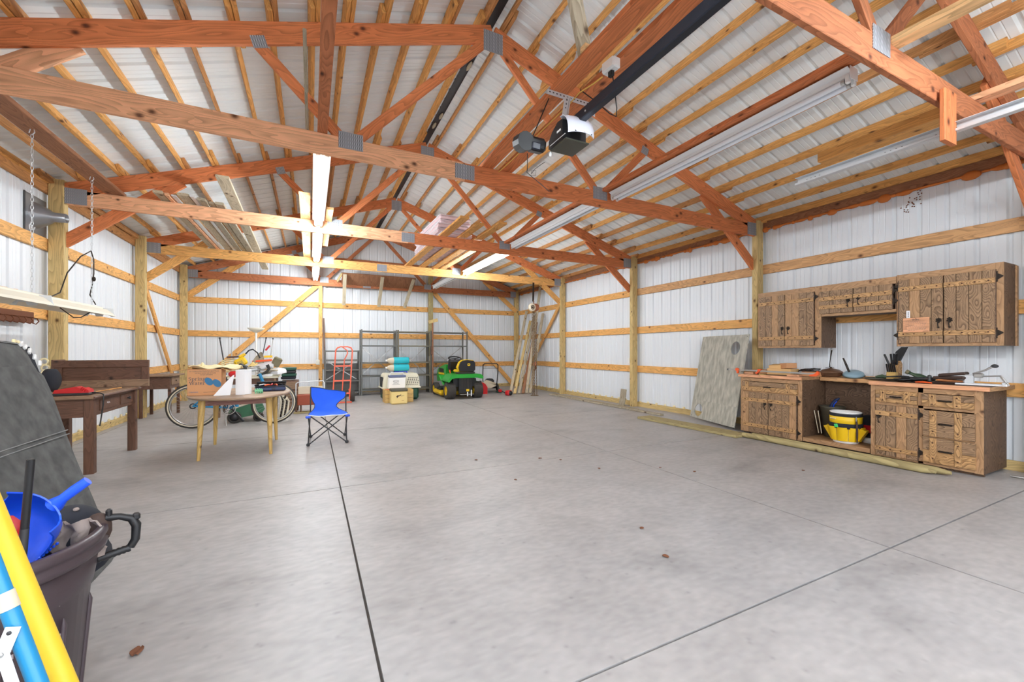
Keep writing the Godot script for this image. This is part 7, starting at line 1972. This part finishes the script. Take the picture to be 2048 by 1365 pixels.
func corner_things() -> void:
	var rows := [[4.88, 10.08, 6.20, 2.46, 11.60, "weathered", "tall weathered board farthest into the corner, behind the pale one"], [5.00, 10.05, 6.17, 2.12, 11.30, "post", "pale yellow board in front of the leaning corner stack"],
		[5.12, 10.02, 6.17, 2.25, 11.05, "grey_board", "grey board leaning next to the pale yellow one"], [5.24, 10.02, 6.18, 2.05, 10.93, "brown_board", "brown board in the middle of the leaning corner stack"],
		[5.35, 10.02, 6.24, 3.12, 10.80, "weathered", "tallest leaning board, reaching above the pulley"], [5.46, 10.02, 6.24, 2.30, 10.64, "weathered", "last leaning board of the corner stack, nearest the open wall"]]
	for k in rows:
		var a := W(k[0], 0.02, k[1])
		var b := W(k[2], k[3], k[4])
		var side := Vector3(b.x - a.x, 0, b.z - a.z).normalized().cross(Vector3.UP)
		board("leaning_board", k[6], "board", a, b, 0.036, 0.078, k[5], "", side)
	# chain hoist hanging from the truss
	var t := thing("chain_hoist", "chain hoist with a cream wheel and orange pulley hanging from the truss", "hoist", W(5.27, 2.33, 9.50))
	obj("hanger", sh().beam(Vector3(0.0, 0.16, 0), Vector3(0.01, 0.66, 0.0), 0.05, 0.012, Vector3(0, 0, 1), 0.002), M.iron, t)
	obj("hook", sh().tube([Vector3(0, 0.20, 0), Vector3(0.02, 0.17, 0), Vector3(0.02, 0.12, 0), Vector3(-0.01, 0.10, 0)], 0.014, 8), M.rust, t)
	obj("hand_wheel", sh(Vector3(PI / 2, 0, 0), Vector3(-0.06, 0.0, 0.05)).lathe([Vector2(0, -0.03), Vector2(0.09, -0.03), Vector2(0.105, -0.015), Vector2(0.105, 0.02), Vector2(0.085, 0.035), Vector2(0.0, 0.035)], 28), M.hoist_cream, t)
	var rg := []
	for i in 20: rg.append(Vector3(-0.06 + cos(TAU * i / 20) * 0.04, sin(TAU * i / 20) * 0.05, 0.09))
	obj("wheel_emblem", sh().tube(rg, 0.010, 6, true), M.iron, t)
	obj("emblem_core", sh(Vector3(PI / 2, 0, 0), Vector3(-0.06, 0, 0.086)).lathe([Vector2(0.022, 0), Vector2(0.02, 0.006), Vector2(0, 0.007)], 14), M.iron, t)
	for x in [0.045, 0.085]: obj("pulley", sh(Vector3(PI / 2, 0, 0.35), Vector3(x, 0.01, -0.02)).lathe([Vector2(0, -0.015), Vector2(0.10, -0.015), Vector2(0.095, 0.0), Vector2(0.10, 0.015), Vector2(0, 0.015)], 28), M.pulley, t)
	var ends := [[-0.03, -0.09, 2.31, 0.0], [0.005, -0.09, 2.30, 0.04], [0.06, -0.08, 1.52, -0.02], [0.03, -0.08, 2.31, -0.04], [0.075, -0.10, 2.30, 0.03]]
	for e in ends:
		var q := sh()
		chain(q, Vector3(e[0], e[1], e[3]), Vector3(e[0] + 0.02, -e[2], e[3]), 0.042, 0.0055, 0.014)
		obj("chain", q, M.chain_rust, t)
	obj("load_hook", sh().tube([Vector3(0.08, -1.52, -0.02), Vector3(0.09, -1.60, -0.02), Vector3(0.06, -1.66, -0.02), Vector3(0.03, -1.63, -0.02)], [0.035, 0.022, 0.018, 0.010], 8), M.rust, t)
	obj("load_block", sh().cbox(Vector3(0.07, -1.49, -0.02), Vector3(0.08, 0.12, 0.06), 0.02), M.pulley, t)
	var pl := sh()
	for k in 26:
		var a := TAU * k / 26.0
		pl.ball(Vector3(0.04 + cos(a) * (0.05 + 0.05 * R.randf()), -2.318, sin(a) * (0.04 + 0.06 * R.randf())), Vector3(0.02, 0.010, 0.013), 6, 4)
	obj("chain_heap", pl, M.chain_rust, t).set_meta("kind", "stuff")

# ---------------------------------------------------------------- at the camera's side
func foreground() -> void:
	var t := thing("trash_bin", "brown plastic trash bin with a black side handle, full of odds and ends", "bin", W(-0.86, 0, 1.64))
	obj("bin_body", sh().lathe([Vector2(0, 0.0), Vector2(0.215, 0.0), Vector2(0.225, 0.015), Vector2(0.262, 0.50), Vector2(0.268, 0.505), Vector2(0.272, 0.53), Vector2(0.280, 0.60), Vector2(0.272, 0.60), Vector2(0.255, 0.5), Vector2(0.215, 0.02), Vector2(0, 0.02)], 56), M.bin, t)
	obj("rim", sh().lathe([Vector2(0.282, 0.598), Vector2(0.297, 0.602), Vector2(0.300, 0.618), Vector2(0.293, 0.626), Vector2(0.294, 0.634), Vector2(0.300, 0.640), Vector2(0.299, 0.654), Vector2(0.291, 0.662), Vector2(0.279, 0.662), Vector2(0.273, 0.65), Vector2(0.270, 0.598)], 56), M.bin, t)
	for k in 12:
		var a := TAU * k / 12 + 0.30
		obj("body_rib", sh().tube([Vector3(cos(a) * 0.228, 0.06, sin(a) * 0.228), Vector3(cos(a) * 0.259, 0.44, sin(a) * 0.259), Vector3(cos(a) * 0.258, 0.46, sin(a) * 0.258)], [0.007, 0.007, 0.002], 6), M.bin, t)
	for s in [0.0, PI]:
		var hd := Node3D.new(); hd.name = "handle"; hd.rotation.y = s + 0.30; put(hd, t)
		obj("arm", sh().tube([Vector3(0.292, 0.672, 0), Vector3(0.325, 0.668, 0), Vector3(0.352, 0.655, 0), Vector3(0.364, 0.63, 0), Vector3(0.362, 0.585, 0), Vector3(0.350, 0.562, 0)], [0.012, 0.010, 0.012, 0.013, 0.012, 0.011], 10), M.black, hd)
		var gp := []
		var gr := []
		for k in 15:
			gp.append(Vector3(0.35 - 0.0055 * k, 0.560 - 0.0008 * k, 0)); gr.append(0.0125 if k % 2 else 0.0105)
		obj("grip", sh().tube(gp, gr, 10), M.black, hd)
		obj("lug", sh().cbox(Vector3(0.300, 0.685, 0), Vector3(0.016, 0.026, 0.02), 0.005), M.black, hd)
		obj("lug", sh().cbox(Vector3(0.364, 0.658, 0), Vector3(0.020, 0.022, 0.02), 0.005), M.black, hd)
	# pale scuffs are wear of the plastic
	var sc := sh()
	for k in 60:
		var a := 0.25 + R.randf() * 1.0
		var y := 0.30 + R.randf() * 0.28
		var rr := 0.2265 + (y - 0.015) / 0.485 * 0.037 if y < 0.5 else 0.2705 + (y - 0.53) * 0.14
		sc.x = Transform3D(Basis.from_euler(Vector3(0, a, 0)), Vector3.ZERO)
		sc.box(Vector3(0, y, rr), Vector3(0.002 + R.randf() * 0.006, 0.003 + R.randf() * 0.012, 0.0012))
	obj("scuffs", sc, mat("scuff", col(150, 138, 138), 0.8), t).set_meta("kind", "stuff")
	# what sticks out of it
	var Rr := Vector3(0.8981, 0, 0.4397)
	var F := Vector3(0.4397, 0, -0.8981)
	var L := (0.62 * Rr + 0.60 * Vector3.UP + 0.42 * F).normalized()
	var Wd := (0.72 * Rr - 0.62 * Vector3.UP + 0.15 * F)
	Wd = (Wd - L * Wd.dot(L)).normalized()
	var Nn := Wd.cross(L)
	var d := thing("dustpan", "bright blue plastic dustpan sticking out of the trash bin handle up", "dustpan", W(-0.700, 0.716, 1.63))
	var bs := Basis(Wd * 0.70, L * 0.64, Nn * 0.8)
	# shallow scoop: floor, side walls rising towards the handle end
	var rows := []
	for i in 9:
		var v := i / 8.0
		var row := []
		for j in 13:
			var u := (j / 12.0 - 0.5) * 2.0
			var hw := 0.135 - 0.03 * v * v
			var wall := pow(absf(u), 5.0) * (0.012 + 0.075 * v) + (0.085 * pow(v, 6.0))
			row.append(bs * Vector3(u * hw, -0.15 + 0.26 * v - 0.012 * u * u * v * 8.0 * 0.3, -0.03 + wall))
		rows.append(row)
	obj("scoop", sh().sheet(rows, 0.004), M.bright_blue, d)
	obj("handle", sh().tube([bs * Vector3(0, 0.10, 0.03), bs * Vector3(0, 0.14, 0.04), bs * Vector3(0, 0.19, 0.045), bs * Vector3(0, 0.245, 0.045)], [0.022, 0.013, 0.014, 0.013], 12), M.bright_blue, d)
	for k in 10: obj("tooth", sh().cbox(bs * Vector3(0.134 - 0.001 * k, -0.12 + 0.014 * k, 0.01), Vector3(0.006, 0.008, 0.008), 0.002), M.bright_blue, d)
	var p := thing("black_tube", "thin black metal tube standing in the trash bin in front of the dustpan", "tube", W(-0.668, 0.50, 1.49))
	obj("tube", sh().tube([Vector3(-0.008, 0.0, -0.01), Vector3(0.026, 0.421, 0.007)], 0.0082, 12), M.black_gloss, p)
	obj("tube_band", sh().tube([Vector3(0.0057, 0.17, -0.0031), Vector3(0.0118, 0.245, 0.0)], 0.0086, 12), M.dark_metal, p)
	obj("tube_bore", sh().tube([Vector3(0.026, 0.420, 0.007), Vector3(0.0262, 0.4225, 0.007)], 0.006, 10), M.rubber, p)
	var cp := thing("cloth_cap", "dark cloth cap lying in the trash bin beside the dustpan handle", "cap", W(-0.70, 0.60, 1.80))
	obj("crown", sh(Vector3(0.3, 0, -0.35)).ball(Vector3.ZERO, Vector3(0.095, 0.105, 0.10), 20, 12), M.cloth_dark, cp)
	obj("brim", sh(Vector3(0.3, 0, -0.35)).lathe([Vector2(0.09, -0.05), Vector2(0.125, -0.06), Vector2(0.122, -0.066), Vector2(0.09, -0.056)], 24), M.cloth_dark, cp)
	obj("button", sh().ball(Vector3(0.035, 0.098, 0.03), Vector3(0.008, 0.006, 0.008), 8, 5), M.cloth_grey, cp)
	var rg := thing("rag", "greyish pink rag crumpled at the back rim of the trash bin", "rag", W(-0.63, 0.62, 1.70))
	var rr2 := []
	for i in 6:
		var row := []
		for j in 8: row.append(Vector3(-0.05 + j * 0.014 + 0.01 * sin(i * 2.0), -0.06 + i * 0.024, 0.02 * sin(j * 1.6 + i * 0.7)))
		rr2.append(row)
	obj("cloth", sh().sheet(rr2, 0.006), M.cloth_grey, rg)
	obj("dark_fold", sh().ball(Vector3(0.03, 0.02, -0.03), Vector3(0.035, 0.05, 0.03), 10, 7), M.leather, rg)
	var rb := thing("red_package", "torn red printed package in the trash bin by the black tube", "package", W(-0.745, 0.745, 1.48))
	var rrow := []
	for i in 6:
		var row := []
		for j in 7:
			var e := 0.012 * (j % 2) if i == 5 else 0.0
			row.append(Vector3(-0.10 + j * 0.03, -0.08 + i * 0.03 + e - j * 0.006, 0.012 * sin(i * 1.2 + j)))
		rrow.append(row)
	obj("bag", sh(Vector3(-0.2, 0.35, -0.35)).sheet(rrow, 0.004), mat("deep_red", col(170, 22, 26), 0.35), rb)
	obj("white_print", sh(Vector3(-0.2, 0.35, -0.35)).ball(Vector3(-0.02, -0.01, 0.012), Vector3(0.018, 0.012, 0.006), 10, 6), M.white, rb)
	obj("dark_print", sh(Vector3(-0.2, 0.35, -0.35)).ball(Vector3(0.03, 0.0, 0.010), Vector3(0.022, 0.03, 0.008), 10, 6), M.leather, rb)
	obj("silver_corner", sh(Vector3(-0.2, 0.35, -0.35)).cbox(Vector3(0.06, -0.08, 0.0), Vector3(0.05, 0.04, 0.008), 0.003), M.galv, rb)
	obj_fill()
	# poles leaning at the picture's edge
	var y := thing("yellow_pole", "worn yellow painted wooden pole leaning in front of the trash bin", "pole", W(-0.109, 0.0, 0.79))
	obj("shaft", sh().tube([Vector3(0, 0.004, 0), W(-0.576, 1.25, 1.016) - W(-0.109, 0, 0.79)], 0.0153, 16), mat("yellow_wood", col(222, 186, 44), 0.5), y)
	var b := thing("blue_frame", "blue tubular folding frame with white metal hinge links at the picture corner", "folding frame", W(-0.118, 0.0, 0.73))
	var b0 := Vector3(0, 0.01, 0)
	var b1 := W(-0.49, 1.1, 0.907) - W(-0.118, 0, 0.73)
	obj("tube", sh().tube([b0, b1], 0.0105, 14), M.bike_blue, b)
	var at := func(yy: float): return b0.lerp(b1, (yy - 0.01) / 1.09)
	obj("grey_sleeve", sh().tube([at.call(0.822), at.call(0.846)], 0.0116, 14), M.clapper, b)
	var cx := Vector3(0.02, 0, 0.03)
	obj("hinge_link", sh().beam(at.call(0.795) + Vector3(0.003, 0.008, 0.014), at.call(0.760) + Vector3(-0.022, -0.002, 0.014), 0.003, 0.016, Vector3(0, 0, 1).cross(Vector3(1, 0.6, 0)), 0.0008), M.white_metal, b)
	obj("hinge_link", sh().beam(at.call(0.775) + Vector3(-0.012, 0.0, 0.018), at.call(0.50) + Vector3(-0.020, 0, 0.018), 0.003, 0.013, Vector3(1, 0, 0), 0.0008), M.white_metal, b)
	obj("rivet", sh().ball(at.call(0.795) + Vector3(0.0, 0.002, 0.017), Vector3(0.003, 0.003, 0.002), 8, 5), M.dark_metal, b)
	obj("rivet", sh().ball(at.call(0.772) + Vector3(-0.013, 0.0, 0.021), Vector3(0.004, 0.004, 0.002), 8, 5), M.steel, b)
	obj("grey_tube", sh().tube([at.call(0.76) + Vector3(-0.04, 0, 0.01), at.call(0.02) + Vector3(-0.06, 0, 0.03)], 0.008, 10), M.steel, b)
	# small dry leaves and crumbs on the slab
	var lf := [[-0.62, 2.12, 0.02], [2.28, 3.95, 0.014], [2.45, 3.8, 0.012], [1.62, 4.2, 0.012], [2.0, 2.1, 0.012], [1.85, 1.75, 0.014], [3.4, 2.85, 0.011], [2.62, 3.35, 0.012], [3.2, 3.1, 0.009], [4.4, 2.4, 0.012], [1.7, 3.4, 0.010]]
	for k in lf.size():
		var s := sh(Vector3(0, k * 1.3, 0))
		var q: float = lf[k][2]
		var row := []
		for i in 5:
			var r1 := []
			for j in 5:
				var u := (j - 2) / 2.0
				var v := (i - 2) / 2.0
				r1.append(Vector3(u * q * (1.1 - v * v * 0.6), 0.004 + q * 0.35 * absf(sin(u * 2.0 + v)), v * q * 1.3))
			row.append(r1)
		s.sheet(row, 0.0015)
		var o := obj("dry_leaf", s, M.leaf)
		o.position = W(lf[k][0], 0.0, lf[k][1])
		tag(o, "curled brown dry leaf on the slab near the trash bin" if k == 0 else "tiny dark leaf crumb lying on the open concrete floor", "leaf", "" if k == 0 else "leaf crumbs on the slab")

func obj_fill() -> void:
	var f := thing("bin_rubbish", "dark rubbish filling the trash bin below the dustpan", "rubbish", W(-0.86, 0.42, 1.64), 0, "", "stuff")
	var s := sh()
	for k in 14: s.ball(Vector3(R.randf_range(-0.13, 0.13), R.randf_range(0.0, 0.06), R.randf_range(-0.13, 0.13)), Vector3(0.09, 0.06, 0.08), 10, 6)
	obj("rubbish", s, M.cloth_dark, f)

func build_all() -> void:
	under_roof()
	cabinets()
	left_side()
	round_table_set()
	bicycle()
	junk_pile()
	cart_chair_truck()
	back_wall()
	foreground()
